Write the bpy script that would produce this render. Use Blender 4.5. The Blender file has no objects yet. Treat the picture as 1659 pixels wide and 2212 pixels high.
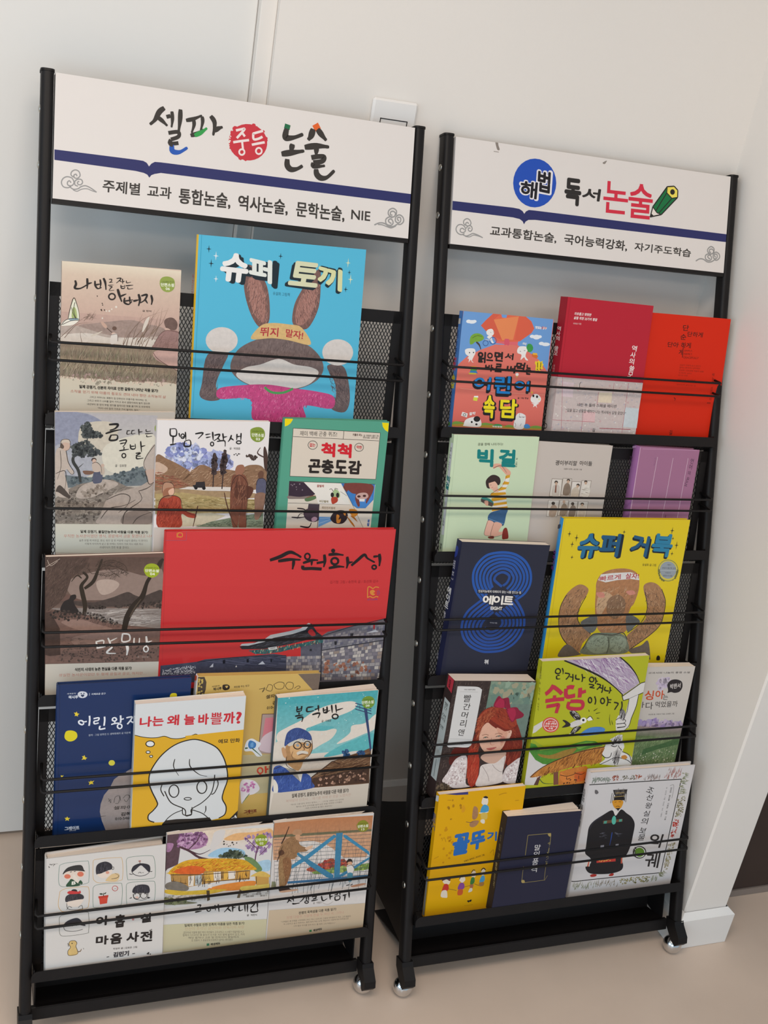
import bpy, math, random
from mathutils import Matrix, Vector

S = bpy.context.scene
COL = S.collection

# ------------------------------------------------------------------ camera
cam_d = bpy.data.cameras.new('camera')
cam = bpy.data.objects.new('camera', cam_d)
COL.objects.link(cam)
CR = ((0.92998, 0.00911, 0.3675), (-0.32944, -0.42296, 0.84414), (0.16313, -0.9061, -0.39034))
cam.matrix_world = Matrix([[r[0], -r[1], -r[2], 0] for r in CR] + [[0, 0, 0, 1]])
cam.location = (0, 0, 1.4)
cam_d.sensor_fit = 'HORIZONTAL'
cam_d.sensor_width = 36.0
cam_d.lens = 36.0 * 2391.05 / 1659.0
cam_d.clip_start = 0.01
S.camera = cam

# ------------------------------------------------------------------ light, world, exposure
S.view_settings.view_transform = 'Standard'
S.view_settings.look = 'None'
S.view_settings.gamma = 1.0
S.view_settings.use_curve_mapping = False
S.view_settings.exposure = -0.06
wd = bpy.data.worlds.new('world')
S.world = wd
wd.use_nodes = True
wb = wd.node_tree.nodes['Background']
wb.inputs['Color'].default_value = (0.66, 0.84, 1.0, 1)
wb.inputs['Strength'].default_value = 0.60


def area(name, loc, target, sx, sy, power, color):
    d = bpy.data.lights.new(name, 'AREA')
    d.shape = 'RECTANGLE'
    d.size, d.size_y = sx, sy
    d.energy = power
    d.color = color
    o = bpy.data.objects.new(name, d)
    COL.objects.link(o)
    o.location = loc
    o.rotation_euler = (Vector(target) - Vector(loc)).to_track_quat('-Z', 'Y').to_euler()
    return o


area('ceiling_light', (-0.05, 0.25, 2.36), (-0.05, 0.25, 0), 1.2, 0.6, 22, (1.0, 0.86, 0.74))
area('ceiling_light', (0.3, -1.5, 2.36), (0.3, -1.5, 0), 1.2, 0.6, 19, (1.0, 0.84, 0.70))
area('window_daylight', (-1.5, -2.3, 1.25), (0.9, 1.5, 0.9), 1.8, 1.5, 22, (0.62, 0.83, 1.0))
area('window_daylight', (-2.5, -0.2, 1.3), (1.0, 0.9, 0.9), 1.6, 1.6, 15, (0.74, 0.88, 1.0))


# ------------------------------------------------------------------ helpers
def lin(h):
    h = h.lstrip('#')
    if len(h) == 3:
        h = ''.join(c * 2 for c in h)
    o = []
    for i in (0, 2, 4):
        v = int(h[i:i + 2], 16) / 255.0
        o.append(v / 12.92 if v <= 0.04045 else ((v + 0.055) / 1.055) ** 2.4)
    return o


def mat(name, col, rough=0.5, metal=0.0, noise=0.0, scale=60.0, bump=0.0, bscale=400.0, spec=0.5, stretch=None, coat=0.0):
    m = bpy.data.materials.new(name)
    m.use_nodes = True
    nt = m.node_tree
    b = nt.nodes['Principled BSDF']
    c = lin(col) if isinstance(col, str) else list(col)
    b.inputs['Base Color'].default_value = (*c, 1)
    b.inputs['Roughness'].default_value = rough
    b.inputs['Metallic'].default_value = metal
    b.inputs['Specular IOR Level'].default_value = spec
    b.inputs['Coat Weight'].default_value = coat
    tc = nt.nodes.new('ShaderNodeTexCoord')
    mp = nt.nodes.new('ShaderNodeMapping')
    nt.links.new(tc.outputs['Object'], mp.inputs['Vector'])
    if stretch:
        mp.inputs['Scale'].default_value = stretch
    if noise > 0:
        n = nt.nodes.new('ShaderNodeTexNoise')
        n.inputs['Scale'].default_value = scale
        n.inputs['Detail'].default_value = 4
        nt.links.new(mp.outputs['Vector'], n.inputs['Vector'])
        r = nt.nodes.new('ShaderNodeMapRange')
        r.inputs['From Min'].default_value = 0.25
        r.inputs['From Max'].default_value = 0.75
        r.inputs['To Min'].default_value = 1 - noise
        r.inputs['To Max'].default_value = 1 + noise
        nt.links.new(n.outputs['Fac'], r.inputs['Value'])
        x = nt.nodes.new('ShaderNodeVectorMath')
        x.operation = 'SCALE'
        x.inputs[0].default_value = c
        nt.links.new(r.outputs['Result'], x.inputs['Scale'])
        nt.links.new(x.outputs['Vector'], b.inputs['Base Color'])
    if bump > 0:
        n2 = nt.nodes.new('ShaderNodeTexNoise')
        n2.inputs['Scale'].default_value = bscale
        n2.inputs['Detail'].default_value = 3
        nt.links.new(mp.outputs['Vector'], n2.inputs['Vector'])
        bp = nt.nodes.new('ShaderNodeBump')
        bp.inputs['Strength'].default_value = bump
        bp.inputs['Distance'].default_value = 0.001
        nt.links.new(n2.outputs['Fac'], bp.inputs['Height'])
        nt.links.new(bp.outputs['Normal'], b.inputs['Normal'])
    return m


def print_mat(name, rough, coat=0.0):
    """ink on paper: colour of each printed shape, alpha = how mottled the ink is"""
    m = bpy.data.materials.new(name)
    m.use_nodes = True
    nt = m.node_tree
    b = nt.nodes['Principled BSDF']
    b.inputs['Roughness'].default_value = rough
    b.inputs['Coat Weight'].default_value = coat
    b.inputs['Specular IOR Level'].default_value = 0.3
    at = nt.nodes.new('ShaderNodeAttribute')
    at.attribute_name = 'Ink'
    tc = nt.nodes.new('ShaderNodeTexCoord')
    n = nt.nodes.new('ShaderNodeTexNoise')
    n.inputs['Scale'].default_value = 170
    n.inputs['Detail'].default_value = 6
    n.inputs['Roughness'].default_value = 0.65
    nt.links.new(tc.outputs['Object'], n.inputs['Vector'])
    mr = nt.nodes.new('ShaderNodeMapRange')
    mr.inputs['From Min'].default_value = 0.3
    mr.inputs['From Max'].default_value = 0.7
    mr.inputs['To Min'].default_value = -0.75
    mr.inputs['To Max'].default_value = 0.75
    nt.links.new(n.outputs['Fac'], mr.inputs['Value'])
    k = nt.nodes.new('ShaderNodeMath')
    k.operation = 'MULTIPLY_ADD'
    nt.links.new(mr.outputs['Result'], k.inputs[0])
    nt.links.new(at.outputs['Alpha'], k.inputs[1])
    k.inputs[2].default_value = 1.0
    x = nt.nodes.new('ShaderNodeVectorMath')
    x.operation = 'SCALE'
    nt.links.new(at.outputs['Color'], x.inputs[0])
    nt.links.new(k.outputs['Value'], x.inputs['Scale'])
    nt.links.new(x.outputs['Vector'], b.inputs['Base Color'])
    return m


class MB:
    """collects faces with material slots, links them as one mesh object"""
    def __init__(s):
        s.v, s.f, s.m, s.mats, s.sm = [], [], [], [], []

    def slot(s, m):
        if m not in s.mats:
            s.mats.append(m)
        return s.mats.index(m)

    def face(s, pts, m, smooth=False):
        i = len(s.v)
        s.v += [tuple(p) for p in pts]
        s.f.append(tuple(range(i, i + len(pts))))
        s.m.append(s.slot(m))
        s.sm.append(smooth)

    def raw(s, vs, fs, m, smooth=False):
        i = len(s.v)
        k = s.slot(m)
        s.v += [tuple(p) for p in vs]
        for f in fs:
            s.f.append(tuple(i + j for j in f))
            s.m.append(k)
            s.sm.append(smooth)

    def box(s, lo, hi, m, bev=0.0):
        (x0, y0, z0), (x1, y1, z1) = lo, hi
        if bev <= 0:
            vs = [(x, y, z) for z in (z0, z1) for y in (y0, y1) for x in (x0, x1)]
            s.raw(vs, [(0, 2, 3, 1), (4, 5, 7, 6), (0, 1, 5, 4), (2, 6, 7, 3), (0, 4, 6, 2), (1, 3, 7, 5)], m)
            return
        # chamfered box: three rings of rectangles
        b = min(bev, (x1 - x0) / 2.01, (y1 - y0) / 2.01, (z1 - z0) / 2.01)
        P = {}
        vs = []
        for ix in (0, 1):
            for iy in (0, 1):
                for iz in (0, 1):
                    for a in range(3):
                        p = [(x0, x1)[ix], (y0, y1)[iy], (z0, z1)[iz]]
                        for q in range(3):
                            if q != a:
                                p[q] += b * (1 if (ix, iy, iz)[q] == 0 else -1)
                        P[ix, iy, iz, a] = len(vs)
                        vs.append(p)
        fs = []
        for a in range(3):
            o = [q for q in range(3) if q != a]
            for e in (0, 1):
                loop = []
                for c in ((0, 0), (1, 0), (1, 1), (0, 1)):
                    k = [0, 0, 0]
                    k[a] = e
                    k[o[0]], k[o[1]] = c
                    loop.append(P[k[0], k[1], k[2], a])
                fs.append(loop if (e == 1) == (a != 1) else loop[::-1])
        for a in range(3):
            o = [q for q in range(3) if q != a]
            for c in ((0, 0), (1, 0), (1, 1), (0, 1)):
                ks = []
                for e in (0, 1):
                    k = [0, 0, 0]
                    k[a] = e
                    k[o[0]], k[o[1]] = c
                    ks.append(tuple(k))
                fs.append([P[ks[0] + (o[0],)], P[ks[1] + (o[0],)], P[ks[1] + (o[1],)], P[ks[0] + (o[1],)]])
        for ix in (0, 1):
            for iy in (0, 1):
                for iz in (0, 1):
                    fs.append([P[ix, iy, iz, 0], P[ix, iy, iz, 1], P[ix, iy, iz, 2]])
        s.raw(vs, fs, m)

    def tube(s, pts, r, m, n=10, caps=True):
        pts = [Vector(p) for p in pts]
        rings = []
        up = None
        for i, p in enumerate(pts):
            a = (pts[min(i + 1, len(pts) - 1)] - pts[max(i - 1, 0)]).normalized()
            if up is None:
                up = a.orthogonal().normalized()
            up = (up - a * up.dot(a)).normalized()
            sd = a.cross(up)
            rings.append([p + (up * math.cos(2 * math.pi * k / n) + sd * math.sin(2 * math.pi * k / n)) * r for k in range(n)])
        vs = [q for g in rings for q in g]
        fs = [(i * n + k, i * n + (k + 1) % n, (i + 1) * n + (k + 1) % n, (i + 1) * n + k) for i in range(len(rings) - 1) for k in range(n)]
        if caps:
            fs += [tuple(range(n))[::-1], tuple((len(rings) - 1) * n + k for k in range(n))]
        s.raw(vs, fs, m, True)

    def prism(s, poly, axis, a, b, m):
        """poly: 2-D loop; extruded along axis from a to b"""
        def mk(p, t):
            return {'x': (t, p[0], p[1]), 'y': (p[0], t, p[1]), 'z': (p[0], p[1], t)}[axis]
        n = len(poly)
        vs = [mk(p, a) for p in poly] + [mk(p, b) for p in poly]
        fs = [tuple(range(n))[::-1], tuple(range(n, 2 * n))] + [(i, (i + 1) % n, n + (i + 1) % n, n + i) for i in range(n)]
        s.raw(vs, fs, m)

    def sphere(s, c, r, m, nu=24, nv=14, sz=(1, 1, 1), v0=0.0, v1=1.0):
        vs, fs = [], []
        for j in range(nv + 1):
            th = math.pi * (v0 + (v1 - v0) * j / nv)
            for i in range(nu):
                ph = 2 * math.pi * i / nu
                vs.append((c[0] + r * sz[0] * math.sin(th) * math.cos(ph), c[1] + r * sz[1] * math.sin(th) * math.sin(ph), c[2] + r * sz[2] * math.cos(th)))
        for j in range(nv):
            for i in range(nu):
                fs.append((j * nu + i, (j + 1) * nu + i, (j + 1) * nu + (i + 1) % nu, j * nu + (i + 1) % nu))
        s.raw(vs, fs, m, True)

    def build(s, name, parent=None, fix=True):
        me = bpy.data.meshes.new(name)
        me.from_pydata(s.v, [], s.f)
        for m in s.mats:
            me.materials.append(m)
        me.polygons.foreach_set('material_index', s.m)
        me.polygons.foreach_set('use_smooth', s.sm)
        me.update()
        if fix:
            import bmesh
            bm = bmesh.new()
            bm.from_mesh(me)
            bmesh.ops.recalc_face_normals(bm, faces=bm.faces)
            bm.to_mesh(me)
            bm.free()
        o = bpy.data.objects.new(name, me)
        COL.objects.link(o)
        if parent:
            o.parent = parent
        return o


def tag(o, label, cat, group=None):
    o['label'] = label
    o['category'] = cat
    if group:
        o['group'] = group
    return o


def struct(o):
    o['kind'] = 'structure'
    return o


def empty(name, mw, label, cat, group=None):
    o = bpy.data.objects.new(name, None)
    o.empty_display_size = 0.05
    COL.objects.link(o)
    o.matrix_world = mw
    return tag(o, label, cat, group)


# ------------------------------------------------------------------ materials
M_wall = mat('painted_wall', 'e9e3dc', 0.75, noise=0.015, scale=3, bump=0.12, bscale=260)
M_door = mat('painted_door', 'e6e3de', 0.45, noise=0.01, scale=4)
M_trim = mat('white_trim', 'e9e6e2', 0.4)
M_floor = mat('vinyl_floor', 'd3bfae', 0.42, noise=0.05, scale=7, bump=0.04, bscale=120)
M_dark = mat('dark_brown_door', '33241f', 0.5, noise=0.08, scale=30)
M_gap = mat('door_gap', '1a1716', 0.9)
M_ceil = mat('ceiling_paint', 'eeebe6', 0.8)
M_black = mat('black_powder_coat', '141111', 0.5, noise=0.10, scale=40, bump=0.1, bscale=900, spec=0.28)
M_black2 = mat('black_mesh_steel', '0e0c0d', 0.55)
M_chrome = mat('chrome', 'd8d8d8', 0.12, metal=1.0)
M_screw = mat('nickel_screw', 'b9b7b0', 0.3, metal=1.0)
M_plate = mat('white_plastic', 'ece8e4', 0.35)
M_page = mat('page_edges', 'efdfd0', 0.85, noise=0.10, scale=1.0, stretch=(6, 6, 2600))
M_page2 = mat('page_edges_white', 'f3ebe6', 0.85, noise=0.08, scale=1.0, stretch=(6, 6, 2600))
M_red_rub = mat('orange_caster_washer', 'a8432a', 0.5)
INK = {'m': print_mat('ink_matt', 0.55), 'g': print_mat('ink_gloss', 0.32, 0.25)}

# ------------------------------------------------------------------ room
YW, YD, XS, YF, XE = 1.613, 1.640, 1.226, 1.183, 1.318


def room():
    b = MB(); b.box((-2.6, -2.6, -0.05), (3.2, 2.0, 0.0), M_floor); struct(b.build('floor'))
    b = MB(); b.box((-2.6, -2.6, 2.4), (3.2, 2.0, 2.46), M_ceil); struct(b.build('ceiling'))
    b = MB(); b.box((0.4165, YW, 0), (XS, 1.78, 2.4), M_wall); struct(b.build('wall_back'))
    b = MB(); b.box((XS, YF, 0), (XE, 1.78, 2.4), M_wall, 0.003); struct(b.build('wall_right'))
    b = MB(); b.box((-2.6, YW, 0), (-0.78, 1.78, 2.4), M_wall); struct(b.build('wall_left'))
    b = MB(); b.box((-0.78, YW, 2.1), (0.4165, 1.78, 2.4), M_wall); struct(b.build('wall_top'))
    # flush white door on the left with its jamb
    b = MB()
    b.box((0.3935, YD - 0.016, 0.0), (0.4163, 1.72, 2.099), M_wall, 0.001)
    struct(b.build('trim_1'))
    b = MB(); b.box((-0.775, YD, 0.008), (0.3930, YD + 0.035, 2.095), M_door, 0.0015); d = struct(b.build('door_1'))
    b = MB(); b.box((-0.775, YD + 0.036, 0.0), (0.3925, 1.72, 2.099), M_gap); struct(b.build('door_gap_shade'))  # near-black slab behind the leaf: shade of the door gap put into colour
    # baseboards with a sloping top
    def bb(x0, x1, y):
        return [(y, 0.0005), (y - 0.012, 0.0005), (y - 0.012, 0.066), (y - 0.004, 0.073), (y, 0.073)]
    b = MB(); b.prism(bb(0, 0, YW), 'x', 0.42, XS - 0.012, M_trim); struct(b.build('baseboard_back'))
    b = MB()
    p = 0.012
    h0, h1 = 0.0005, 0.0655
    o = [(XS - p, YW - 0.0005), (XS - p, YF - p), (XE + p, YF - p), (XE + p, 1.26)]
    i = [(XS - 0.001, YW - 0.0005), (XS - 0.001, YF - 0.001), (XE + 0.001, YF - 0.001), (XE + 0.001, 1.26)]
    for k in range(3):
        a, c = o[k], o[k + 1]
        ia, ic = i[k], i[k + 1]
        b.face([(*a, h0), (*c, h0), (*c, h1), (*a, h1)], M_trim)
        b.face([(*a, h1), (*c, h1), (*ic, h1 + 0.010), (*ia, h1 + 0.010)], M_trim)
    struct(b.build('baseboard_right', fix=False))
    # dark door further right, on a grey threshold
    b = MB(); b.box((XE + 0.001, 1.272, 0.016), (2.6, 1.31, 2.1), M_dark, 0.002); struct(b.build('door_2'))
    b = MB(); b.box((XE + 0.001, 1.270, 0.0005), (2.6, 1.40, 0.0155), mat('grey_threshold', '8a7d74', 0.6)); struct(b.build('trim_3'))
    b = MB(); b.box((XE + 0.001, 1.25, 2.1), (2.6, 1.78, 2.4), M_wall); struct(b.build('wall_far_right'))
    # wall plate behind the left sign
    e = empty('wall_plate', Matrix.Translation((0.603, YW, 1.257)), 'square white plastic wall plate half hidden behind the left rack sign', 'wall plate')
    b = MB(); b.box((-0.035, -0.009, -0.06), (0.035, -0.0005, 0.06), M_plate, 0.003); b.build('plate', e)
    b = MB()
    x0, x1, z0, z1 = -0.0215, 0.0215, -0.044, 0.0335
    for q in (((x0, -0.0096, z0), (x0 + 0.0012, -0.0085, z1)), ((x1 - 0.0012, -0.0096, z0), (x1, -0.0085, z1)), ((x0, -0.0096, z1 - 0.0012), (x1, -0.0085, z1)), ((x0, -0.0096, z0), (x1, -0.0085, z0 + 0.0012))):
        b.box(*q, M_gap)
    b.build('seam', e)


room()

# ------------------------------------------------------------------ the two display racks
RK = [
    ((0.99998, 0.00394, -0.00539), (0.00398, 0.29693, 0.95489), (0.37449, 1.56918, 1.28727)),
    ((0.99999, -0.00394, 0.0017), (-0.00033, 0.32424, 0.94597), (0.94962, 1.59001, 1.28122)),
]
LV = ((-0.4402, -0.6313, -0.8246, -1.0256, -1.2242), (-0.4383, -0.6298, -0.8241, -1.0196, -1.2151))
RAILA = ((0.0995, 0.0964, 0.0967, 0.0946, 0.0937), (0.0983, 0.0947, 0.0981, 0.0974, 0.0941))
RAILB = ((0.0763, 0.0722, 0.0769, 0.0764, 0.0753), (0.0767, 0.0759, 0.0818, 0.0790, 0.0756))
FLOORV = (-1.348, -1.354)
PW = -0.027      # panel plane at the lip, sloping forward
PSL = 0.115


def rack_frame(r):
    u, v, t = (Vector(q) for q in RK[r])
    u.normalize()
    v = (v - u * u.dot(v)).normalized()
    w = u.cross(v)
    m = Matrix(((u.x, v.x, w.x, t.x), (u.y, v.y, w.y, t.y), (u.z, v.z, w.z, t.z), (0, 0, 0, 1)))
    return m


def lattice(b, x0, x1, y0, y1, place, m, px=0.0053, py=0.0100, wd=0.0011, th=0.0007):
    """expanded metal: two families of thin diagonal strands clipped to a rectangle"""
    sl = py / px
    for sg in (1, -1):
        n0 = int((x0 - (y1 - y0) / sl) / px) - 2
        n1 = int((x1 + (y1 - y0) / sl) / px) + 2
        for n in range(n0, n1):
            c = n * px
            pts = []
            # x = c + sg*(y-y0)/sl
            ya, yb = y0, y1
            xa, xb = c, c + sg * (y1 - y0) / sl
            if max(xa, xb) <= x0 or min(xa, xb) >= x1:
                continue
            def clipx(xx, yy, xo, yo, lim):
                t = (lim - xx) / (xo - xx)
                return lim, yy + (yo - yy) * t
            A, B = (xa, ya), (xb, yb)
            if A[0] < x0: A = clipx(*A, *B, x0)
            if A[0] > x1: A = clipx(*A, *B, x1)
            if B[0] < x0: B = clipx(*B, *A, x0)
            if B[0] > x1: B = clipx(*B, *A, x1)
            L = math.hypot(B[0] - A[0], B[1] - A[1])
            if L < 0.001:
                continue
            nx, ny = -(B[1] - A[1]) / L * wd / 2, (B[0] - A[0]) / L * wd / 2
            q = [(A[0] + nx, A[1] + ny), (B[0] + nx, B[1] + ny), (B[0] - nx, B[1] - ny), (A[0] - nx, A[1] - ny)]
            z = th * (0.5 if sg > 0 else -0.5)
            vs = [place(x, y, z + th / 2) for x, y in q] + [place(x, y, z - th / 2) for x, y in q]
            b.raw(vs, [(0, 1, 2, 3), (7, 6, 5, 4), (0, 4, 5, 1), (2, 6, 7, 3)], m)


def round_rect(x0, x1, y0, y1, r, corners=(1, 1, 1, 1), n=5):
    out = []
    cs = [(x1, y1, 0, 1), (x0, y1, 90, 1), (x0, y0, 180, 1), (x1, y0, 270, 1)]
    for k, (cx, cy, a, _) in enumerate(cs):
        if not corners[k] or r <= 0:
            out.append((cx, cy))
            continue
        ox = cx - r if cx == x1 else cx + r
        oy = cy - r if cy == y1 else cy + r
        for i in range(n + 1):
            t = math.radians(a + 90 * i / n)
            out.append((ox + r * math.cos(t), oy + r * math.sin(t)))
    return out


RACK = []


def make_rack(r, label):
    fr = rack_frame(r)
    base = FLOORV[r]
    e = empty('book_display_rack', fr @ Matrix.Translation((0, base, -0.02)), label, 'display rack', 'book racks against the wall')
    def T(x, v, w):
        return (x, v - base, w + 0.02)
    # posts: rounded square tube, ending in a flared foot
    for s in (-1, 1):
        b = MB()
        a, c = sorted((s * 0.2515, s * 0.2675))
        ring = round_rect(a, c, -0.024, 0.0, 0.006)
        vb, vt = -1.296, 0.001
        n = len(ring)
        vs = [T(x, vb, w) for x, w in ring] + [T(x, vt, w) for x, w in ring]
        b.raw(vs, [(i, (i + 1) % n, n + (i + 1) % n, n + i) for i in range(n)], M_black, True)
        b.raw(vs, [tuple(range(n)), tuple(range(n, 2 * n))], M_black)
        post = b.build('post', e)
        b = MB()
        ring2 = round_rect(a - 0.0008, c + 0.0008, -0.0248, 0.0008, 0.006)
        vs = [T(x, vt, w) for x, w in ring2] + [T(x, vt + 0.003, w) for x, w in ring2]
        b.raw(vs, [(i, (i + 1) % n, n + (i + 1) % n, n + i) for i in range(n)] + [tuple(range(n)), tuple(range(n, 2 * n))], M_black)
        b.build('end_cap', post)
        # screws down the outer side of the post
        x = s * 0.2675
        for i in range(5):
            for dv in (0.155, 0.055):
                v = LV[r][i] + dv
                b = MB()
                p = T(x, v, -0.012)
                b.sphere((p[0], p[1], p[2]), 0.0055, M_screw, 14, 8, sz=(0.42, 1, 1))
                b.build('screw', post)
        for v in (-0.045, -0.115):
            b = MB(); b.sphere(T(x, v, -0.012), 0.0052, M_screw, 14, 8, sz=(0.42, 1, 1)); b.build('screw', post)
        # foot bends forward and carries a chrome ball caster
        b = MB()
        prof = [(-1.284, -0.0245), (-1.284, 0.0005), (-1.291, 0.002), (-1.308, 0.014), (-1.319, 0.014), (-1.327, 0.004), (-1.322, -0.006), (-1.300, -0.0235)]
        ax, cx = a - 0.0015, c + 0.0015
        vs = [T(ax, v, w) for v, w in prof] + [T(cx, v, w) for v, w in prof]
        n2 = len(prof)
        b.raw(vs, [tuple(range(n2))[::-1], tuple(range(n2, 2 * n2))] + [(i, (i + 1) % n2, n2 + (i + 1) % n2, n2 + i) for i in range(n2)], M_black)
        foot = b.build('foot', e)
        b = MB()
        rad = 0.0165
        cpos = fr @ Vector((s * 0.2595, base, -0.022))
        # ball touches the floor
        cpos.z = rad + 0.0004
        loc = e.matrix_world.inverted() @ cpos
        b.sphere(loc, rad, M_chrome, 28, 18)
        ca = b.build('ball_caster', foot)
        ca['label'] = 'shiny chrome ball caster'
        b = MB()
        q = fr @ Vector((s * 0.2595, -1.306, -0.012)); q = e.matrix_world.inverted() @ q
        b.tube([loc + Vector((0, 0.010, 0)), q], 0.0062, M_red_rub, 12)
        b.build('caster_stem', foot)
        # side gusset to the back of the stand
        b = MB()
        g = [(-1.028, -0.020), (-1.075, -0.150), (-1.100, -0.225), (-1.2785, -0.230), (-1.2760, -0.208), (-1.245, -0.190), (-1.262, -0.130), (-1.300, -0.030)]
        xx = s * 0.2448
        vs = [T(xx - 0.001, v, w) for v, w in g] + [T(xx + 0.001, v, w) for v, w in g]
        n3 = len(g)
        b.raw(vs, [tuple(range(n3)), tuple(range(n3, 2 * n3))[::-1]] + [(i, (i + 1) % n3, n3 + (i + 1) % n3, n3 + i) for i in range(n3)], M_black)
        b.build('side_gusset', e)
    # low shelf / kick panel between the posts
    b = MB()
    b.box(T(-0.2505, -1.308, -0.030), T(0.2505, -1.288, -0.022), M_black, 0.001)
    b.box(T(-0.2437, -1.290, -0.210), T(0.2437, -1.288, -0.022), M_black)
    b.box(T(-0.2437, -1.290, -0.076), T(0.2437, -1.110, -0.074), M_black)
    b.build('kick_shelf', e)
    # rows of trays
    for i in range(5):
        lv = LV[r][i]
        top = (LV[r][i - 1] if i else lv + 0.1945) - 0.0165
        def P(x, v, z):
            return T(x, v, PW + PSL * (v - lv) + z)
        b = MB()
        y0, y1 = lv - 0.012, top
        for (a, c, d, f) in ((-0.2505, -0.2375, y0, y1), (0.2375, 0.2505, y0, y1), (-0.2505, 0.2505, y1 - 0.018, y1), (-0.2505, 0.2505, y0, y0 + 0.012)):
            vs = [P(a, d, 0.0012), P(c, d, 0.0012), P(c, f, 0.0012), P(a, f, 0.0012), P(a, d, -0.0012), P(c, d, -0.0012), P(c, f, -0.0012), P(a, f, -0.0012)]
            b.raw(vs, [(0, 1, 2, 3), (7, 6, 5, 4), (0, 4, 5, 1), (1, 5, 6, 2), (2, 6, 7, 3), (3, 7, 4, 0)], M_black)
        panel = b.build('back_panel', e)
        b = MB()
        lattice(b, -0.2385, 0.2385, y0 + 0.011, y1 - 0.017, lambda x, v, z: P(x, v, z), M_black2)
        b.build('expanded_mesh', panel, fix=False)
        # tray: lip with rounded corners, mesh floor
        b = MB()
        lip = round_rect(-0.2535, 0.2535, lv - 0.008, lv + 0.008, 0.009, (1, 1, 0, 0), 6)
        n = len(lip)
        vs = [T(x, v, 0.0098) for x, v in lip] + [T(x, v, 0.0084) for x, v in lip]
        b.raw(vs, [tuple(range(n)), tuple(range(n, 2 * n))[::-1]] + [(k, n + k, n + (k + 1) % n, (k + 1) % n) for k in range(n)], M_black)
        tray = b.build('tray_lip', e)
        b = MB()
        fl = lambda x, q, z: T(x, lv - 0.0075 - 0.22 * (0.0084 - q) + z, q)
        lattice(b, -0.246, 0.246, -0.026, 0.0080, lambda x, y, z: fl(x, y, z), M_black2, 0.0053, 0.010)
        for (a, c, d, f) in ((-0.2505, 0.2505, 0.0015, 0.0088), (-0.2505, -0.243, -0.0265, 0.0088), (0.243, 0.2505, -0.0265, 0.0088)):
            vs = [fl(a, d, 0.0006), fl(c, d, 0.0006), fl(c, f, 0.0006), fl(a, f, 0.0006), fl(a, d, -0.0006), fl(c, d, -0.0006), fl(c, f, -0.0006), fl(a, f, -0.0006)]
            b.raw(vs, [(0, 1, 2, 3), (7, 6, 5, 4), (0, 4, 5, 1), (1, 5, 6, 2), (2, 6, 7, 3), (3, 7, 4, 0)], M_black)
        b.build('tray_floor', tray, fix=False)
        # side brackets of the tray
        for s in (-1, 1):
            b = MB()
            xs = s * 0.2495
            q = [(lv - 0.008, 0.0084), (lv + 0.010, 0.0084), (lv + 0.004, -0.012), (lv + 0.004, PW), (lv - 0.012, PW)]
            vs = [T(xs - 0.0006, v, w) for v, w in q] + [T(xs + 0.0006, v, w) for v, w in q]
            b.raw(vs, [tuple(range(5)), tuple(range(5, 10))[::-1]] + [(k, 5 + k, 5 + (k + 1) % 5, (k + 1) % 5) for k in range(5)], M_black)
            b.build('bracket', tray)
        # wire rails
        for k, (off, rw) in enumerate(((RAILA[r][i], 0), (RAILB[r][i], 0))):
            if r == 0 and i == 1 and k == 0:
                continue
            v = lv + off
            rz = RAILW[r][i]
            pz = PW + PSL * (off + 0.008)
            xr = 0.2492 - 0.30 * (rz - 0.016)
            b = MB()
            b.tube([T(-xr + 0.002, v + 0.010, pz), T(-xr - 0.0005, v + 0.001, rz - 0.003), T(-xr + 0.0015, v, rz), T(xr - 0.0015, v, rz), T(xr + 0.0005, v + 0.001, rz - 0.003), T(xr - 0.002, v + 0.010, pz)], 0.0019, M_black, 8)
            b.build('wire_rail', e)
    # header sign in its black holder
    b = MB()
    HS = 0.1568
    b.box(T(-0.2508, -HS - 0.006, -0.0095), T(0.2508, -HS - 0.0002, -0.0008), M_black)
    b.box(T(-0.2508, -HS - 0.006, -0.0105), T(0.2508, -0.001, -0.0075), M_black)
    b.build('sign_holder', e)
    RACK.append((e, fr, base))
    return e


RAILW = ((0.016, 0.016, 0.016, 0.0245, 0.016), (0.018, 0.016, 0.0205, 0.0245, 0.0250))
make_rack(0, 'tall black book rack on the left, its white sign with a red round seal')
make_rack(1, 'tall black book rack on the right, its sign with a blue circle')


# ------------------------------------------------------------------ printed artwork
# Artwork is laid out in tenths of a millimetre from the top left corner of the
# printed face. Each mark is a thin polygon lying on the paper.
_cache = {}


def prepare_lettering():
    """turn every line of lettering into triangles in a 0..1 box, all in one go"""
    want = []
    for data in ART.values():
        for ln in data.split('\n'):
            if '|' in ln and ln[0] in 'TV':
                h, txt = ln.split('|', 1)
                for q in ([txt] if ln[0] == 'T' else [c for c in txt if c != ' ']):
                    if q not in want:
                        want.append(q)
    obs = []
    for txt in want:
        cu = bpy.data.curves.new('lettering', 'FONT')
        cu.body, cu.resolution_u = txt, 3
        o = bpy.data.objects.new('lettering', cu)
        COL.objects.link(o)
        obs.append(o)
    bpy.context.view_layer.update()
    dg = bpy.context.evaluated_depsgraph_get()
    for k, o in zip(want, obs):
        ob = o.evaluated_get(dg)
        me = ob.to_mesh()
        vs = [(v.co.x, v.co.y) for v in me.vertices]
        fs = [tuple(p.vertices) for p in me.polygons]
        ob.to_mesh_clear()
        x0, x1 = min(v[0] for v in vs), max(v[0] for v in vs)
        y0, y1 = min(v[1] for v in vs), max(v[1] for v in vs)
        _cache[k] = ([((x - x0) / (x1 - x0 or 1), (y - y0) / (y1 - y0 or 1)) for x, y in vs], fs)
    for o in obs:
        cu = o.data
        bpy.data.objects.remove(o)
        bpy.data.curves.remove(cu)


def glyphs(text):
    return _cache[text]


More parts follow.
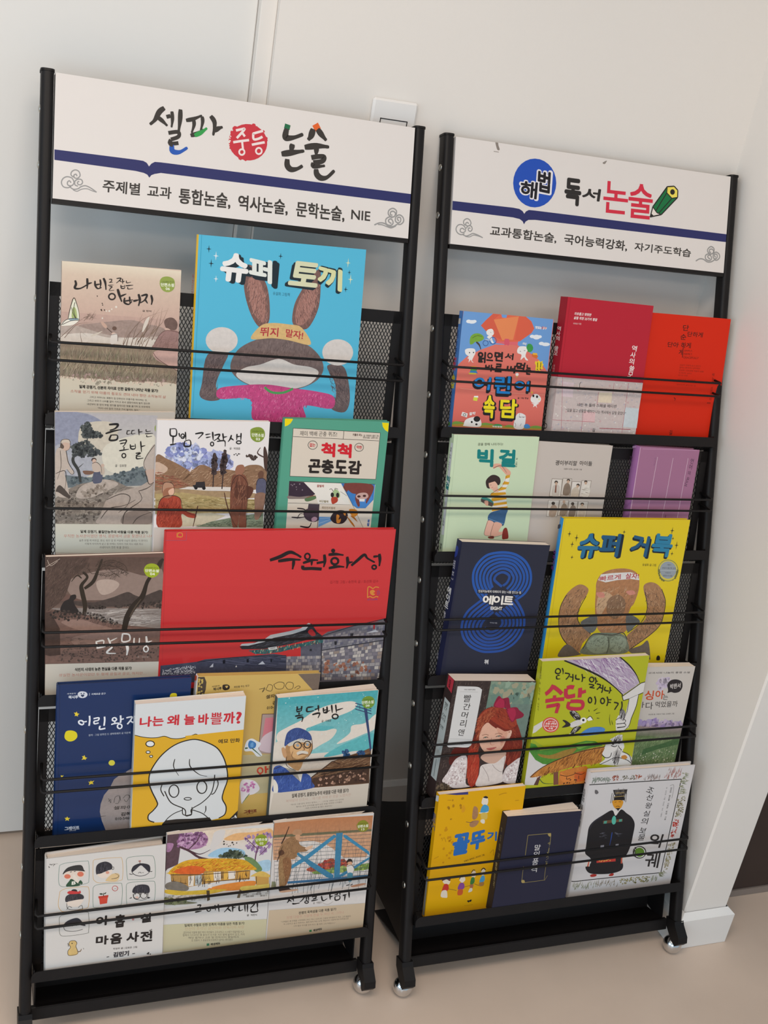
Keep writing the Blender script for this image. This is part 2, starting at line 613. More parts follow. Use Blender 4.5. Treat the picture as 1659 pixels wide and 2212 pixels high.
def strikes(bold):
    """heavier lettering: the same glyphs struck several times around a small circle"""
    if bold <= 0:
        return [(0.0, 0.0)]
    n = 4 if bold <= 3 else 8 if bold <= 7 else 12
    return [(bold / 100 * math.cos(6.2832 * k / n + 0.785), bold / 100 * math.sin(6.2832 * k / n + 0.785)) for k in range(n)]


def smooth(pts, closed, n=5):
    out = []
    N = len(pts)
    rng = range(N) if closed else range(N - 1)
    for i in rng:
        g = (lambda j: pts[j % N]) if closed else (lambda j: pts[max(0, min(N - 1, j))])
        p0, p1, p2, p3 = g(i - 1), g(i), g(i + 1), g(i + 2)
        for k in range(n):
            t = k / n
            t2, t3 = t * t, t * t * t
            out.append(tuple(0.5 * (2 * p1[a] + (p2[a] - p0[a]) * t + (2 * p0[a] - 5 * p1[a] + 4 * p2[a] - p3[a]) * t2 + (3 * p1[a] - p0[a] - 3 * p2[a] + p3[a]) * t3) for a in (0, 1)))
    if not closed:
        out.append(tuple(pts[-1]))
    return out


def clip(poly, W, H):
    for a, lim, sg in ((0, 0, 1), (0, W, -1), (1, 0, 1), (1, H, -1)):
        if all(sg * (p[a] - lim) >= 0 for p in poly):
            continue
        out = []
        for i, p in enumerate(poly):
            q = poly[i - 1]
            ip, iq = sg * (p[a] - lim) >= 0, sg * (q[a] - lim) >= 0
            if ip != iq:
                t = (lim - q[a]) / (p[a] - q[a])
                out.append(tuple(q[k] + (p[k] - q[k]) * t for k in range(len(p))))
            if ip:
                out.append(p)
        poly = out
        if len(poly) < 3:
            return []
    return poly


def inside(x, y, poly):
    c = False
    for i in range(len(poly)):
        x1, y1 = poly[i]
        x2, y2 = poly[i - 1]
        if (y1 > y) != (y2 > y) and x < (x2 - x1) * (y - y1) / (y2 - y1) + x1:
            c = not c
    return c


class Ink:
    """a printed face W x H (tenths of mm); place() puts (x, y, lift) into the part"""
    def __init__(s, W, H, place, gain=1.0, z=3):
        s.W, s.H, s.place, s.gain, s.z = W, H, place, gain, z
        s.flip = False
        s.v, s.f, s.c = [], [], []

    def col(s, c):
        a = 0.0
        if '/' in c:
            c, a = c.split('/')
            a = float(a) / 100
        return [min(0.92, q * s.gain) for q in lin(c)] + [a]

    def poly(s, pts, col, dz=0.0):
        if s.W:
            pts = clip(pts, s.W, s.H)
        if len(pts) < 3:
            return
        i = len(s.v)
        s.v += [s.place(p[0], p[1], s.z + dz) for p in pts]
        s.f.append(tuple(range(i, i + len(pts))))
        s.c.append([col] * len(pts))

    def stroke(s, pts, w, col, taper, dz=0.0):
        n = len(pts)
        L, R = [], []
        for i, p in enumerate(pts):
            a, b = pts[max(0, i - 1)], pts[min(n - 1, i + 1)]
            dx, dy = b[0] - a[0], b[1] - a[1]
            d = math.hypot(dx, dy) or 1
            t = i / max(1, n - 1)
            h = w / 2
            if taper == 1:
                h *= 0.55 + 0.45 * math.sin(math.pi * min(1, t * 1.15 + 0.12)) if t < 0.97 else 0.35
            elif taper == 2:
                h *= max(0.12, 1 - t)
            elif taper == 3:
                h *= max(0.12, math.sin(math.pi * t))
            L.append((p[0] - dy / d * h, p[1] + dx / d * h))
            R.append((p[0] + dy / d * h, p[1] - dx / d * h))
        for i in range(n - 1):
            s.poly([L[i], L[i + 1], R[i + 1], R[i]], col, dz)

    def run(s, data):
        for line in data.split('\n'):
            line = line.strip()
            if not line:
                continue
            txt = None
            if '|' in line:
                line, txt = line.split('|', 1)
            t = line.split()
            op = t[0]
            s.z += 0.4
            if op in 'PQ':
                n = [float(q) for q in t[2:]]
                pts = list(zip(n[0::2], n[1::2]))
                s.poly(smooth(pts, True) if op == 'Q' else pts, s.col(t[1]))
            elif op in ('L', 'C', 'X', 'Y'):
                n = [float(q) for q in t[2:]]
                pts = list(zip(n[1::2], n[2::2]))
                if op != 'L':
                    pts = smooth(pts, False)
                    s.stroke(pts, n[0], s.col(t[1]), {'C': 0, 'X': 1, 'Y': 2}[op])
                else:
                    c = s.col(t[1])
                    for a, b in zip(pts, pts[1:]):
                        s.stroke([a, b], n[0], c, 0)
            elif op == 'E':
                cx, cy, ax, ay, bx, by = [float(q) for q in t[2:8]]
                s.poly([(cx + ax * math.cos(a) + bx * math.sin(a), cy + ay * math.cos(a) + by * math.sin(a)) for a in (k * math.pi / 14 for k in range(28))], s.col(t[1]))
            elif op == 'O':   # ring
                w = float(t[2])
                cx, cy, ax, ay, bx, by = [float(q) for q in t[3:9]]
                pts = [(cx + ax * math.cos(a) + bx * math.sin(a), cy + ay * math.cos(a) + by * math.sin(a)) for a in (k * math.pi / 14 for k in range(29))]
                s.stroke(pts, w, s.col(t[1]), 0)
            elif op == 'G':   # four corner gradient, c1 along the top, c2 along the bottom
                n = [float(q) for q in t[3:]]
                p = list(zip(n[0::2], n[1::2]))
                c1, c2 = s.col(t[1]), s.col(t[2])
                K = 8
                for k in range(K):
                    a, b = k / K, (k + 1) / K
                    l = lambda u, v, q: (u[0] + (v[0] - u[0]) * q, u[1] + (v[1] - u[1]) * q)
                    mix = lambda q: [c1[i] + (c2[i] - c1[i]) * q for i in range(4)]
                    pts = [l(p[0], p[3], a), l(p[1], p[2], a), l(p[1], p[2], b), l(p[0], p[3], b)]
                    pts = clip(pts, s.W, s.H) if s.W else pts
                    if len(pts) < 3:
                        continue
                    i = len(s.v)
                    s.v += [s.place(q[0], q[1], s.z) for q in pts]
                    s.f.append(tuple(range(i, i + len(pts))))
                    ca, cb = mix(a), mix(b)
                    s.c.append([ca if k2 < 2 else cb for k2 in range(4)] if len(pts) == 4 else [ca] * len(pts))
            elif op == 'T':
                x0, y0, x1, y1, x2, y2 = [float(q) for q in t[3:9]]
                vs, fs = glyphs(txt)
                c = s.col(t[1])
                hgt = math.hypot(x2 - x0, y2 - y0)
                wid = math.hypot(x1 - x0, y1 - y0) or 1
                st = strikes(float(t[2]))
                r = max(q[0] for q in st) if len(st) > 1 else 0
                s.z += 0.12 * len(st)
                z1 = s.z
                rx = min(0.3, r * hgt / wid)
                for kz, (ox, oy) in enumerate(st):
                    ox *= hgt / wid
                    zz = z1 - kz * 0.12
                    i = len(s.v)
                    for a, b in vs:
                        a = rx + a * (1 - 2 * rx) + ox
                        b = r + b * (1 - 2 * r) + oy
                        s.v.append(s.place(x0 + (x1 - x0) * a + (x2 - x0) * b, y0 + (y1 - y0) * a + (y2 - y0) * b, zz))
                    for f in fs:
                        s.f.append(tuple(i + j for j in f))
                        s.c.append([c] * len(f))
            elif op == 'V':   # letters stacked from the first point to the second
                x0, y0, x1, y1, w = [float(q) for q in t[3:8]]
                c = s.col(t[1])
                fl = -1 if s.flip else 1
                N = len(txt)
                dx, dy = (x1 - x0) / N, (y1 - y0) / N
                L = math.hypot(dx, dy)
                ux, uy = dx / L, dy / L
                st = strikes(float(t[2]))
                for k, ch in enumerate(txt):
                    if ch == ' ':
                        continue
                    vs, fs = glyphs(ch)
                    cx, cy = x0 + dx * (k + 0.5), y0 + dy * (k + 0.5)
                    h = L * 0.86
                    for kz, (ox, oy) in enumerate(st):
                        i = len(s.v)
                        s.v += [s.place(cx + (fl * (a + ox - 0.5)) * w * uy + (0.5 - b - oy) * h * ux, cy - (fl * (a + ox - 0.5)) * w * ux + (0.5 - b - oy) * h * uy, s.z + kz * 0.12) for a, b in vs]
                        for f in fs:
                            s.f.append(tuple(i + j for j in f))
                            s.c.append([c] * len(f))
            elif op in 'HD':   # loose hatching strokes / flecks inside a polygon
                cols = [s.col(q) for q in t[1].split(',')]
                N, a, b, ang, jit, seed = [float(q) for q in t[2:8]]
                n = [float(q) for q in t[8:]]
                pg = list(zip(n[0::2], n[1::2]))
                rn = random.Random(int(seed))
                xs, ys = [p[0] for p in pg], [p[1] for p in pg]
                k = 0
                tries = 0
                while k < N and tries < N * 12:
                    tries += 1
                    x, y = rn.uniform(min(xs), max(xs)), rn.uniform(min(ys), max(ys))
                    if not inside(x, y, pg):
                        continue
                    k += 1
                    c = cols[k % len(cols)]
                    dz = 0.06 * (k % 5)
                    if op == 'H':
                        th = math.radians(ang + rn.uniform(-jit, jit))
                        ln = a * rn.uniform(0.6, 1.3)
                        bend = rn.uniform(-0.25, 0.25)
                        dx, dy = math.cos(th) * ln / 2, math.sin(th) * ln / 2
                        s.stroke([(x - dx, y - dy), (x - dy * bend, y + dx * bend), (x + dx, y + dy)], b, c, 3 if b < 3 else 2, dz)
                    else:
                        r0 = rn.uniform(a, b)
                        m = 7
                        ph = rn.uniform(0, 6.28)
                        s.poly([(x + r0 * rn.uniform(0.6, 1.25) * math.cos(ph + q * 6.283 / m), y + r0 * rn.uniform(0.6, 1.25) * math.sin(ph + q * 6.283 / m)) for q in range(m)], c, dz)
            elif op == 'K':   # courses of masonry in a quadrilateral
                cols = [s.col(q) for q in t[1].split(',')]
                nr, nc, gap, seed = int(t[2]), int(t[3]), float(t[4]), int(t[5])
                n = [float(q) for q in t[6:]]
                p = list(zip(n[0::2], n[1::2]))
                rn = random.Random(seed)
                l = lambda u, v, q: (u[0] + (v[0] - u[0]) * q, u[1] + (v[1] - u[1]) * q)
                def at(a, b):
                    return l(l(p[0], p[1], a), l(p[3], p[2], a), b)
                for j in range(nr):
                    x = -rn.random() / nc
                    while x < 1:
                        w = rn.uniform(0.6, 1.4) / nc
                        a0, a1 = max(0, x), min(1, x + w)
                        if a1 - a0 > 0.2 / nc:
                            g0, g1 = gap / nc, gap / nr
                            s.poly([at(a0 + g0, j / nr + g1 * rn.uniform(0.5, 1.4)), at(a1 - g0, j / nr + g1 * rn.uniform(0.5, 1.4)), at(a1 - g0, (j + 1) / nr - g1 * rn.uniform(0.5, 1.4)), at(a0 + g0, (j + 1) / nr - g1 * rn.uniform(0.5, 1.4))], cols[rn.randrange(len(cols))])
                        x += w
            elif op == 'S':   # four pointed sparkle
                x, y, a, b = [float(q) for q in t[2:6]]
                pts = []
                for k in range(8):
                    r0 = (b if k % 4 == 0 else a) if k % 2 == 0 else min(a, b) * 0.24
                    th = k * math.pi / 4 - math.pi / 2
                    pts.append((x + r0 * math.cos(th), y + r0 * math.sin(th)))
                s.poly(pts, s.col(t[1]))

    def build(s, name, m, parent, extra=None):
        v, f, c, mi = list(s.v), list(s.f), list(s.c), [0] * len(s.f)
        mats = [m]
        if extra:
            for fv, fc in extra:
                i = len(v)
                v += fv
                f.append(tuple(range(i, i + len(fv))))
                c.append([fc] * len(fv))
                mi.append(0)
        me = bpy.data.meshes.new(name)
        me.from_pydata(v, [], f)
        for q in mats:
            me.materials.append(q)
        at = me.color_attributes.new('Ink', 'FLOAT_COLOR', 'CORNER')
        flat = [x for fc in c for cc in fc for x in cc]
        at.data.foreach_set('color', flat)
        me.update()
        o = bpy.data.objects.new(name, me)
        COL.objects.link(o)
        if parent:
            o.parent = parent
        return o


def box_faces(x0, x1, y0, y1, z0, z1):
    return {
        'front': [(x0, y0, z1), (x1, y0, z1), (x1, y1, z1), (x0, y1, z1)],
        'back': [(x0, y0, z0), (x0, y1, z0), (x1, y1, z0), (x1, y0, z0)],
        'left': [(x0, y0, z0), (x0, y0, z1), (x0, y1, z1), (x0, y1, z0)],
        'right': [(x1, y0, z1), (x1, y0, z0), (x1, y1, z0), (x1, y1, z1)],
        'top': [(x0, y1, z1), (x1, y1, z1), (x1, y1, z0), (x0, y1, z0)],
        'bottom': [(x0, y0, z0), (x1, y0, z0), (x1, y0, z1), (x0, y0, z1)],
    }


def book(name, kind, label, base, spine, gain, ink, art, fit, page=None, extra=None, back=None, open_by=0.0):
    """kind: 'soft' paperback or 'hard' with overhanging boards"""
    r, i, t, wf, uc, st, W, rot, sl, H = fit
    e0, fr, bs = RACK[r]
    k = math.sqrt(1 + sl * sl)
    ca, sa = math.cos(rot), math.sin(rot)
    u, sv, n = Vector((1, 0, 0)), Vector((0, 1 / k, sl / k)), Vector((0, -sl / k, 1 / k))
    X, Y = ca * u + sa * sv, -sa * u + ca * sv
    cu, cs = uc + H * sa, st - H * ca
    o = Vector((cu, LV[r][i] + cs / k, wf + sl * cs / k))
    m = Matrix(((X.x, Y.x, n.x, o.x), (X.y, Y.y, n.y, o.y), (X.z, Y.z, n.z, o.z), (0, 0, 0, 1)))
    e = empty(name, fr @ m, label, 'book')
    hw = W / 2
    ov = 0.003 if kind == 'hard' else 0.0
    bt = 0.0022 if kind == 'hard' else 0.0004
    P = Ink(W * 1e4, H * 1e4, lambda x, y, z: (-hw + x * 1e-4, H - y * 1e-4, z * 1e-5 * 0.9), gain)
    cb, cs_ = P.col(base), P.col(spine)
    cbk = P.col(back or base)
    ex = []
    hinge = 0.008 if kind == 'hard' else 0
    # front board (with a pressed hinge groove on hard covers), spine, back board
    def sk(z, x):      # a book that gapes is thicker at its fore-edge
        return z - open_by * (x + hw) / W

    def brd(x0, x1, z0, z1, c, cl=None, skew=False):
        for q, f in box_faces(x0, x1, 0, H, z0, z1).items():
            if skew:
                f = [(a, b2, sk(d, a)) for a, b2, d in f]
            ex.append((f, cl if (cl and q == 'left') else c))
    if kind == 'hard':
        brd(-hw, hw, -bt, 0, cb)
        brd(-hw, hw, -t, -t + bt, cbk, None, True)
        # rounded spine
        K = 6
        arc = [(-hw - 0.0018 * math.sin(math.pi * q / K), -t * q / K) for q in range(K + 1)]
        for a, b in zip(arc, arc[1:]):
            ex.append(([(b[0], 0, b[1]), (a[0], 0, a[1]), (a[0], H, a[1]), (b[0], H, b[1])], cs_))
            ex.append(([(b[0] + 0.0018, 0, b[1]), (a[0] + 0.0018, 0, a[1]), (a[0] + 0.0018, H, a[1]), (b[0] + 0.0018, H, b[1])], cbk))
            ex.append(([(a[0], H, a[1]), (b[0], H, b[1]), (b[0] + 0.0018, H, b[1]), (a[0] + 0.0018, H, a[1])], cs_))
    else:
        brd(-hw, hw, -bt, 0, cb)
        brd(-hw, hw, -t, -t + bt, cbk, None, True)
        brd(-hw, -hw + bt, -t, 0, cs_, cs_)
    segs, cur = [['cover', 'f', '']], None
    for ln in art.split('\n'):
        if ln.startswith('#'):
            segs.append(ln[1:].split()[:2] + [''])
        else:
            segs[-1][2] += ln + '\n'
    Sp = Ink(t * 1e4, H * 1e4, lambda x, y, z: (-hw - (0.0019 if kind == 'hard' else 0) - z * 1e-5 * 0.9, H - y * 1e-4, -x * 1e-4), gain)
    Sp.flip = True     # the spine is read from its own side
    m_ink = INK[ink]
    own = []
    for sname, face, dat in segs:
        if face == 's':
            Sp.run(dat)
        elif sname in ('title', 'series_seal', 'sticker', 'belly_band', 'title_label'):
            Q = Ink(P.W, P.H, P.place, gain, P.z)
            Q.run(dat)
            P.z = Q.z
            own.append((sname, Q))
        else:              # pictures and small print belong to the cover itself
            P.run(dat)
    P.v, off = P.v + Sp.v, len(P.v)
    P.f += [tuple(off + q for q in f) for f in Sp.f]
    P.c += Sp.c
    cover = P.build('cover', m_ink, e, ex)
    for sname, Q in own:
        if Q.f:
            Q.build(sname, m_ink, cover)
    # page block
    b = MB()
    x0 = -hw + (0.002 if kind == 'hard' else bt)
    x1, y1 = hw - ov - 0.0002, H - ov - (0.0006 if kind == 'soft' else 0)
    if open_by > 0:   # leaves lying in two loose sheaves
        for za, zb, o1, o2 in ((-bt, -bt - (t - 2 * bt) * 0.3, 0.0, 0.10), (-bt - (t - 2 * bt) * 0.3, -t + bt, 0.45, 1.0)):
            vs = [(x0, ov, za), (x1, ov, za - open_by * o1), (x1, y1, za - open_by * o1), (x0, y1, za), (x0, ov, zb), (x1, ov, zb - open_by * o2), (x1, y1, zb - open_by * o2), (x0, y1, zb)]
            b.raw(vs, [(0, 1, 2, 3), (7, 6, 5, 4), (0, 4, 5, 1), (1, 5, 6, 2), (2, 6, 7, 3), (3, 7, 4, 0)], page or M_page)
    else:
        b.box((x0, ov, -t + bt), (x1, y1, -bt), page or M_page)
    b.build('page_block', e)['label'] = 'pale cream page edges'
    return e, cover


FIT = {
    'nabi': (0, 0, 0.008, -0.014, -0.15902, 0.20684, 0.15568, 0.0175, 0.1, 0.21151),
    'rabbit': (0, 0, 0.01, -0.013, 0.06021, 0.25918, 0.24172, 0.01578, 0.1, 0.26331),
    'geum': (0, 1, 0.008, -0.012, -0.16384, 0.20625, 0.157, 0.04269, 0.166, 0.20909),
    'mobeom': (0, 1, 0.008, -0.002, -0.03172, 0.20027, 0.15724, 0.02865, 0.157, 0.2041),
    'insect': (0, 1, 0.011, -0.01, 0.14923, 0.2092, 0.15856, 0.01603, 0.166, 0.21396),
    'manmu': (0, 2, 0.008, -0.012, -0.17095, 0.20619, 0.157, 0.03226, 0.166, 0.20976),
    'redland': (0, 2, 0.01, -0.011, 0.07785, 0.24291, 0.34026, 0.01633, 0.166, 0.24617),
    'prince': (0, 3, 0.01, -0.01, -0.13915, 0.23213, 0.18102, 0.01493, 0.166, 0.2368),
    'busy': (0, 3, 0.012, 0.006, -0.05051, 0.20614, 0.1552, 0.02764, 0.18912, 0.21008),
    'gold': (0, 3, 0.01, -0.011, 0.05194, 0.23305, 0.18274, -0.01831, 0.166, 0.23741),
    'bok': (0, 3, 0.012, 0.006, 0.15355, 0.20264, 0.15665, 0.02743, 0.17, 0.20657),
    'nine': (0, 4, 0.018, 0.003, -0.15595, 0.18124, 0.16425, 0.02344, 0.1, 0.18537),
    'house': (0, 4, 0.008, 0.0, 0.00671, 0.19764, 0.15793, 0.01081, 0.1, 0.20279),
    'war': (0, 4, 0.008, 0.0, 0.16597, 0.19974, 0.15863, 0.00631, 0.1, 0.20525),
    'proverb': (1, 0, 0.013, -0.009, -0.14836, 0.18333, 0.15654, -0.00784, 0.0926, 0.18872),
    'history': (1, 0, 0.022, 0, 0.02286, 0.21685, 0.15832, -0.01201, 0.10446, 0.22192),
    'orange': (1, 0, 0.012, -0.011, 0.18258, 0.20668, 0.16, 0.00408, 0.11323, 0.21236),
    'biggirl': (1, 1, 0.014, -0.007, -0.16206, 0.19054, 0.14698, 0.00841, 0.13, 0.19593),
    'kids': (1, 1, 0.012, -0.01, -0.01859, 0.18303, 0.13599, -0.02451, 0.12827, 0.18742),
    'purple': (1, 1, 0.019, -0.004, 0.15644, 0.18075, 0.11711, -0.02178, 0.12506, 0.18552),
    'eight': (1, 2, 0.018, -0.003, -0.14283, 0.22078, 0.1539, -0.03861, 0.166, 0.22397),
    'turtle': (1, 2, 0.011, -0.01, 0.0756, 0.26062, 0.2402, -0.00344, 0.166, 0.26621),
    'anne': (1, 3, 0.029, 0.006, -0.15115, 0.20113, 0.14292, -0.05467, 0.17, 0.20353),
    'lime': (1, 3, 0.012, 0.0075, 0.02433, 0.23222, 0.1998, 0.0104, 0.1727, 0.2372),
    'singa': (1, 3, 0.017, -0.005, 0.15596, 0.20805, 0.15, -0.03183, 0.166, 0.21177),
    'octopus': (1, 4, 0.01, -0.011, -0.15506, 0.21636, 0.15252, 0.01138, 0.167, 0.22151),
    'speech': (1, 4, 0.018, 0.008, -0.04687, 0.17169, 0.13712, -0.02391, 0.168, 0.1761),
    'royal': (1, 4, 0.014, -0.007, 0.13974, 0.23203, 0.20521, -0.0119, 0.17746, 0.23682),
}

ART = {}
ART['signL'] = '''P 2c2f63 6.8 953 1042 950 1141 953 1188 973 1219 1015 1248 976 1293 947 1373 943 5006 932 5016 1070 1378 1080 1296 1103 1253 1124 1228 1160 1200 1124 1153 1107 1047 1095 10.1 1084
#cloud_ornament f
C 9a9896 15.9 224 1346 204 1323 180 1345 187 1379 231 1383 262 1341 235 1287 171 1276 122 1307 105 1360 131 1407 188 1413 225 1390
C 9a9896 15.9 297 1254 284 1230 259 1246 266 1277 304 1279 335 1243 321 1194 276 1177 233 1202 221 1244 253 1272
C 9a9896 15.9 327 1314 306 1329 313 1354 344 1357 369 1328 355 1292 311 1291 274 1320 275 1365 313 1379
C 9a9896 15.9 213 1401 257 1424 314 1411 351 1381 408 1362 479 1385 551 1428
C 9a9896 12.7 251 1431 302 1444 359 1412 428 1398 493 1416 551 1428
C 9a9896 19.7 4724 1380 4692 1369 4674 1343 4704 1318 4737 1336 4748 1378 4710 1410 4646 1396 4634 1333 4687 1292 4734 1301
C 9a9896 19.7 4732 1265 4700 1255 4705 1218 4744 1207 4777 1232 4764 1276 4718 1288 4669 1258 4673 1201 4733 1166 4790 1195 4787 1259
C 9a9896 19.8 4839 1332 4814 1313 4820 1284 4860 1287 4863 1337 4825 1362 4784 1338 4788 1281 4841 1246 4899 1276 4911 1332 4866 1379 4811 1378
C 9a9896 19.8 4811 1385 4758 1419 4688 1427 4615 1392 4537 1393 4461 1430
C 9a9896 15.8 4797 1408 4728 1444 4665 1436 4585 1416 4515 1417
#slogan f
T 3c3733 3 624 1413 1111 1408 629 1252|주제별
T 3c3733 3 1207 1410 1528 1406 1211 1253|교과
T 3c3733 3 1628 1457 2339 1447 1630 1243|통합논술,
T 3c3733 3 2445 1455 3157 1445 2446 1237|역사논술,
T 3c3733 3 3278 1449 4000 1444 3277 1229|문학논술,
T 3c3733 3 4100 1387 4392 1384 4099 1254|NIE
#title f
X 38332f 64 2580 -202 2556 -136 2508 -74
E c8333f 2547 528 259 54 -76 236
D c8333f 26 15.5 39 0 0 3 2307 394 2564 267 2775 349 2823 510 2761 667 2608 765 2430 747 2299 635 2282 490
D e9e2dc 12 5.8 13.6 0 0 4 2279 417 2312 504 2289 636 2271 528
C ecdcd8 32 2371 395 2451 367 2490 358 2454 411 2387 494
C ecdcd8 32 2449 404 2499 457
C ecdcd8 32 2340 555 2440 527 2559 497
C ecdcd8 29 2463 528 2479 626
O ecdcd8 24 2466 668 37 -4.8 1.7 37
C ecdcd8 32 2749 349 2629 397 2614 412 2625 477 2691 461 2745 427
C ecdcd8 32 2601 554 2694 523 2780 497
O ecdcd8 24 2703 623 41 -5.4 2 41
C 1f6b45 81 3097 215 3084 281
X 38332f 91 3084 273 3069 374 3099 398 3206 373 3325 315
X 38332f 81 3179 467 3157 579
X 38332f 86 3026 622 3177 583 3354 538
X 38332f 86 3114 678 3118 764 3173 810 3262 792 3340 740
C e2642a 87 3554 167 3475 220
X 38332f 92 3467 225 3439 323 3398 385
X 38332f 87 3528 220 3593 287 3668 356
X 38332f 87 3355 489 3537 446 3714 438
X 38332f 77 3529 462 3527 572
C 38332f 67 3460 615 3565 586 3648 583 3622 644 3492 679
X 38332f 67 3492 679 3495 725 3593 716 3667 699
X 38332f 88 3538 761 3555 832 3619 873 3709 851 3811 746
X 38332f 71 1393 238 1329 299 1274 410 1210 477
X 38332f 58 1305 367 1373 409 1442 464
C 38332f 50 1424 350 1477 330
X 38332f 50 1494 269 1505 371 1496 476
X 38332f 63 1607 227 1606 370 1592 528
C 38332f 50 1458 552 1585 522 1594 580 1495 632
C 38332f 50 1495 632 1484 685 1597 664
X 2457b0 72 1511 695 1521 778 1615 779 1720 706
C 38332f 42 1482 640 1484 692 1525 706
X 38332f 55 1686 359 1786 325 1899 264
X 38332f 51 1787 332 1796 402 1767 511
X 38332f 51 1900 277 1910 347 1888 468
X 38332f 60 1755 545 1848 506 1927 443
X 2f9a4a 60 1809 538 1895 487 1974 417
X 38332f 65 2015 254 2074 337 2061 504
X 38332f 65 2072 443 2125 403 2186 375'''

ART['signR'] = '''P 2c2f63 0.5 937 1015 928 1125 935 1182 961 1214 999 1241 961 1290 933 1401 931 5014 934 5017 1062 1411 1071 1293 1083 1244 1114 1221 1158 1192 1113 1139 1086 1025 1073 1.3 1070
Q 8a8078 655 -10.8 697 -22 708 32 734 98 699 108 674 62
L 9a9088 10.7 636 135 722 137
Q 8f867e 2543 73 2617 31 2583 88
#cloud_ornament f
C 9a9896 17.6 221 1344 191 1322 157 1332 152 1370 195 1384 236 1355 225 1300 167 1268 105 1287 80 1346 112 1399 176 1417 224 1394
C 9a9896 17.7 285 1244 263 1227 236 1242 245 1273 287 1275 321 1240 303 1192 253 1172 205 1202 201 1246 231 1274
C 9a9896 17.7 318 1309 289 1306 284 1338 320 1353 347 1319 330 1277 280 1275 247 1316
C 9a9896 17.6 197 1415 254 1429 316 1404 364 1380 451 1397 531 1427
C 9a9896 14.1 240 1436 311 1436 373 1404 452 1409 531 1427
C 9a9896 21 4712 1363 4677 1352 4658 1327 4689 1303 4725 1320 4737 1361 4698 1392 4628 1377 4614 1317 4671 1284 4723 1293
C 9a9896 21 4719 1259 4685 1248 4690 1213 4731 1203 4768 1227 4754 1269 4704 1281 4651 1251 4655 1203 4711 1163 4773 1192 4770 1254
C 9a9896 21 4819 1326 4792 1307 4798 1279 4841 1282 4845 1330 4805 1355 4769 1330 4772 1275 4820 1243 4883 1271 4896 1325 4849 1371 4789 1370
C 9a9896 21 4790 1377 4733 1409 4657 1416 4578 1382 4502 1382 4430 1423
#slogan f
T 3c3733 3 647 1390 1800 1394 655 1231|교과통합논술,
T 3c3733 3 1936 1394 3094 1396 1943 1227|국어능력강화,
T 3c3733 3 3232 1367 4321 1375 3237 1233|자기주도학습
#pencil_picture f
P e9dfd6 3491 810 3526 646 3697 751
P 14713f 3526 646 3773 301 3875 346 3986 448 3697 751 3610 730
P f0dc5e 3773 301 3906 279 3981 335 3982 449 3878 474 3773 398
E 2a2520 3881 373 45 -5 3.7 43
L 26221f 20 3526 646 3773 301 3906 279 3981 335 3986 448 3697 751 3491 810 3526 646
L 26221f 16.3 3773 301 3773 398 3878 474 3986 448
L 26221f 16.2 3591 699 3773 398
L 26221f 16.2 3647 733 3878 474
L 26221f 16.1 3526 646 3610 730 3697 751
Q 26221f 3488 817 3499 755 3550 790
#title f
E 2350b4 1366 520 373 -43 25 364
T e8e4e6 8 1089 780 1443 786 1099 481|해
T e8e4e6 8 1383 665 1666 678 1387 289|법
T 1f1c22 3.5 1117 758 1412 764 1126 500|해
T 1f1c22 3.5 1410 636 1635 653 1410 311|법
T 2e2a28 4.5 1892 789 2193 789 1892 370|독
T 2e2a28 4.5 2203 677 2531 674 2220 484|서
T d42f45 2.2 2601 830 3056 822 2594 340|논
T d42f45 2.2 3067 861 3523 853 3056 320|술'''

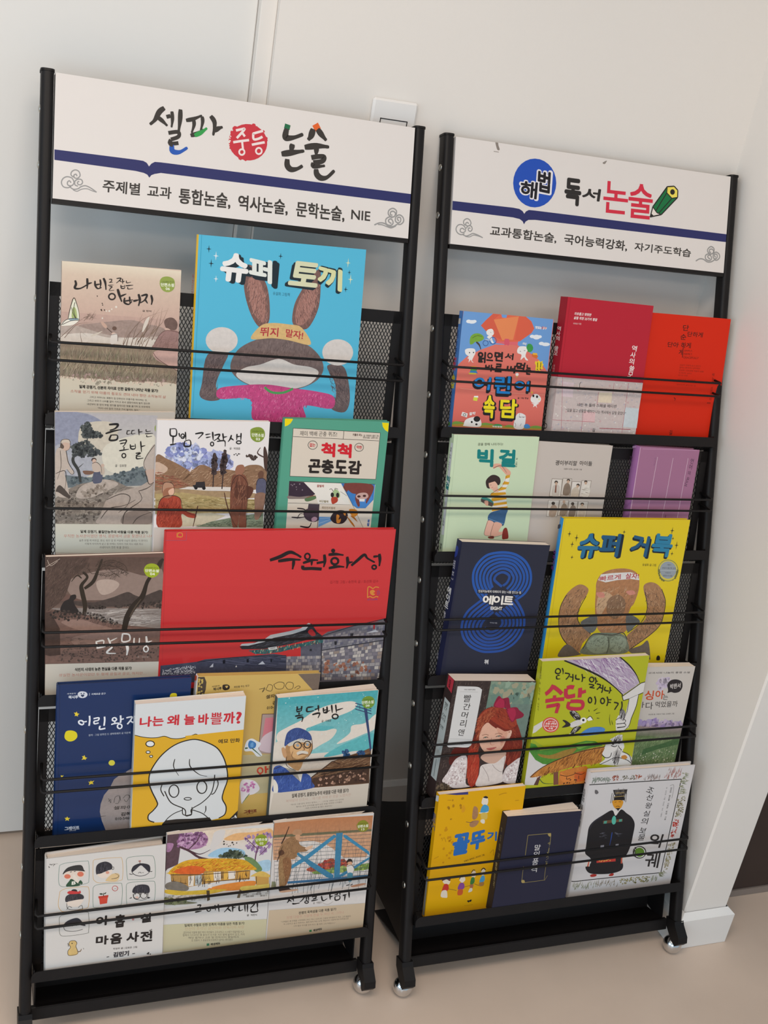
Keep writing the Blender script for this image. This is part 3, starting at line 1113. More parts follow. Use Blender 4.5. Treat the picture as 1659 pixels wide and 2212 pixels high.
ART['nabi'] = '''G e3d6c0/2 d6c0ac/4 -3.3 -18.9 1563 16.8 1566 169 -8.7 163
G d6c0ac/4 c9a99a/6 -8.7 163 1566 169 1576 675 -5.4 768
G c3a396/8 b59a8e/14 -7.5 649 1576 675 1578 1096 -7.5 1068
Q a08a80/25 237 814 413 781 636 742 876 709 1013 721 1091 750 1245 764 1371 811 1375 919 1099 980 641 943 253 903
Q b8a79c/22 -11.2 858 193 824 371 866 580 916 883 945 1250 910 1531 911 1567 1018 795 1026 -7.8 1052
Q d8cdc2/12 -9.3 962 342 913 642 958 1097 934 1347 998 1334 1077 795 1057 -7.5 1068
P 93806c/30 -8.1 1037 644 1034 1257 1080 1578 1096 1581 1553 1430 1527 1117 1524 810 1551 536 1515 266 1511 -0.2 1491
H 7d7560,a3957e,6e5f50,b5a58c,8c8668 420 175 7.3 -82 24 11 -6.8 1113 645 1095 1258 1111 1271 1470 656 1480 -0.5 1476
H 8e8a6c,6f5b4c,b0a48c,5f5040 160 132 5.9 -75 35 12 -3.9 1279 1110 1305 1565 1348 1556 1522 657 1542 0 1506
D b89a90,a58a7e,8a7062 60 8.8 21 0 0 13 -1 1445 1571 1490 1573 1553 0 1506
G d2c7b2 d4cab8 -2.6 1525 207 1538 216 1963 2.1 1970
G d2c7b2 d4cab8 -4.5 1583 1584 1585 1576 2001 -7.1 1951
D d2c7b2 70 17.6 38 0 0 14 0.6 1540 506 1540 1118 1555 1574 1561 1575 1601 1.3 1582
#picture f
H 806858,6f5a4c,9a8272 20 394 10.6 -62 14 21 820 872 1167 730 1320 690 1100 1011
Y 7d6557 12.2 856 1054 911 867 1088 673 1384 548
Q d9cdc0 1060 843 1090 719 1141 652 1152 669 1122 763 1079 850
Q d3c6b6 402 933 475 899 537 875 461 930 387 956
Y 7a6356 8.7 5.5 977 135 850 264 737 425 652
Y 7a6356 8.8 49 989 193 816 309 780 413 774
Y 7a6356 7.4 271 1038 253 903 343 959
H 6f5a4c 14 88 5.9 -30 40 22 277 661 425 652 426 713 308 720
Q ece6d8 -3 827 60 749 191 724 235 739 163 810 47 832
Q e3e2cc 91 732 115 612 149 476 186 518 226 650 235 739 176 742
Q a9b878 135 715 151 587 188 607 205 711 191 734
Q 8fa8b0 96 740 191 726 220 743 133 763
X 3d3028 10.2 91 732 112 612 156 463 194 532 230 664 232 751
X 3d3028 8.7 -2.8 835 66 752 191 724 235 742
C 3d3028 7.3 172 519 159 624 191 734
C 3d3028 7.3 132 588 153 669 191 735
C 3d3028 7.3 17.2 819 133 760 235 748
Q c9a694 514 768 534 748 592 801 586 832 556 826
L 5a4438 9 593 831 670 895
Q d8b7a4 655 896 700 886 723 915 686 940
E 6b5246 692 830 30 -1.7 0.8 27
Q ded5cc 656 919 730 900 740 983 704 1034 644 1034
C 6a5247 6 659 919 731 907 739 999
Q 6f5850/20 1351 704 1396 652 1474 647 1532 709 1526 787 1480 813 1394 802
Q cfae9e 1367 788 1417 793 1449 822 1387 833
Q 9b7a74/20 1231 1004 1311 868 1402 817 1560 839 1570 1081 1225 1066
H 7c5f58 30 93 6.2 -50 40 23 1254 1003 1326 867 1545 863 1553 1066
Q cba69b/10 1220 1129 1335 1084 1570 1088 1565 1348 1389 1277 1262 1220
C 6a4d45 7.7 1231 1004 1311 868 1402 817 1560 839
C 6a4d45 7.8 1220 1129 1277 1204 1389 1277 1566 1364
D 3a2c25 6 7.4 11.8 0 0 24 390 415 522 406 573 643 454 636
D e6ddd0 6 10.4 16.4 0 0 25 569 493 749 512 751 572 486 739
#series_seal f
Q 93a24e 1275 159 1313 111 1390 99 1461 131 1478 206 1458 268 1398 305 1326 292 1281 234
T 56662c 1 1295 197 1467 179 1294 164|교과서에서 만나는
T f2f3e2 3 1290 234 1469 230 1288 188|단편소설
T f2f3e2 3 1357 278 1412 277 1355 244|06
#title f
X 2e2724 31 169 235 182 281 168 335 241 333 339 270
X 2e2724 31 323 197 327 271 323 336
X 2e2724 24 325 271 386 249
X 2e2724 26 423 223 428 282 461 321 511 303
X 2e2724 24 488 200 498 259 488 316
X 2e2724 22 430 276 495 259
X 2e2724 31 531 179 557 240 568 332
X 3c322c 13 603 192 638 189 630 220 607 233 654 224
X 3c322c 11.2 593 270 664 259
X 3c322c 13 611 284 647 284 624 310 613 338 675 327
X 2e2724 14.9 701 173 760 166 728 207 699 233
X 2e2724 15 734 192 771 216
X 2e2724 15 778 170 783 239
X 2e2724 13.1 782 209 809 201
X 2e2724 15 760 253 767 294 809 291 808 249
X 2e2724 11.2 760 274 808 267
X 2e2724 13.2 830 191 837 220 891 207
X 2e2724 15 823 260 922 244
X 2e2724 13.2 850 273 857 300 920 290
O 2e2724 19.4 648 413 42 -2.8 1.1 39
X 2e2724 36 719 309 746 392 778 474
X 2e2724 24 752 406 835 365
X 2e2724 26 816 417 811 478 869 501 913 456
X 2e2724 23 878 398 888 497
X 2e2724 21 811 463 928 437
X 2e2724 27 929 455 1004 432
X 2e2724 34 995 357 1016 434 1000 514
X 2e2724 27 1032 379 1108 358 1080 430 1020 473
X 2e2724 25 1079 415 1121 473
X 2e2724 31 1163 358 1180 423 1171 488
T 6b5a50 2 1055 587 1174 586 1054 562|글 현덕
#blurb f
T 37322c 4 251 1653 1304 1674 250 1604|일제 강점기, 신분의 차이로 인한 갈등이 나타난 작품 읽기!
T c07868 0 139 1712 1415 1750 139 1672|소작을 얻기 위해 마름의 횡포도 견뎌 내야 했던 소작농의 삶
T 4d463e 0 389 1778 1161 1799 388 1750|그리고 어머니는 경환이 집 안주인이 꾸중꾸중 하더라는 것,
T 4d463e 0 360 1825 1197 1843 359 1797|그리고 바우가 나비를 잡아 가지고 와서 경환이에게 빌지 않으면
T 4d463e 0 358 1875 1199 1890 357 1847|내년부터 땅 얻어 부칠 생각을 말라더란 말을 옮기며 또 바우에게
T 4d463e 0 498 1924 1066 1939 497 1896|“어서 나비 잡아 가지고 가서 빌어라, 빌어.”'''

ART['rabbit'] = '''L 2f97b8 5.8 41 -24 30 2472
#picture f
Q 7a5a52/30 655 544 694 349 818 397 972 579 1039 829 1046 1105 927 1192 795 1042 688 775
Q a5766a/30 717 578 764 517 889 566 975 794 983 1089 901 1094 788 924
Q 7a5a52/30 1494 641 1588 476 1735 327 1770 502 1764 861 1636 1150 1489 1169 1389 1085 1404 845
Q a5766a/30 1518 679 1657 550 1718 665 1683 907 1569 1104 1442 1102 1438 882
H 6a4c46,b98a7e,8d675e 240 69 8.1 -80 22 31 675 543 972 579 1046 1105 925 1152 743 849
H 6a4c46,b98a7e,8d675e 240 71 8.4 -105 22 32 1513 600 1759 503 1746 903 1593 1133 1419 1063
Q 75635f/30 529 1749 619 1526 856 1374 1183 1297 1545 1357 1791 1507 1903 1707 1819 1896 1549 2030 1232 2063 853 2016 620 1905
H 5c4b48,8a7772 260 61 8.1 -85 25 33 565 1648 857 1394 1226 1324 1611 1394 1841 1607 1812 1793 637 1844
Q d9d2cc/8 617 1865 755 1758 959 1709 1224 1616 1461 1686 1720 1715 1833 1792 1695 1963 1401 2046 1063 2053 768 1979
Q 6b5a58/28 139 2004 199 1606 479 1572 428 1753 357 1936 343 2056 412 2214 251 2250 117 2185
Q 6b5a58/28 1955 1684 2195 1673 2301 1897 2343 2189 2271 2349 2068 2303 2121 2133 2094 1926
H 4f4140,85726e 170 56 8 -70 40 34 139 2004 219 1605 460 1593 357 1936 371 2216 147 2183
H 4f4140,85726e 170 61 8.7 -110 40 35 1979 1703 2175 1694 2306 1959 2328 2231 2089 2281
E d8d0ca/10 389 1399 226 -12.2 9.5 181
E d8d0ca/10 2103 1481 236 -11.8 14.8 189
Q c84880/22 380 2075 647 2020 1059 1988 1442 2024 1832 2061 2088 2124 2068 2303 1652 2274 1651 2504 935 2523 843 2209 402 2215
H b03a70,d86a98,a83468,e07fa8 420 45 10.1 -80 30 36 394 2074 1060 1998 2056 2136 2045 2283 1631 2275 1647 2504 945 2523 843 2199 411 2204
C 4d9a55 33 1041 2029 1150 2096 1319 2096 1464 2033
Q d8b478/14 804 1357 926 1172 1088 1119 1339 1124 1531 1157 1686 1390 1354 1347 1102 1331
T b3323c 3 926 1311 1192 1308 931 1183|뛰지
T b3323c 3 1300 1302 1560 1328 1305 1186|말자!
T 2b5f76 0 1080 732 1325 735 1081 685|유설화 그림책
S 17242c 147 179 37 53
S e8ecee 249 263 39 63
S 17242c 188 369 39 59
S e8ecee 265 569 34 47
S 17242c 1159 194 33 45
S dfe2b8 2158 207 39 69
S 17242c 2188 338 28 37
S dfe2b8 2213 434 41 73
S 17242c 2151 579 35 43
#title_shadow f
T 1d2930 5 348 601 734 616 371 210|슈
T 1d2930 5 770 606 1123 631 768 239|퍼
T 1d2930 5 1261 586 1699 614 1301 255|토
T 1d2930 5 1736 588 2087 639 1731 236|끼
T 1d2930 5 368 611 759 630 408 241|슈
T 1d2930 5 791 616 1141 646 802 255|퍼
T 1d2930 5 1241 599 1679 628 1282 283|토
T 1d2930 5 1720 605 2070 653 1712 269|끼
#title f
T efece8 5 303 589 701 603 331 198|슈
T e4e8e0 5 721 539 1059 589 706 217|퍼
T d8d8b4 5 1285 577 1719 589 1333 236|토
T dadaa6 5 1721 557 2098 623 1706 250|끼
#cover s
V a3402c 3 155 522 172 831 113|슈퍼토끼
P 3a3020 242 95 166 94 156 179 232 180'''

ART['geum'] = '''G b3aeb0/10 c9c4b6/6 -0.4 1.7 1335 46 1326 943 0.3 918
Q 8f92a4/22 3.3 11.4 326 10.1 513 68 645 186 477 325 308 463 140 561 1.4 579
Q c9bfae/12 326 206 664 127 817 246 705 466 478 604 328 643
Q a9aab2/20 1.8 461 327 503 555 746 328 924 0.3 918
Q d6d0c0/8 667 445 1282 308 1292 736 902 853 651 768
P 6d767a/24 0.3 918 140 860 385 895 614 899 825 852 979 813 1154 754 1319 901 1322 1026 -0.1 1039
D 4d575c,5d676b,6f7a7c 160 11.2 30 0 0 41 9.7 898 385 885 652 889 825 835 980 823 1076 753 1175 796 1217 941 904 996 9.4 999
P 857a70/30 -0.5 1180 197 1043 329 985 557 949 749 932 944 1038 1101 1062 1322 1026 1334 1593 -1.7 1539
H 5f564e,a0958a,776b61,b3a89c 260 112 9.4 -20 40 42 -0.5 1180 329 1005 749 952 1102 1104 1302 1234 1310 1571 -1.7 1527
D 6f655c,93887c,564d46 140 9.4 28 0 0 43 -0.5 1180 197 1084 711 1054 617 1340 522 1545 -1.7 1527
Q b5a79c/20 272 1167 329 1026 480 958 652 930 827 995 673 1094 424 1191
D 8a7c70,9d9084 60 9.5 27 0 0 44 310 1107 653 971 673 1094 405 1190
Q b0a196/16 674 1218 828 1118 1101 1042 1321 984 1334 1593 581 1563 599 1423
Q 8a7a70/14 911 1432 1107 1375 1286 1422 1270 1583 893 1574
X 4a403a 11.6 674 1218 867 1140 985 1184 948 1308 832 1409
X 4a403a 11.6 599 1485 714 1343 909 1307 1065 1228
X 4a403a 13.8 893 1570 911 1432 988 1351 1144 1230 1102 1104
X 4a403a 11.8 1102 1104 1219 1065 1321 984
X 4a403a 11.9 1031 1574 1109 1480 1306 1402
#picture f
X 3a3a38 42 329 965 300 803 234 681 243 602 327 543 402 484
X 3a3a38 18.8 327 547 411 444 401 246
X 3a3a38 15 327 553 516 574 611 565
X 55524e 11.3 300 762 365 703
D 3c3f40,4c5050,585c5a 130 13.1 32 0 0 45 345 206 419 137 476 265 609 306 590 345 364 344
D 3c3f40,4c5050,585c5a 150 13 34 0 0 46 215 462 402 384 477 464 592 545 611 585 459 604 234 602
Q bfb0a4/10 1.3 599 48 481 122 491 159 601 187 741 243 822 206 851 150 780 122 840 159 1002 168 1164 -0.3 1099
X 3e332d 9.2 48 481 131 501 168 681 241 818 208 850 152 780
X 3e332d 9.3 6.1 838 122 800 140 921 121 1082
X 3e332d 7.4 66 521 75 739 28 919
Q c9ab9a 76 442 141 402 187 432 181 502 131 525 94 501
Q 5e4e44 66 481 76 422 113 462 103 497
Q cdbcac 66 422 104 367 178 373 196 423 131 412
X 3e332d 7.4 70 461 85 382 168 371 196 423 181 502 140 525
Q 4f453f 5.4 1079 65 1000 197 1165 140 1168 46 1100
Q 575a6c/15 490 968 499 826 555 786 613 848 605 960 547 985
Q c4b2a4 489 806 479 705 536 685 593 747 594 807 537 827
E 4a3d36 501 655 34 0.4 0.2 30
E cfb09e 505 673 25 0.3 0.2 30
Q 7a5a4a 362 804 499 816 470 856 385 854
E c7ac9c 616 735 23 0.3 0.2 24
Q bfae9f 586 767 635 767 640 849 594 858
X 3e332d 7.6 479 705 536 689 593 747 606 848
Q b9aca2/8 1309 450 1210 591 1163 714 1179 796 1317 818
X 4a403a 9.8 1309 450 1210 591 1163 714 1195 806
Q bfa698 1185 816 1317 808 1321 984 1248 1003 1216 899
C 3e332d 9.8 1185 816 1238 1003 1320 974
#title f
X 201c1b 31 694 171 809 167 779 222 703 250
X 201c1b 26 650 294 760 258 863 238
X 201c1b 26 726 310 704 382 796 378 803 318 726 314
X 302a28 14.4 928 258 975 253
X 302a28 14.4 936 259 933 303 983 297
X 302a28 14.5 990 255 1036 249
X 302a28 14.5 998 255 995 299 1045 291
X 302a28 19.4 1086 231 1095 319
X 302a28 14.5 1095 275 1141 267
X 302a28 14.6 1187 235 1192 267 1250 259
X 302a28 14.6 1173 299 1282 292
X 302a28 14.6 1196 315 1201 340 1267 332
X 201c1b 19.2 831 398 923 383 908 439 878 479
X 201c1b 16.8 843 435 915 419
X 201c1b 16.9 897 479 894 520
X 201c1b 19.2 832 531 963 512
O 201c1b 15.5 895 600 25 0.3 0.4 30
X 201c1b 19.3 978 444 990 504 1044 501 1043 436
X 201c1b 16.9 986 472 1044 468
X 201c1b 19.5 1116 400 1131 554
X 201c1b 17.1 1122 477 1180 461
X 201c1b 19.5 1053 570 1116 566 1058 606 1124 611
X 201c1b 19.5 1062 614 1074 647 1156 636
T 55504a 1 781 757 928 759 781 721|글 · 김유정
#series_seal f
E 93a24e 1323 223 23 0 1.1 48
#blurb f
G cfcabb c4c6bb -1.7 1539 1320 1593 1320 2032 -8.7 1949
T 37322c 4 327 1684 1241 1730 327 1638|일제 강점기, 물질만능주의 바람을 다룬 작품 읽기!
T c07868 0 109 1742 1314 1789 109 1692|우직한 농사꾼이었던 영식, 콩밭에서 금을 찾겠다고 나서
T 4d463e 0 312 1804 1243 1846 312 1771|슬픈 모델 제 버로값, 몽상, 빚진 집 된 커닿에 나날이 졸라는 이 판이다.
T 4d463e 0 389 1853 1176 1890 389 1824|이렇게 아지하게 살고 말 바에는 차라리 가로 지나 세로 지나
T 4d463e 0 583 1916 985 1938 583 1878|사내자식이 한번 해 볼 것이다.'''

ART['mobeom'] = '''G e3dfe3 d9d3d8 -0.9 665 1550 666 1560 836 4.8 829
D 9aa0cc/30,adb3d8/30,c2c6e0/30,8a90c4/34,a3add6/30 150 32 79 0 0 51 157 400 353 348 595 387 841 458 1028 499 1077 645 833 686 566 645 366 665 182 542
D c2cae2/20,d6d9e8/20,7f88bc/30 70 19.7 51 0 0 52 158 420 353 358 659 459 562 562 261 542
Q 8d6c52/25 3.2 502 162 542 365 645 490 748 374 851 547 665 666 624 854 707 976 686 1122 708 1184 687 1326 624 1518 666 1579 964 10.5 994
H 6b4a36,a5856a,85654c,b8987c 220 79 9.8 -35 30 53 5.3 563 367 686 667 634 977 707 1518 666 1534 921 17.5 911
Q c9ad98/10 6 583 167 665 111 747 1.9 747
P d9d0c8/6 458 935 990 943 1367 958 1413 1027 993 1002 380 989 338 965
Q a58a68/20 10.5 994 338 968 787 1000 1414 1038 1376 1112 586 1083 14.1 1097
P b09a6a/24 12 1035 381 1018 999 1108 1558 1136 1560 1331 22 1327
H 8a7a48,c8b88a,7d6a40,a89060 200 139 9.9 4 10 54 14.1 1097 586 1083 1505 1135 1516 1308 21 1285
P cfc5a8/12 353 1332 802 1318 1013 1365 709 1509 321 1518
P 7e8a72/30 586 1523 809 1447 1222 1368 1560 1331 1574 1553
H 5f6d58,8d987e,4d5a48 160 82 10.3 -10 20 55 626 1507 1223 1379 1540 1352 1552 1537
H 8e5040,b06a50,7a4638 90 98 9.8 8 10 56 0.5 706 170 747 373 831 497 894 378 955 9.1 953
#picture f
D 3c3030,4a3a38 70 16.3 31 0 0 61 778 624 810 437 850 624 836 749 799 749
L 3a2e2c 16.4 809 707 809 942
D 3c3030,4a3a38 80 16.4 33 0 0 62 907 624 956 385 983 582 967 749 922 749
L 3a2e2c 16.5 945 707 938 972
P 2f2a2c 522 915 562 907 568 869 690 865 702 945 662 953 539 948
E 1d1a1c 570 953 24 0.2 1.1 25
E 1d1a1c 682 958 25 0.2 1.2 25
Q a8432f/22 58 1202 104 1098 222 1058 354 1101 390 1249 515 1314 588 1336 580 1391 477 1377 384 1333 381 1519 63 1512
H 8a3024,c25a44,7a281c 150 80 8 -70 30 63 68 1202 222 1068 355 1122 381 1502 78 1496
Q 9e6a50 123 1078 114 953 175 892 267 944 270 1017 233 1079 183 1099
Q b58a70 101 1015 101 912 155 867 245 896 257 938 158 954
Q e0b49a 189 995 258 954 271 1027 222 1068
X 3d2520 8 105 1015 109 912 155 867 248 900 272 1017 223 1079
X 3d2520 10 58 1202 104 1098 222 1058 354 1101 412 1270 578 1357
X 5a3a2c 18.4 609 1214 579 1378 555 1519
Q 7a4a38/24 1067 834 1125 760 1251 771 1312 920 1314 1133 1306 1348 1318 1547 1211 1545 1211 1346 1190 1540 1127 1539 1069 1258
Q 5d3628/24 1119 940 1239 919 1388 963 1354 1091 1272 1133 1145 1110
H 58342a,94644e 90 104 8.3 -85 20 64 1077 834 1273 792 1322 1262 1111 1259
Q 9a6a54 1112 708 1139 634 1222 624 1247 697 1199 771 1136 771
X 452820 10.4 1066 1003 1098 834 1188 771 1300 898 1314 1133 1317 1543
X 452820 10.4 1137 961 1157 771
X 5a3a2c 16.6 974 1023 1025 1215 1122 1453 1201 1545
Q 5a5a70/18 1428 921 1444 835 1505 804 1574 879 1574 1050 1447 1049
Q 8c6a58/18 1425 1049 1574 1050 1556 1266 1501 1416 1437 1415 1425 1220
Q 6b4a3a 1443 750 1489 708 1527 740 1517 814 1464 819
X 3a2a26 8.5 1428 921 1464 825 1574 879 1556 1266 1501 1412
Q 4b3630/20 1502 413 1524 360 1570 497 1580 708 1531 666
X 4b3630 19 1530 518 1420 455 1457 371
D 4a3a34 20 12.5 25 0 0 65 1256 498 1337 456 1423 497 1385 560
D 2f2a2a 5 8.3 12.4 0 0 66 1068 467 1232 446 1234 481 1069 488
#title f
X 221e1d 22 181 113 189 209 264 213 260 124 189 121
X 221e1d 22 225 221 225 334
X 221e1d 22 186 343 273 326
X 221e1d 19.8 302 176 316 232
O 221e1d 15.9 355 220 24 -0.2 1.4 32
X 221e1d 19.9 389 159 402 276
X 221e1d 17.4 348 232 407 219
X 221e1d 22 386 288 385 358 465 353 457 276 386 288
X 221e1d 23 525 185 633 172 568 254
X 221e1d 17.6 666 196 738 183
X 221e1d 17.6 676 237 744 224
X 221e1d 25 765 154 779 273
O 221e1d 16.2 766 326 22 -0.2 1.3 27
X 221e1d 23 792 203 864 190 839 244 788 281
X 221e1d 20 834 239 877 272
X 221e1d 23 908 173 926 284
X 221e1d 17.9 919 230 972 218
X 221e1d 20 833 289 938 280 951 362
X 221e1d 23 1032 196 1015 254 988 292
X 221e1d 21 1026 242 1069 270
X 221e1d 21 1109 179 1110 270
X 221e1d 18 1111 220 1165 211
X 221e1d 21 1166 166 1168 274
O 221e1d 16.5 1141 299 33 -0.3 1.2 21
T 55504a 1 1015 403 1167 406 1013 370|글 · 박영준
#series_seal f
Q 84973a 1303 111 1376 81 1450 88 1501 141 1502 225 1452 284 1379 288 1315 239 1298 165
T 4a5a20 1 1323 156 1485 154 1321 127|교과서에서 만나는
T f2f3e2 3 1322 214 1494 221 1319 164|단편소설
T f2f3e2 3 1384 267 1442 271 1381 230|03
#blurb f
G cfc8c0 c8c0b4 8.7 1516 1574 1553 1587 1923 12.3 1910'''

ART['insect'] = '''P f0d800 -9.2 -40 117 -33 113 16.8 86 66 47 98 6.5 113
P f0d800 1474 17.9 1580 21 1584 157 1531 126 1491 77
P dccfbf 131 135 1463 172 1470 878 142 841
L 3b332d 7 131 135 1463 172 1470 878 142 841 131 135
L 3b332d 7 138 257 1455 292
L 3b332d 7.3 896 157 899 275
P dfd4c4 140 917 1473 954 1471 1646 150 1634
L 3b332d 7.1 140 917 1473 954
#picture f
P 3a2a38/10 140 920 382 929 466 977 522 1042 550 1106 509 1135 424 1150 310 1164 146 1157
Q 8a7a74 144 1136 309 1150 451 1135 511 1150 484 1178 283 1182 148 1179
Q 5f7a52 398 1179 480 1135 575 1135 564 1178 473 1216 415 1216
C a83a3a 7.2 425 1164 509 1135 567 1135
D 8d7f88 9 5.7 12.8 0 0 71 161 937 434 949 474 1063 218 1093
X 2c2028 10.1 501 1042 544 1042 513 991 537 970
L 3b332d 5.7 148 1242 1122 1268
P ece6dc 361 930 929 943 1122 1268 608 1253 550 1106
Q a8bf8c/12 811 1091 850 1033 912 1069 935 1149 864 1178 802 1149
E 2a2624 814 1120 26 -0.1 3.7 38
E 2a2624 897 1123 24 -0.1 3.8 38
Q b8442f/25 804 1163 891 1156 905 1221 828 1258
C 3b332d 7.3 762 1041 790 1026 824 1069
C 3b332d 7.3 851 1047 848 1018 894 1033
Q e8e4da 939 1047 1035 1119 1111 1207 1064 1251 967 1178
C 3b332d 4.4 934 1069 1037 1134 1098 1221
P 3f7fc4 932 943 1467 957 1469 1192 1356 1324 1221 1324 1149 1280
P e4dac8 932 943 1177 1331 1448 1332 1471 1646 1361 1645 1110 1265
P 4a8ad0 1147 1265 1179 1207 1424 1118 1461 1177 1370 1310 1236 1327
Q 7c4038/10 988 945 1406 954 1444 1074 1382 1148 1302 1104 1183 1104 1090 1075
Q 7c4038 970 989 1078 959 1044 1061 1023 1068
Q 7c4038 1176 1177 1196 1090 1260 1265 1233 1295
Q 7c4038 1356 1177 1436 1089 1364 1251
Q caa59c 1183 1133 1241 1089 1346 1089 1382 1148 1312 1192 1221 1185
P e8e4e0 1243 1180 1329 1180 1330 1221 1246 1218
E 4a2a26 1232 1142 27 -0.1 1.9 17.6
E 4a2a26 1318 1133 27 -0.1 1.9 17.6
C 3b332d 4.4 959 953 1149 1280 1361 1645
P 4a3f48 462 1256 626 1262 644 1513 449 1424
Q 4a3a44/10 400 1366 498 1323 624 1352 625 1513 516 1527 424 1468
Q c09aa8 527 1483 568 1454 613 1472 603 1512 546 1527
X 2c2228 20 295 1323 397 1337 445 1381
X 2c2228 20 221 1459 337 1467 437 1453
X 2c2228 11.6 309 1482 346 1409 419 1417
X 2c2228 23 363 1598 495 1614 532 1541
L 2c2228 7.3 626 1262 632 1639
P 6fa2d4 641 1454 833 1458 853 1514 642 1615
L c8d8e4 4.4 659 1484 827 1473
L c8d8e4 4.4 651 1557 829 1492
Q 33262a 819 1470 870 1382 970 1353 1063 1383 1087 1471 1021 1559 902 1558 838 1514
Q d98a34 911 1426 957 1441 948 1500 984 1485 975 1544 923 1544
Q d98a34 1003 1382 1047 1375 1046 1441
Q b8701f 1069 1442 1186 1560 1215 1620 1139 1545
Q b8701f 1128 1442 1243 1531 1260 1546 1190 1457
Q c98228/16 1103 1339 1208 1346 1245 1413 1190 1457 1125 1412
#lettering f
T 4a4640 0 239 243 797 244 236 171|재미 백배 곤충 퀴즈!
T 5a3f38 3 1037 227 1187 229 1036 190|카를로 피노
T 5a4f48 1 1208 232 1440 232 1205 203|글 · 마베네바 나울리 그림
T 5a4f48 1 1200 260 1437 263 1199 232|양진성 옮김 · 김태우 감수
O 3b332d 7.1 443 375 69 -1.4 5.7 62
O 3b332d 7.4 1155 395 68 -1.3 6.4 60
T cc2c34 3 398 401 484 402 396 345|없는
T cc2c34 3 1113 418 1202 422 1111 367|약한
T a3402f 3 566 1003 671 1005 563 963|꿀벌레
T 8a7a50 3 623 1233 761 1239 622 1196|비단벌레
T a08a70 2 670 1332 877 1341 670 1294|폭탄먼지벌레
V 3a62a8 4 1428 1495 1425 1607 33|봄볕
#title f
T d2202e 5 581 541 799 552 569 330|척
T d2202e 5 830 546 1052 562 818 333|척
T 2a211e 5 403 790 596 794 403 581|곤
T 2a211e 5 605 793 800 803 596 578|충
T 2a211e 5 811 794 1006 801 805 586|도
T 2a211e 5 1020 798 1229 807 1010 588|감'''

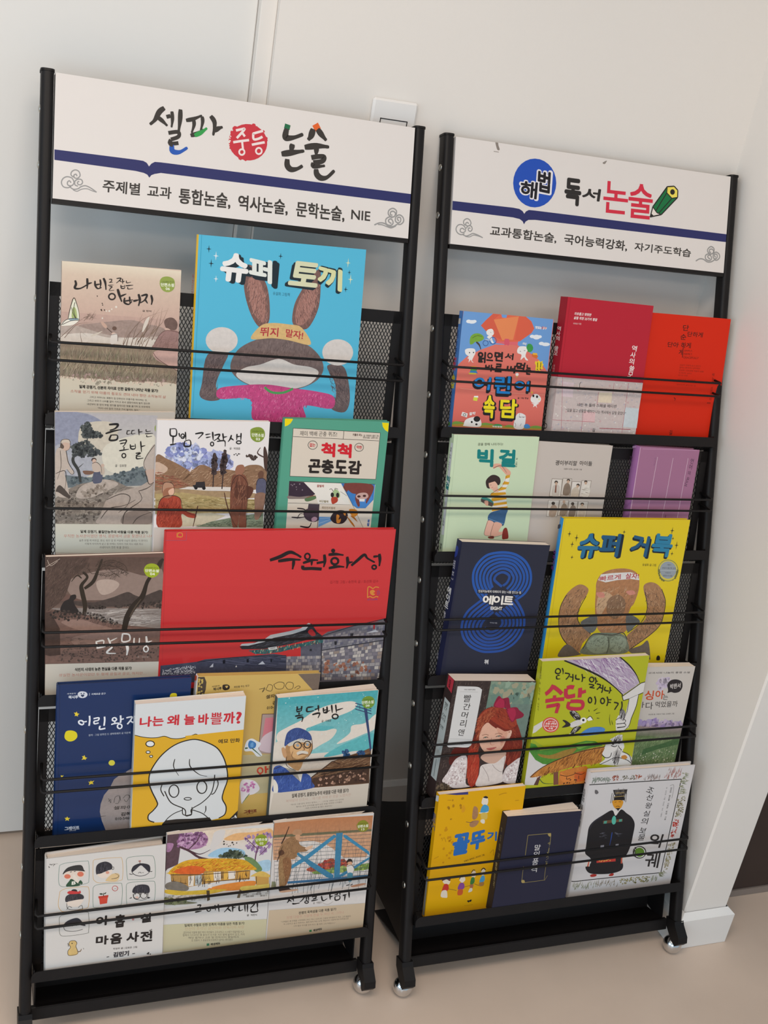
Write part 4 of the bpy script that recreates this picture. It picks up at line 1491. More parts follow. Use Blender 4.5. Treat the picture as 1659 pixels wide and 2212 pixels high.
ART['manmu'] = '''G 5e4a41/20 6f5a50/20 -0.4 -0.1 1552 60 1555 607 2.2 531
Q 8f7a70/10 319 333 874 207 1341 326 1542 234 1555 607 1193 623 761 652 548 658 321 547
Q b39e92/8 665 381 847 355 971 428 882 541 729 567
G 5d4a42/16 7a645a/20 10 630 1557 676 1547 847 10.7 763
Q 4b3f3a/25 367 649 609 678 761 652 914 609 1006 572 1098 551 1193 606 1287 628 1443 568 1553 547 1558 710 1197 759 733 752 428 719
P 8a7f79/14 10.5 730 535 758 1554 821 1557 1124 1048 1041 551 859
H b0a6a0,9a8f88,c2b8b0 60 306 12.3 1 3 81 672 799 1539 829 1539 1088 1142 1030 796 873
H 57493f,6a5c53 30 276 4.6 1 2 82 672 799 1539 846 1539 1071 1141 1013
D 3a302c,4a403a 60 9.1 21 0 0 83 564 726 794 738 794 780 565 768
D 3a302c,4a403a 80 9.3 22 0 0 84 917 753 1103 737 1542 709 1554 804 949 788
P 7b5f55/22 3.9 895 551 859 1048 1058 1549 1123 1555 1633 2.5 1544
Q 96786c/14 205 940 461 922 676 1002 893 1083 739 1108 433 1072
Q 8d7166/14 358 1186 678 1138 1020 1160 899 1324 436 1310
H 4e3f38,6b564d 120 90 9 4 14 85 5.2 1163 587 1201 1532 1349 1549 1623 2.5 1527
D 4b3d37,5a4942 160 7.6 18.2 0 0 86 224 1347 743 1314 1534 1402 1549 1615 210 1533
P 54423a/24 -0.4 3.1 569 25 511 160 334 317 262 561 173 672 55 765 3.4 795
P 4c3a33/24 3.4 795 70 782 130 919 191 1040 202 1430 59 1437 1.9 1416
H 3e302a,6b574c 160 73 7.3 -60 20 87 -0.3 11.1 539 30 319 316 247 576 55 765 3.4 795
C b5a395 7.3 22 44 66 127 154 65
C b5a395 7.3 7.6 141 80 95 183 34
#picture f
X 33291f 61 506 865 519 723 478 521 469 422 543 309 482 233
X 33291f 51 508 473 619 379 677 232 735 54
X 33291f 18 468 323 408 279 334 366
C 3e3228 6.1 692 200 797 155 966 194 1091 282
C 3e3228 6.1 706 135 841 74 1026 147 1075 248
C 3e3228 6.1 663 265 815 304 906 275 969 327
C 3e3228 6 541 178 602 262 663 248
H 44372f 150 91 4.5 -20 70 88 659 67 964 95 1091 282 877 340 693 266
H 44372f 60 60 4.5 -50 60 89 361 138 570 97 601 196 423 288
X 30261e 94 1050 1127 1092 924 1181 758 1287 628 1344 428 1388 345
X 3a2f28 69 1479 248 1523 132 1560 83
X 54463a 22 1123 926 1197 776 1273 661
Q 2c2523/12 204 790 233 658 307 612 329 564 389 554 400 601 367 649 391 717 430 819
D 2f2825,453a34 130 7.4 21 0 0 90 70 782 219 774 460 804 673 849 890 947 1017 1039 986 1055 675 934 280 928 71 866
H 2f2825,4a3f38 130 53 4.5 -75 30 91 70 766 460 821 765 872 1033 1057 893 1049 430 886 100 884
H b0a090 30 30 4.6 -60 30 92 551 843 890 947 986 1037 736 955
#series_seal f
Q 9fae2a 1300 217 1336 159 1413 145 1485 178 1514 249 1482 326 1420 353 1347 330 1308 275
T 50601a 1 1322 218 1498 229 1321 191|교과서에서 만나는
T f4f4e6 3 1317 265 1503 279 1319 222|단편소설
T f4f4e6 3 1384 315 1450 321 1383 278|04
#title f
X ece6e0 25 668 1267 773 1254 771 1333
X ece6e0 23 674 1271 687 1310 691 1362
X ece6e0 25 682 1361 806 1345
X ece6e0 25 834 1217 867 1305 855 1349
X ece6e0 19.5 866 1270 959 1225
X ece6e0 29 899 1359 823 1440 948 1459
C ece6e0 22 1035 1161 1029 1281 1129 1274 1121 1187 1039 1168
X ece6e0 31 980 1323 1165 1325
X ece6e0 40 1093 1337 1107 1408 1097 1498
X ece6e0 22 1194 1240 1197 1327 1260 1331
X ece6e0 17.9 1267 1245 1260 1331 1213 1328
X ece6e0 30 1359 1226 1371 1321 1366 1373
X ece6e0 20 1371 1321 1444 1301
O ece6e0 19.2 1362 1422 32 2.2 1.3 42
T b8aaa0 0 1244 1543 1398 1558 1243 1518|글 · 김유정
#blurb f
G cfc7ba cfc6b8 2.6 1552 1554 1626 1569 2152 -1.3 2016
T 37322c 4 395 1692 1173 1728 394 1637|식민지 시대의 농촌 현실을 다룬 작품 읽기!
T c07868 0 182 1755 1380 1818 185 1707|성실한 농사꾼이었던 두 형제 응칠과 응오, 하지만…'''

ART['redland'] = '''G d23a3c c62e30 -14.5 -16.8 3393 16.8 3425 2433 14.8 2139
L b52c30 6.5 1.1 -9.8 46 1944
#picture f
P 474a5c/26 22 2004 365 1987 548 1973 662 1942 1059 1932 1391 1925 1679 1910 1877 1952 1914 2388 26 2264
P 6f6a72/20 1874 1972 2427 1993 2468 2424 1909 2388
P 5a5a68/24 2086 1804 2431 1771 2453 2005 2102 1985
P 6a6872/22 2391 1666 2489 1599 2836 1532 3239 1472 3409 1414 3458 2489 2457 2424
K 55576a,3d4052,4a4c5e,62647a,373a4a 8 26 0.05 100 549 1978 1391 1930 1873 1962 1892 2179 533 2097
K 8a8790,a39c9c,777580,b0a8a2,6a6874 8 12 0.06 101 1878 1962 2421 1982 2460 2398 1907 2362
K 77767f,8d8a90,68677a,9a969a 6 26 0.05 102 2422 1680 3395 1479 3405 1794 2429 1889
K a09a9a,8a8488,b8b0ac,7b7680,c4bcb4,6a6670,94857c 11 14 0.06 103 2423 1899 3404 1780 3427 2447 2444 2383
D a8705a,8c5c4c 40 15.2 36 0 0 104 2486 2085 3045 2064 3339 2374 2511 2348
D c0c2cc 260 4.5 9.1 0 0 105 52 2067 528 2021 536 2159 56 2154
L 2e2f3a 11.6 549 1978 1059 1937 1391 1930 1877 1952
L 2e2f3a 15.1 2413 1899 3404 1780
L 2e2f3a 12.6 2396 1666 2836 1537 3410 1422
L 2e2f3a 17.6 2402 1679 2455 2397
P c8ccd6 731 2073 783 2011 786 2072
P c8ccd6 1455 2071 1518 2019 1561 2072
P c8ccd6 3104 1648 3254 1603 3309 1637
P d8d4d0 1112 2091 1129 2062 1141 2093
P 20222c 920 1969 957 1966 961 2022 924 2025
P 20222c 1275 1974 1308 1971 1312 2027 1279 2030
P 20222c 1637 1990 1661 1991 1665 2042 1641 2041
P 20222c 2852 1647 2903 1639 2902 1685 2857 1688
P 20222c 2610 1759 2650 1756 2652 1818 2617 1822
P 20222c 2230 1863 2265 1865 2268 1901 2233 1900
P b02a30 3206 1497 3236 1493 3241 1587 3216 1591
P 2a5f62/20 1289 1839 1769 1819 2253 1736 2423 1693 2431 1771 2087 1820 1775 1890 1534 1908 1389 1895
H 1e3f44,4a9088,8a4a40,c8b890 150 38 12 -80 15 106 1313 1845 2253 1741 2420 1708 2420 1765 1774 1880 1412 1891
P 24262e 1154 1771 1282 1738 1563 1666 1872 1600 2088 1550 2190 1453 2227 1459 2313 1585 2426 1673 2249 1700 1911 1770 1527 1826 1192 1813
P b9bcc0 1160 1756 1186 1728 1376 1722 1515 1674 1606 1608 1893 1561 2061 1523 2176 1442 2207 1458 2137 1552 1946 1609 1658 1656 1519 1714 1283 1763
H 4a4c56,15161c 90 120 9.6 -14 6 107 1331 1765 1661 1691 2092 1595 2234 1531 2371 1665 1910 1760 1382 1813
Q b02a30 2177 1584 2235 1546 2303 1636 2245 1654
P d8d6d2 1584 1809 1718 1796 1731 1837 1602 1850
L 30302f 7.3 1619 1826 1695 1815
#lettering f
T 9c2026 0 2449 833 3215 840 2445 783|김기형 그림 / 송현욱 글 / 호선화 감수
O d98a3c 8.8 195 52 35 0.4 1.8 32
L d98a3c 8.8 149 24 188 15.1 224 25 227 80 191 75 152 84 149 24
L 9a5a70 4.4 -13.6 -0.8 280 -2.4 283 132 -7 128
C d98a3c 15.4 3066 1069 3055 916 3089 902 3138 929 3176 905 3233 916
C d98a3c 15.4 3062 1074 3106 1055 3154 1077 3203 1059 3240 1070
Q d98a3c 3096 968 3140 949 3179 981 3151 1001 3184 1022 3150 1041 3106 1014
C 8a4a80 7.7 3204 972 3227 998 3210 1028
C 8a4a80 7.7 3223 957 3253 999 3232 1044
T 8a4a80 3 3067 1120 3231 1121 3063 1090|오디오북
#title f
X 1f1416 59 1504 446 1651 396 1787 331 1886 361 1971 412
X 1f1416 53 1628 463 1797 442 1965 450
X 1f1416 48 1860 453 1861 521 1853 595
O 1f1416 27 2062 399 39 0.7 4 44
X 1f1416 45 2003 500 2135 459 2232 461
X 1f1416 36 2136 469 2138 542
X 1f1416 49 2317 374 2337 483 2326 571
C 1f1416 37 2212 505 2332 487
C 1f1416 48 2007 539 2016 584 2147 587 2299 600
E 1f1416 2448 318 32 0.5 3.2 32
X 1f1416 49 2381 380 2493 372 2618 390
O 1f1416 35 2489 481 54 1.1 4.9 50
X 1f1416 43 2489 535 2493 575
X 1f1416 46 2406 588 2537 566 2647 574
X 1f1416 50 2675 415 2695 515 2684 599
X 1f1416 37 2690 515 2773 497
X 1f1416 50 2754 556 2850 468 2942 391 2998 447 3122 514
X 1f1416 38 3087 423 3182 415
X 1f1416 51 3178 380 3199 476 3200 576
O 1f1416 28 3120 589 33 0.8 3.4 30'''

ART['prince'] = '''L 0f2346 5.8 23 -26 54 2351
#cover s
P d63f9a 679 239 115 -23 144 107 696 368
P dfe6ee 696 368 144 107 159 528 622 756
P 1b1b22 444 627 196 520 249 574 465 676
#cover f
Q e2cf2c 1519 263 1542 227 1605 231 1617 280 1575 315 1530 302
Q d2d6e0 260 149 283 117 327 113 372 130 391 165 374 200 330 214 282 197
E 33415f 307 145 8.9 0.6 0.3 10
E 33415f 343 145 8.9 0.6 0.3 10
Q 33415f 302 165 349 165 327 200
T ccd3df 4 139 214 268 216 140 164|책시루
T ccd3df 1 119 146 237 147 119 126|세계문학
T ccd3df 3 442 178 633 181 443 148|지혜로운 친구
L ccd3df 4.5 417 143 415 183
P e8cf3a 256 410 266 441 293 446 270 465 276 486 249 473 229 479 237 452 218 424 245 429
Q dfd026 104 766 126 700 197 693 260 729 274 798 231 849 166 857 117 819
P e8cf3a 379 1086 392 1122 422 1135 396 1146 402 1164 375 1151 342 1158 362 1129 346 1100 367 1105
Q dcd24a 712 1239 735 1203 778 1207 801 1247 781 1284 735 1280
P e8cf3a 72 1368 88 1380 108 1372 100 1392 85 1400 70 1389
P e8cf3a 480 1493 492 1512 528 1498 505 1528 518 1557 487 1547 454 1561 463 1530 444 1511 471 1513
P e8cf3a 174 2029 187 2056 217 2060 194 2078 200 2104 173 2086 152 2098 157 2070 138 2050 166 2050
P 9a8f8c/12 1056 1348 965 1401 859 1461 799 1508 743 1644 669 1743 628 1882 620 2006 653 2154 740 2392 1104 2428
P 1b2c50 920 1432 965 1401 951 1442
C 3a3836 6.3 735 1858 765 1825 767 1879 733 1804
C 3a3836 6.3 814 1885 826 1796 888 1785 876 1892 830 1895
C 3a3836 6.3 890 1839 888 1785 906 1859
C 3a3836 6.3 936 1826 981 1777 1029 1801 986 1886 953 1846
C 3a3836 6.3 1013 1781 1055 1857
X 3a3836 7.8 614 2086 713 2080
T 2e2b2a 3 809 1996 1064 2010 816 1939|셀파이
T 2e2b2a 4 917 2113 1059 2115 917 2052|김혜
T 2e2b2a 3 841 2169 1065 2178 839 2126|010-5468
T c8d2e2 4 144 2255 348 2262 142 2190|그레이트
T c8d2e2 2 211 2270 300 2274 211 2256|BOOKS
T c4cedd 0 426 801 995 807 425 770|원작 · 그림 앙투안 드 생텍쥐페리 글 지은혜
#title f
C e8ecf4 22 357 594 334 616 294 592 290 558 326 554 357 583
C e8ecf4 19.5 356 577 395 569
C e8ecf4 23 428 487 433 556 427 640
C e8ecf4 21 483 536 552 527 547 565 494 577 501 615 555 606
C e8ecf4 23 630 516 635 571 629 656
C e8ecf4 23 575 652 573 703 649 696
C e8ecf4 21 776 541 746 549 741 580 772 596 796 574 776 541
C e8ecf4 18.4 773 603 774 627
C e8ecf4 21 726 644 780 631 835 632
C e8ecf4 23 848 513 854 589 850 630
C e8ecf4 18.4 854 578 896 568
O e8ecf4 20 843 681 31 2.5 1.4 35
C e8ecf4 22 929 557 1006 549 989 599 946 658
C e8ecf4 22 987 610 1028 640'''

ART['busy'] = '''P e0ad2a 4.8 468 59 495 137 520 214 535 323 542 415 530 511 571 606 588 700 583 856 538 954 583 1083 603 1276 575 1647 503 1756 2097 1620 2082 8 2028
P d9dcdd 6.4 472 59 498 137 523 214 538 323 545 416 533 511 575 606 591 700 586 856 541 954 587 1052 607 1212 591 1307 561 1439 591 1569 568 1649 540 1604 -0.7 -4.8 -14.8
#picture f
C 1f1c1b 10.8 6.5 476 106 513 214 538 323 545 416 533 511 575 606 591 731 579 856 541
C 1f1c1b 11.2 856 541 954 587 1052 607 1212 591 1307 561
E e6e8e8 224 634 59 6 1.8 46
O 1f1c1b 14 224 634 59 6 1.8 46
E e6e8e8 200 762 28 2.9 0.8 21
O 1f1c1b 10.9 200 762 28 2.9 0.8 21
E e6e8e8 245 834 22 2.3 0.7 17.8
O 1f1c1b 11 245 834 22 2.3 0.7 17.8
P e0ad2a 710 557 1561 537 1581 560 1583 2033 1355 2090 1160 2020
Q d9dcdd 896 636 718 636 548 699 397 825 294 974 237 1111 232 1254 280 1405 349 1559 365 1634 308 1718 245 1784 251 1867 332 1915 573 1938 1064 1985 1274 1970 1362 1915 1371 1786 1308 1649 1320 1522 1365 1336 1337 1121 1264 923 1143 765
P d9dcdd 348 1912 280 1807 411 1530 1206 1591 1325 1925 1270 1975 1138 1991
C 1f1c1b 17.7 332 1915 251 1867 245 1784 308 1718 365 1634 349 1559 280 1405 232 1254 237 1111 294 974 397 825 548 699 718 636 896 636 1143 765 1264 923 1337 1121 1365 1336 1320 1522 1308 1649 1371 1786 1362 1915 1274 1970
X 1f1c1b 14.9 791 935 809 1062 945 1203 1063 1246
X 1f1c1b 14.7 582 913 569 1035 650 1190
O 1f1c1b 17.1 994 1419 72 8.6 5.6 103
O 1f1c1b 16.7 592 1434 70 8.5 4.7 102
C 1f1c1b 15.2 1171 1233 1169 1355 1133 1542 1008 1677 863 1765 868 1851 831 1868 782 1862 758 1752 560 1620 459 1418
C 1f1c1b 15.3 1214 1318 1230 1405 1188 1528 1141 1556
C 1f1c1b 14.7 418 1309 403 1390 454 1501
O 1f1c1b 13.2 798 1586 52 6.5 1.1 21
X 1f1c1b 15.3 1068 1736 1072 1814 1049 1867
C 1f1c1b 13 484 1926 537 1859 623 1800 734 1764
C 1f1c1b 13.2 873 1778 1007 1846 1093 1923 1147 1996
P 25211f 428 2105 446 1958 491 1905 652 1904 897 1929 1135 1938 1172 2000 1213 2138
C 1f1c1b 13.1 730 1721 735 1822 766 1852 804 1861 847 1855 869 1832 867 1731
P 25211f 1355 2090 1553 1876 1575 2054 1511 2111
T e8e6e2 4 1428 2086 1550 1998 1402 2039|걱
T 2a2522 3 1194 729 1510 740 1193 659|예묘 만화
#title f
T cc2c3a 3.5 64 363 232 362 67 201|나
T cc2c3a 3.5 238 359 396 363 238 209|는
T cc2c3a 3.5 443 375 611 377 445 207|왜
T cc2c3a 3.5 681 383 836 387 679 218|늘
T cc2c3a 3.5 884 407 1035 405 882 229|바
T cc2c3a 1.5 1061 412 1227 419 1057 224|쁠
T cc2c3a 3.5 1246 425 1414 424 1239 236|까
T cc2c3a 3.5 1437 435 1520 430 1421 244|?'''

ART['gold'] = '''P 4a3f36/12 1.4 13.4 93 12.1 130 93 131 212 105 323 22 328
D c2a85a 16 9.2 20 0 0 120 10.3 29 95 32 127 172 104 311 29 309
P 74655a/10 1481 7.1 1827 4.4 1856 271 1754 288
#cover s
P de5a2a 196 61 1.7 -5.6 -38 43 195 161
P dfe0e2 195 161 -40 46 -124 267 126 389
#cover f
T 3a2f28 4 241 236 362 220 236 188|책시루
T 3a2f28 1 217 183 331 171 214 155|세계문학
Q 2a221e 369 180 377 144 441 142 477 172 467 216 412 230 376 209
Q cfae63 409 165 450 163 435 198
T 3a2f28 2 541 202 766 185 537 170|희망을 주는 친구
C 3f3428 7.7 917 231 1000 221 969 281 998 201
C 3f3428 7.8 1037 202 1051 162 1112 184 1102 266 1022 242 1037 202
C 3f3428 7.8 1129 164 1202 126 1283 149 1273 230 1176 231 1129 164
C 3f3428 7.9 1307 190 1340 134 1420 153 1422 235 1353 245 1307 190
C 3f3428 7.9 1450 236 1504 197 1539 219 1491 250
T 2e251f 3 1035 390 1230 365 1032 329|셀파이
T 2e251f 3 1143 489 1209 479 1141 431|김
T 2e251f 3 1070 560 1232 542 1065 515|010-34
P b09a94 1008 632 1211 637 1280 1296 1018 1272
P d4808c 1064 697 1218 693 1258 1041 1053 1030
Q d8c4cc 1036 1050 1122 950 1246 935 1283 1254 1035 1218
L 6a4a3a 9.8 1008 632 1211 637
L 6a4a3a 9.8 1008 632 1018 1272
P bfb590 790 1288 1288 1296 1316 1942 822 1949
Q e6ebf0 798 1184 823 1060 896 1022 979 1068 1043 1113 1013 1196 1084 1305 1008 1322 920 1233 822 1227
Q 3f7fc0 849 1124 871 1052 963 1098 962 1172 886 1189
Q 6fa8dc 886 1105 923 1086 931 1160 892 1157
X 3f6a4a 15.7 914 1180 978 1236 1066 1317
X 3f6a4a 27 809 1176 855 1174
Q e8e2e6 796 1797 833 1693 1013 1727 1107 1862 1037 1943 923 1978 858 2102 817 1906
D c878b0,d898c8 22 15.8 28 0 0 121 820 1756 1016 1748 1070 1881 837 1907
X 6a8a5a 13.9 958 1937 908 2020 857 2098
T 7a2a2a 4 907 2271 1105 2266 905 2210|그레이트
T 7a2a2a 1 956 2288 1055 2283 955 2271|BOOKS
#title f
O c8442e 24 1081 1560 40 2.6 5.3 47
C c8442e 30 1088 1616 1091 1646
C c8442e 30 1156 1490 1174 1609
C c8442e 25 1167 1549 1205 1538
C c8442e 25 1223 1484 1234 1549'''

ART['bok'] = '''G 4fa8b0/16 8cc4c4/14 5.3 1.6 1561 -2.7 1567 982 31 950
Q e3d8cc/6 43 573 192 483 381 396 567 267 798 182 1116 146 1243 199 1171 299 936 384 742 450 548 517 397 607 206 673 52 699
Q e3d8cc/6 977 835 1166 682 1195 556 1398 532 1571 398 1574 635 1376 724 1137 808
Q ddd3c6/6 15.7 738 206 673 553 580 793 582 955 597 887 740 695 849 545 962 749 1005 988 965 836 1079 555 1091 17.3 1033
Q 5fb4b8/14 791 1031 1022 882 1299 781 1562 720 1557 980 1236 991 994 1031
Q 5fb0b6/14 472 551 626 503 911 551 754 600
D d8e4e0 60 3.9 9.7 0 0 130 21 13.2 1533 33 1558 893 76 493
Q cdbfb0/10 17.3 1033 553 1070 1120 1065 1136 1241 651 1274 26 1162
P 6f4f38/24 617 1362 769 1244 932 1128 1141 1068 1403 1008 1524 964 1546 979 1552 1243 1568 1577 653 1547
H 57392a,8d694c,a38262 170 123 10.3 -15 18 131 656 1340 944 1155 1506 997 1535 1285 661 1406
P 4a3428/24 639 1382 1535 1285 1563 1565 652 1536
D 8a6a58,b8907a,3a2620 70 12.4 29 0 0 132 760 1374 1516 1305 1549 1530 752 1515
L 3a261c 12.3 628 1363 932 1128 1070 1191
L 3a261c 12.4 777 1332 1509 1238
L 3a261c 10.3 828 1338 855 1538
L 3a261c 10.4 1043 1340 1072 1530
D 2f4f78,3a5f88 26 16.6 33 0 0 133 1071 974 1149 939 1201 1052 1124 1109
D 2f4f78,3a5f88 18 14.7 29 0 0 134 1320 1000 1424 1002 1450 1057 1347 1068
#picture f
P 35456e/14 1344 229 1393 225 1423 363 1550 980 1530 1026 1470 754
L 35456e 14.4 1211 186 1327 228 1479 304
L 35456e 14.4 1216 231 1482 339
L 35456e 14.4 1220 282 1491 387
C 2f3f60 8.3 1286 224 1292 288
Q 3c579e/20 25 1140 160 1113 344 1197 418 1378 490 1278 595 1333 645 1447 645 1552 74 1553 42 1377
H 2f4684,5c78b8 120 60 9.9 -70 20 135 26 1162 162 1134 462 1426 597 1355 632 1544 72 1532
P e0d8cc 121 1108 219 1108 364 1199 462 1426 480 1277 435 1207 364 1199 418 1378 203 1160
Q e3ddd2 39 1334 104 1428 114 1558 54 1551
Q b58a5e/20 179 839 212 758 406 714 567 751 598 882 567 985 491 1042 443 1187 386 1223 238 1100 189 967
Q d8ac7a/10 255 804 411 778 534 833 525 960 391 1031 286 956
Q c89a70 120 833 158 815 192 882 210 990 159 964
Q cfc8bc 209 715 404 692 576 731 571 794 409 756 235 802
Q 3a4f88/18 166 795 167 669 198 567 292 513 391 523 515 598 572 688 556 739 404 692 250 740
H 2c3f74,5068a4 90 59 7.9 -70 20 136 183 755 200 588 312 526 517 619 554 707 249 719
O 33261e 16 363 803 60 6.1 4.7 60
O 33261e 16.1 516 805 52 5.3 4.5 56
E 8fa0b0 365 803 24 2.4 1.7 21
E 8fa0b0 516 805 22 2.2 1.7 21
C 33261e 12 422 800 464 796
X 7a5238 14.1 437 812 478 880 440 897
Q d8d0c4 359 921 430 896 521 921 537 961 444 943 386 966
X 5a3424 14.1 386 966 448 952 516 971
X 4a3022 10 209 969 220 1119 366 1221
X 4a3022 10.1 574 709 598 882 548 1005 483 1062
X 6b4a34 8 301 894 286 956 311 1022
X 3a2a20 9.9 26 1162 160 1113
X 3a2a20 10.2 627 1359 649 1553
#series_seal f
Q 74963a 1315 146 1355 95 1436 89 1503 136 1520 223 1476 279 1399 289 1337 241
T 3f5a20 1 1333 156 1488 156 1330 131|교과서에서 만나는
T eef2e2 3 1318 214 1506 213 1312 159|단편소설
T eef2e2 3 1384 262 1445 259 1381 228|08
#title f
X 201c1b 27 311 161 306 244
X 201c1b 27 378 159 376 241
X 201c1b 22 315 211 377 204
X 201c1b 25 306 248 384 238
X 201c1b 25 346 260 346 301
X 201c1b 27 288 317 409 307
X 201c1b 30 318 353 404 344 398 419
X 201c1b 25 462 191 561 187
X 201c1b 27 462 191 468 258 574 251
X 201c1b 28 630 168 647 274
X 201c1b 22 580 234 639 223
X 201c1b 30 551 315 661 300 644 378
X 201c1b 25 714 217 725 306
X 201c1b 28 768 201 776 298 729 302
X 201c1b 20 725 260 776 252
X 201c1b 23 729 302 826 268
X 201c1b 28 838 181 862 314
X 201c1b 25 902 183 927 319
X 201c1b 23 923 277 1025 252
O 201c1b 22 912 377 45 4 3.4 38
T 55504a 1 706 455 858 457 703 417|글 · 이태준
#blurb f
G cfc4b6 c6bbac 55 1564 1563 1572 1572 1981 0.1 1962
T 37322c 3 342 1682 1244 1695 340 1607|일제 강점기, 물질만능주의 바람을 다룬 작품 읽기!
T bfa090 0 255 1749 1288 1762 255 1697|복덕방의 인조사… 재기를 위해 한 방을 노렸지만
T 5d564e 0 327 1807 1177 1820 325 1780|“계시도 고문 같어, 우리나 말게나…” …그의 말 구른만 나고 있어야
T 5d564e 0 423 1854 1156 1862 421 1827|복지는 초차 인하점을 늘려 남은 돈을 위하여 너가했다
T 5d564e 0 564 1898 1011 1906 562 1871|“하면 지적하여 훈 좋은 세상인다.”'''

ART['nine'] = '''X 6a6460 7.7 41 94 86 93 150 92
D 5a5450 8 4.6 9.2 0 0 139 25 81 132 96 56 138 26 134
#frame_picture f
C 6a8a80 6.2 178 120 270 98 517 105 567 140 574 390 538 456 274 467 188 440 165 365 167 189 178 120
C d0a868 6.3 626 131 672 98 956 112 1027 151 1040 423 996 481 742 476 660 439 630 363 626 131
C 6f8a7c 6.5 1085 177 1132 130 1405 142 1478 196 1503 454 1449 512 1157 487 1108 451 1085 177
C d0a050 6.2 183 528 275 492 523 504 577 552 578 786 529 850 264 858 192 815 163 721 183 528
C 6f8a7c 6.4 633 542 695 498 981 515 1037 567 1036 821 989 873 686 861 638 795 633 542
C 6f8a7c 6.5 1095 576 1142 532 1434 550 1504 600 1502 857 1444 904 1151 883 1108 851 1095 576
C 6a6a60 6.3 182 1029 187 922 280 901 545 907 581 967 585 1205 551 1247 268 1242 190 1193 182 1029
#picture f
Q 3a3838/12 218 267 286 171 455 156 503 237 504 264 317 228
Q e3d2c4 229 269 317 228 507 263 520 311 474 358 273 353
E d8785f 282 308 43 6.3 0.5 35
E d8785f 458 298 44 6.3 0.6 39
L 2a2624 9.4 315 246 342 243
L 2a2624 9.4 367 246 392 243
Q e6dacd 352 304 377 297 444 407 429 440 382 397
Q 33523c/14 268 460 304 386 342 356 429 440 476 465 475 451 429 479
Q 33523c/14 429 440 459 391 491 449
T e8e6da 6 339 448 395 449 341 395|B
Q 35333a/14 677 334 668 225 705 168 799 151 879 202 890 275 833 294 739 325
H 2a282e,4d4a52 90 64 6.4 -85 8 140 684 317 682 210 799 164 880 265
Q e6d6c8 685 335 739 329 881 292 882 364 820 405 741 397
O 3a3632 6.4 901 269 14.3 2 0.5 22
E d89a84 828 327 25 3.7 0.4 22
Q dec090 805 442 882 364 962 357 998 398 964 475 837 465
X 3a3632 8 884 436 963 429 986 397 930 352
Q 33313a/14 1166 369 1183 281 1279 247 1393 278 1427 334 1413 404 1338 321 1288 281 1217 340
O 2f2c30 8.2 1295 355 130 8.5 8.5 95
X 2f2c30 8.2 1279 251 1275 211
P b08078 1258 198 1291 199 1288 227 1259 223
X 2f2c30 9.8 1132 389 1164 405 1193 402
X 2f2c30 9.9 1458 396 1436 400 1413 386
C 2f2c30 6.6 1259 400 1283 386 1303 407
C 2f2c30 6.6 1316 401 1335 400
Q 3a383c/14 262 700 270 612 384 576 494 629 504 688 432 691 324 696
H 2f2d31,56535a 90 47 6.3 -85 10 141 271 684 291 598 400 587 495 683
E 2c2a2c 377 546 40 6.2 0.4 25
Q c84040 282 560 322 538 431 565 455 551 459 598 322 588
Q e6d6c8 277 710 495 694 480 752 434 799 325 782
C 3a3632 6.3 277 721 294 813 404 848 497 845
C 3a3632 6.3 279 825 309 779 348 804
C 3a3632 6.3 434 817 481 789 497 849
P cf4a38 718 699 842 697 831 811 733 814
P c03f30 708 683 848 683 845 719 712 716
X 2e3a2a 9.7 781 691 777 636
Q 33402c 723 646 745 639 774 657 746 664
Q 33402c 784 652 817 635 803 662
O c04848 8.1 938 592 38 5.8 0.9 40
X 6a6460 4.9 927 597 959 599
Q 37353c/14 1188 699 1208 611 1305 585 1411 623 1423 735 1308 717
H 2f2d33,504d55 90 66 6.6 -88 8 142 1202 701 1216 612 1321 600 1409 724
O 3a3632 8.2 1248 759 46 7 1.3 48
O 3a3632 8.3 1345 767 46 7.1 1.3 48
Q e2b8a8 1222 777 1261 769 1268 803
C 3a3632 6.6 1195 718 1213 794 1311 835 1393 822 1410 733
Q 2f2c30 1142 783 1174 770 1174 784
Q 2f2c30 1398 797 1441 815 1409 825
Q 35333a/12 239 1092 281 1009 421 978 501 1063 536 1124 407 1084
C 3a3632 6.3 239 1092 267 1151 377 1184 502 1173
E 2a2826 360 1091 7.8 1.3 0.1 9.1
E 2a2826 413 1092 7.9 1.3 0.1 9.1
Q d8b878/10 314 1378 332 1333 395 1337 421 1378 412 1431 432 1508 430 1563 319 1562 306 1486 333 1436
C 3a3028 6.4 314 1378 332 1333 395 1337 424 1379 412 1431 439 1546 319 1558 303 1486 337 1433 314 1378
C 3a3028 6.4 301 1357 311 1414
E 2a2420 358 1371 7.9 1.4 0.1 9.2
X 7a5a3a 12.9 442 1521 476 1516 488 1482
C 5a5048 4.8 514 1475 523 1495
#title f
T 2a2422 4.5 679 1159 864 1160 683 1002|아
T 2a2422 4 946 1225 1088 1230 951 1016|홉
T 2a2422 4.5 1309 1211 1483 1210 1311 1060|살
E c08080 1205 1128 16.3 2.7 0.5 18.6
T 2a2422 4.5 685 1461 864 1473 688 1314|마
T 2a2422 4.5 884 1481 1052 1491 890 1308|음
T 2a2422 4.5 1114 1494 1294 1503 1120 1328|사
T 2a2422 4.5 1314 1514 1489 1529 1316 1343|전
C 5a5048 10.5 1441 1349 1464 1345 1480 1333
T 5f5a58 1 934 1579 1274 1608 934 1545|박성우 글 | 김효은 그림
T 38343a 5 934 1701 1158 1712 938 1616|김민기
L 38343a 9.9 843 1678 878 1677
L 38343a 10 1207 1690 1246 1690
D 3a3634 5 8.4 13.5 0 0 143 1408 1707 1474 1708 1469 1748 1419 1743
L b08a88 3.4 1373 1761 1513 1771'''

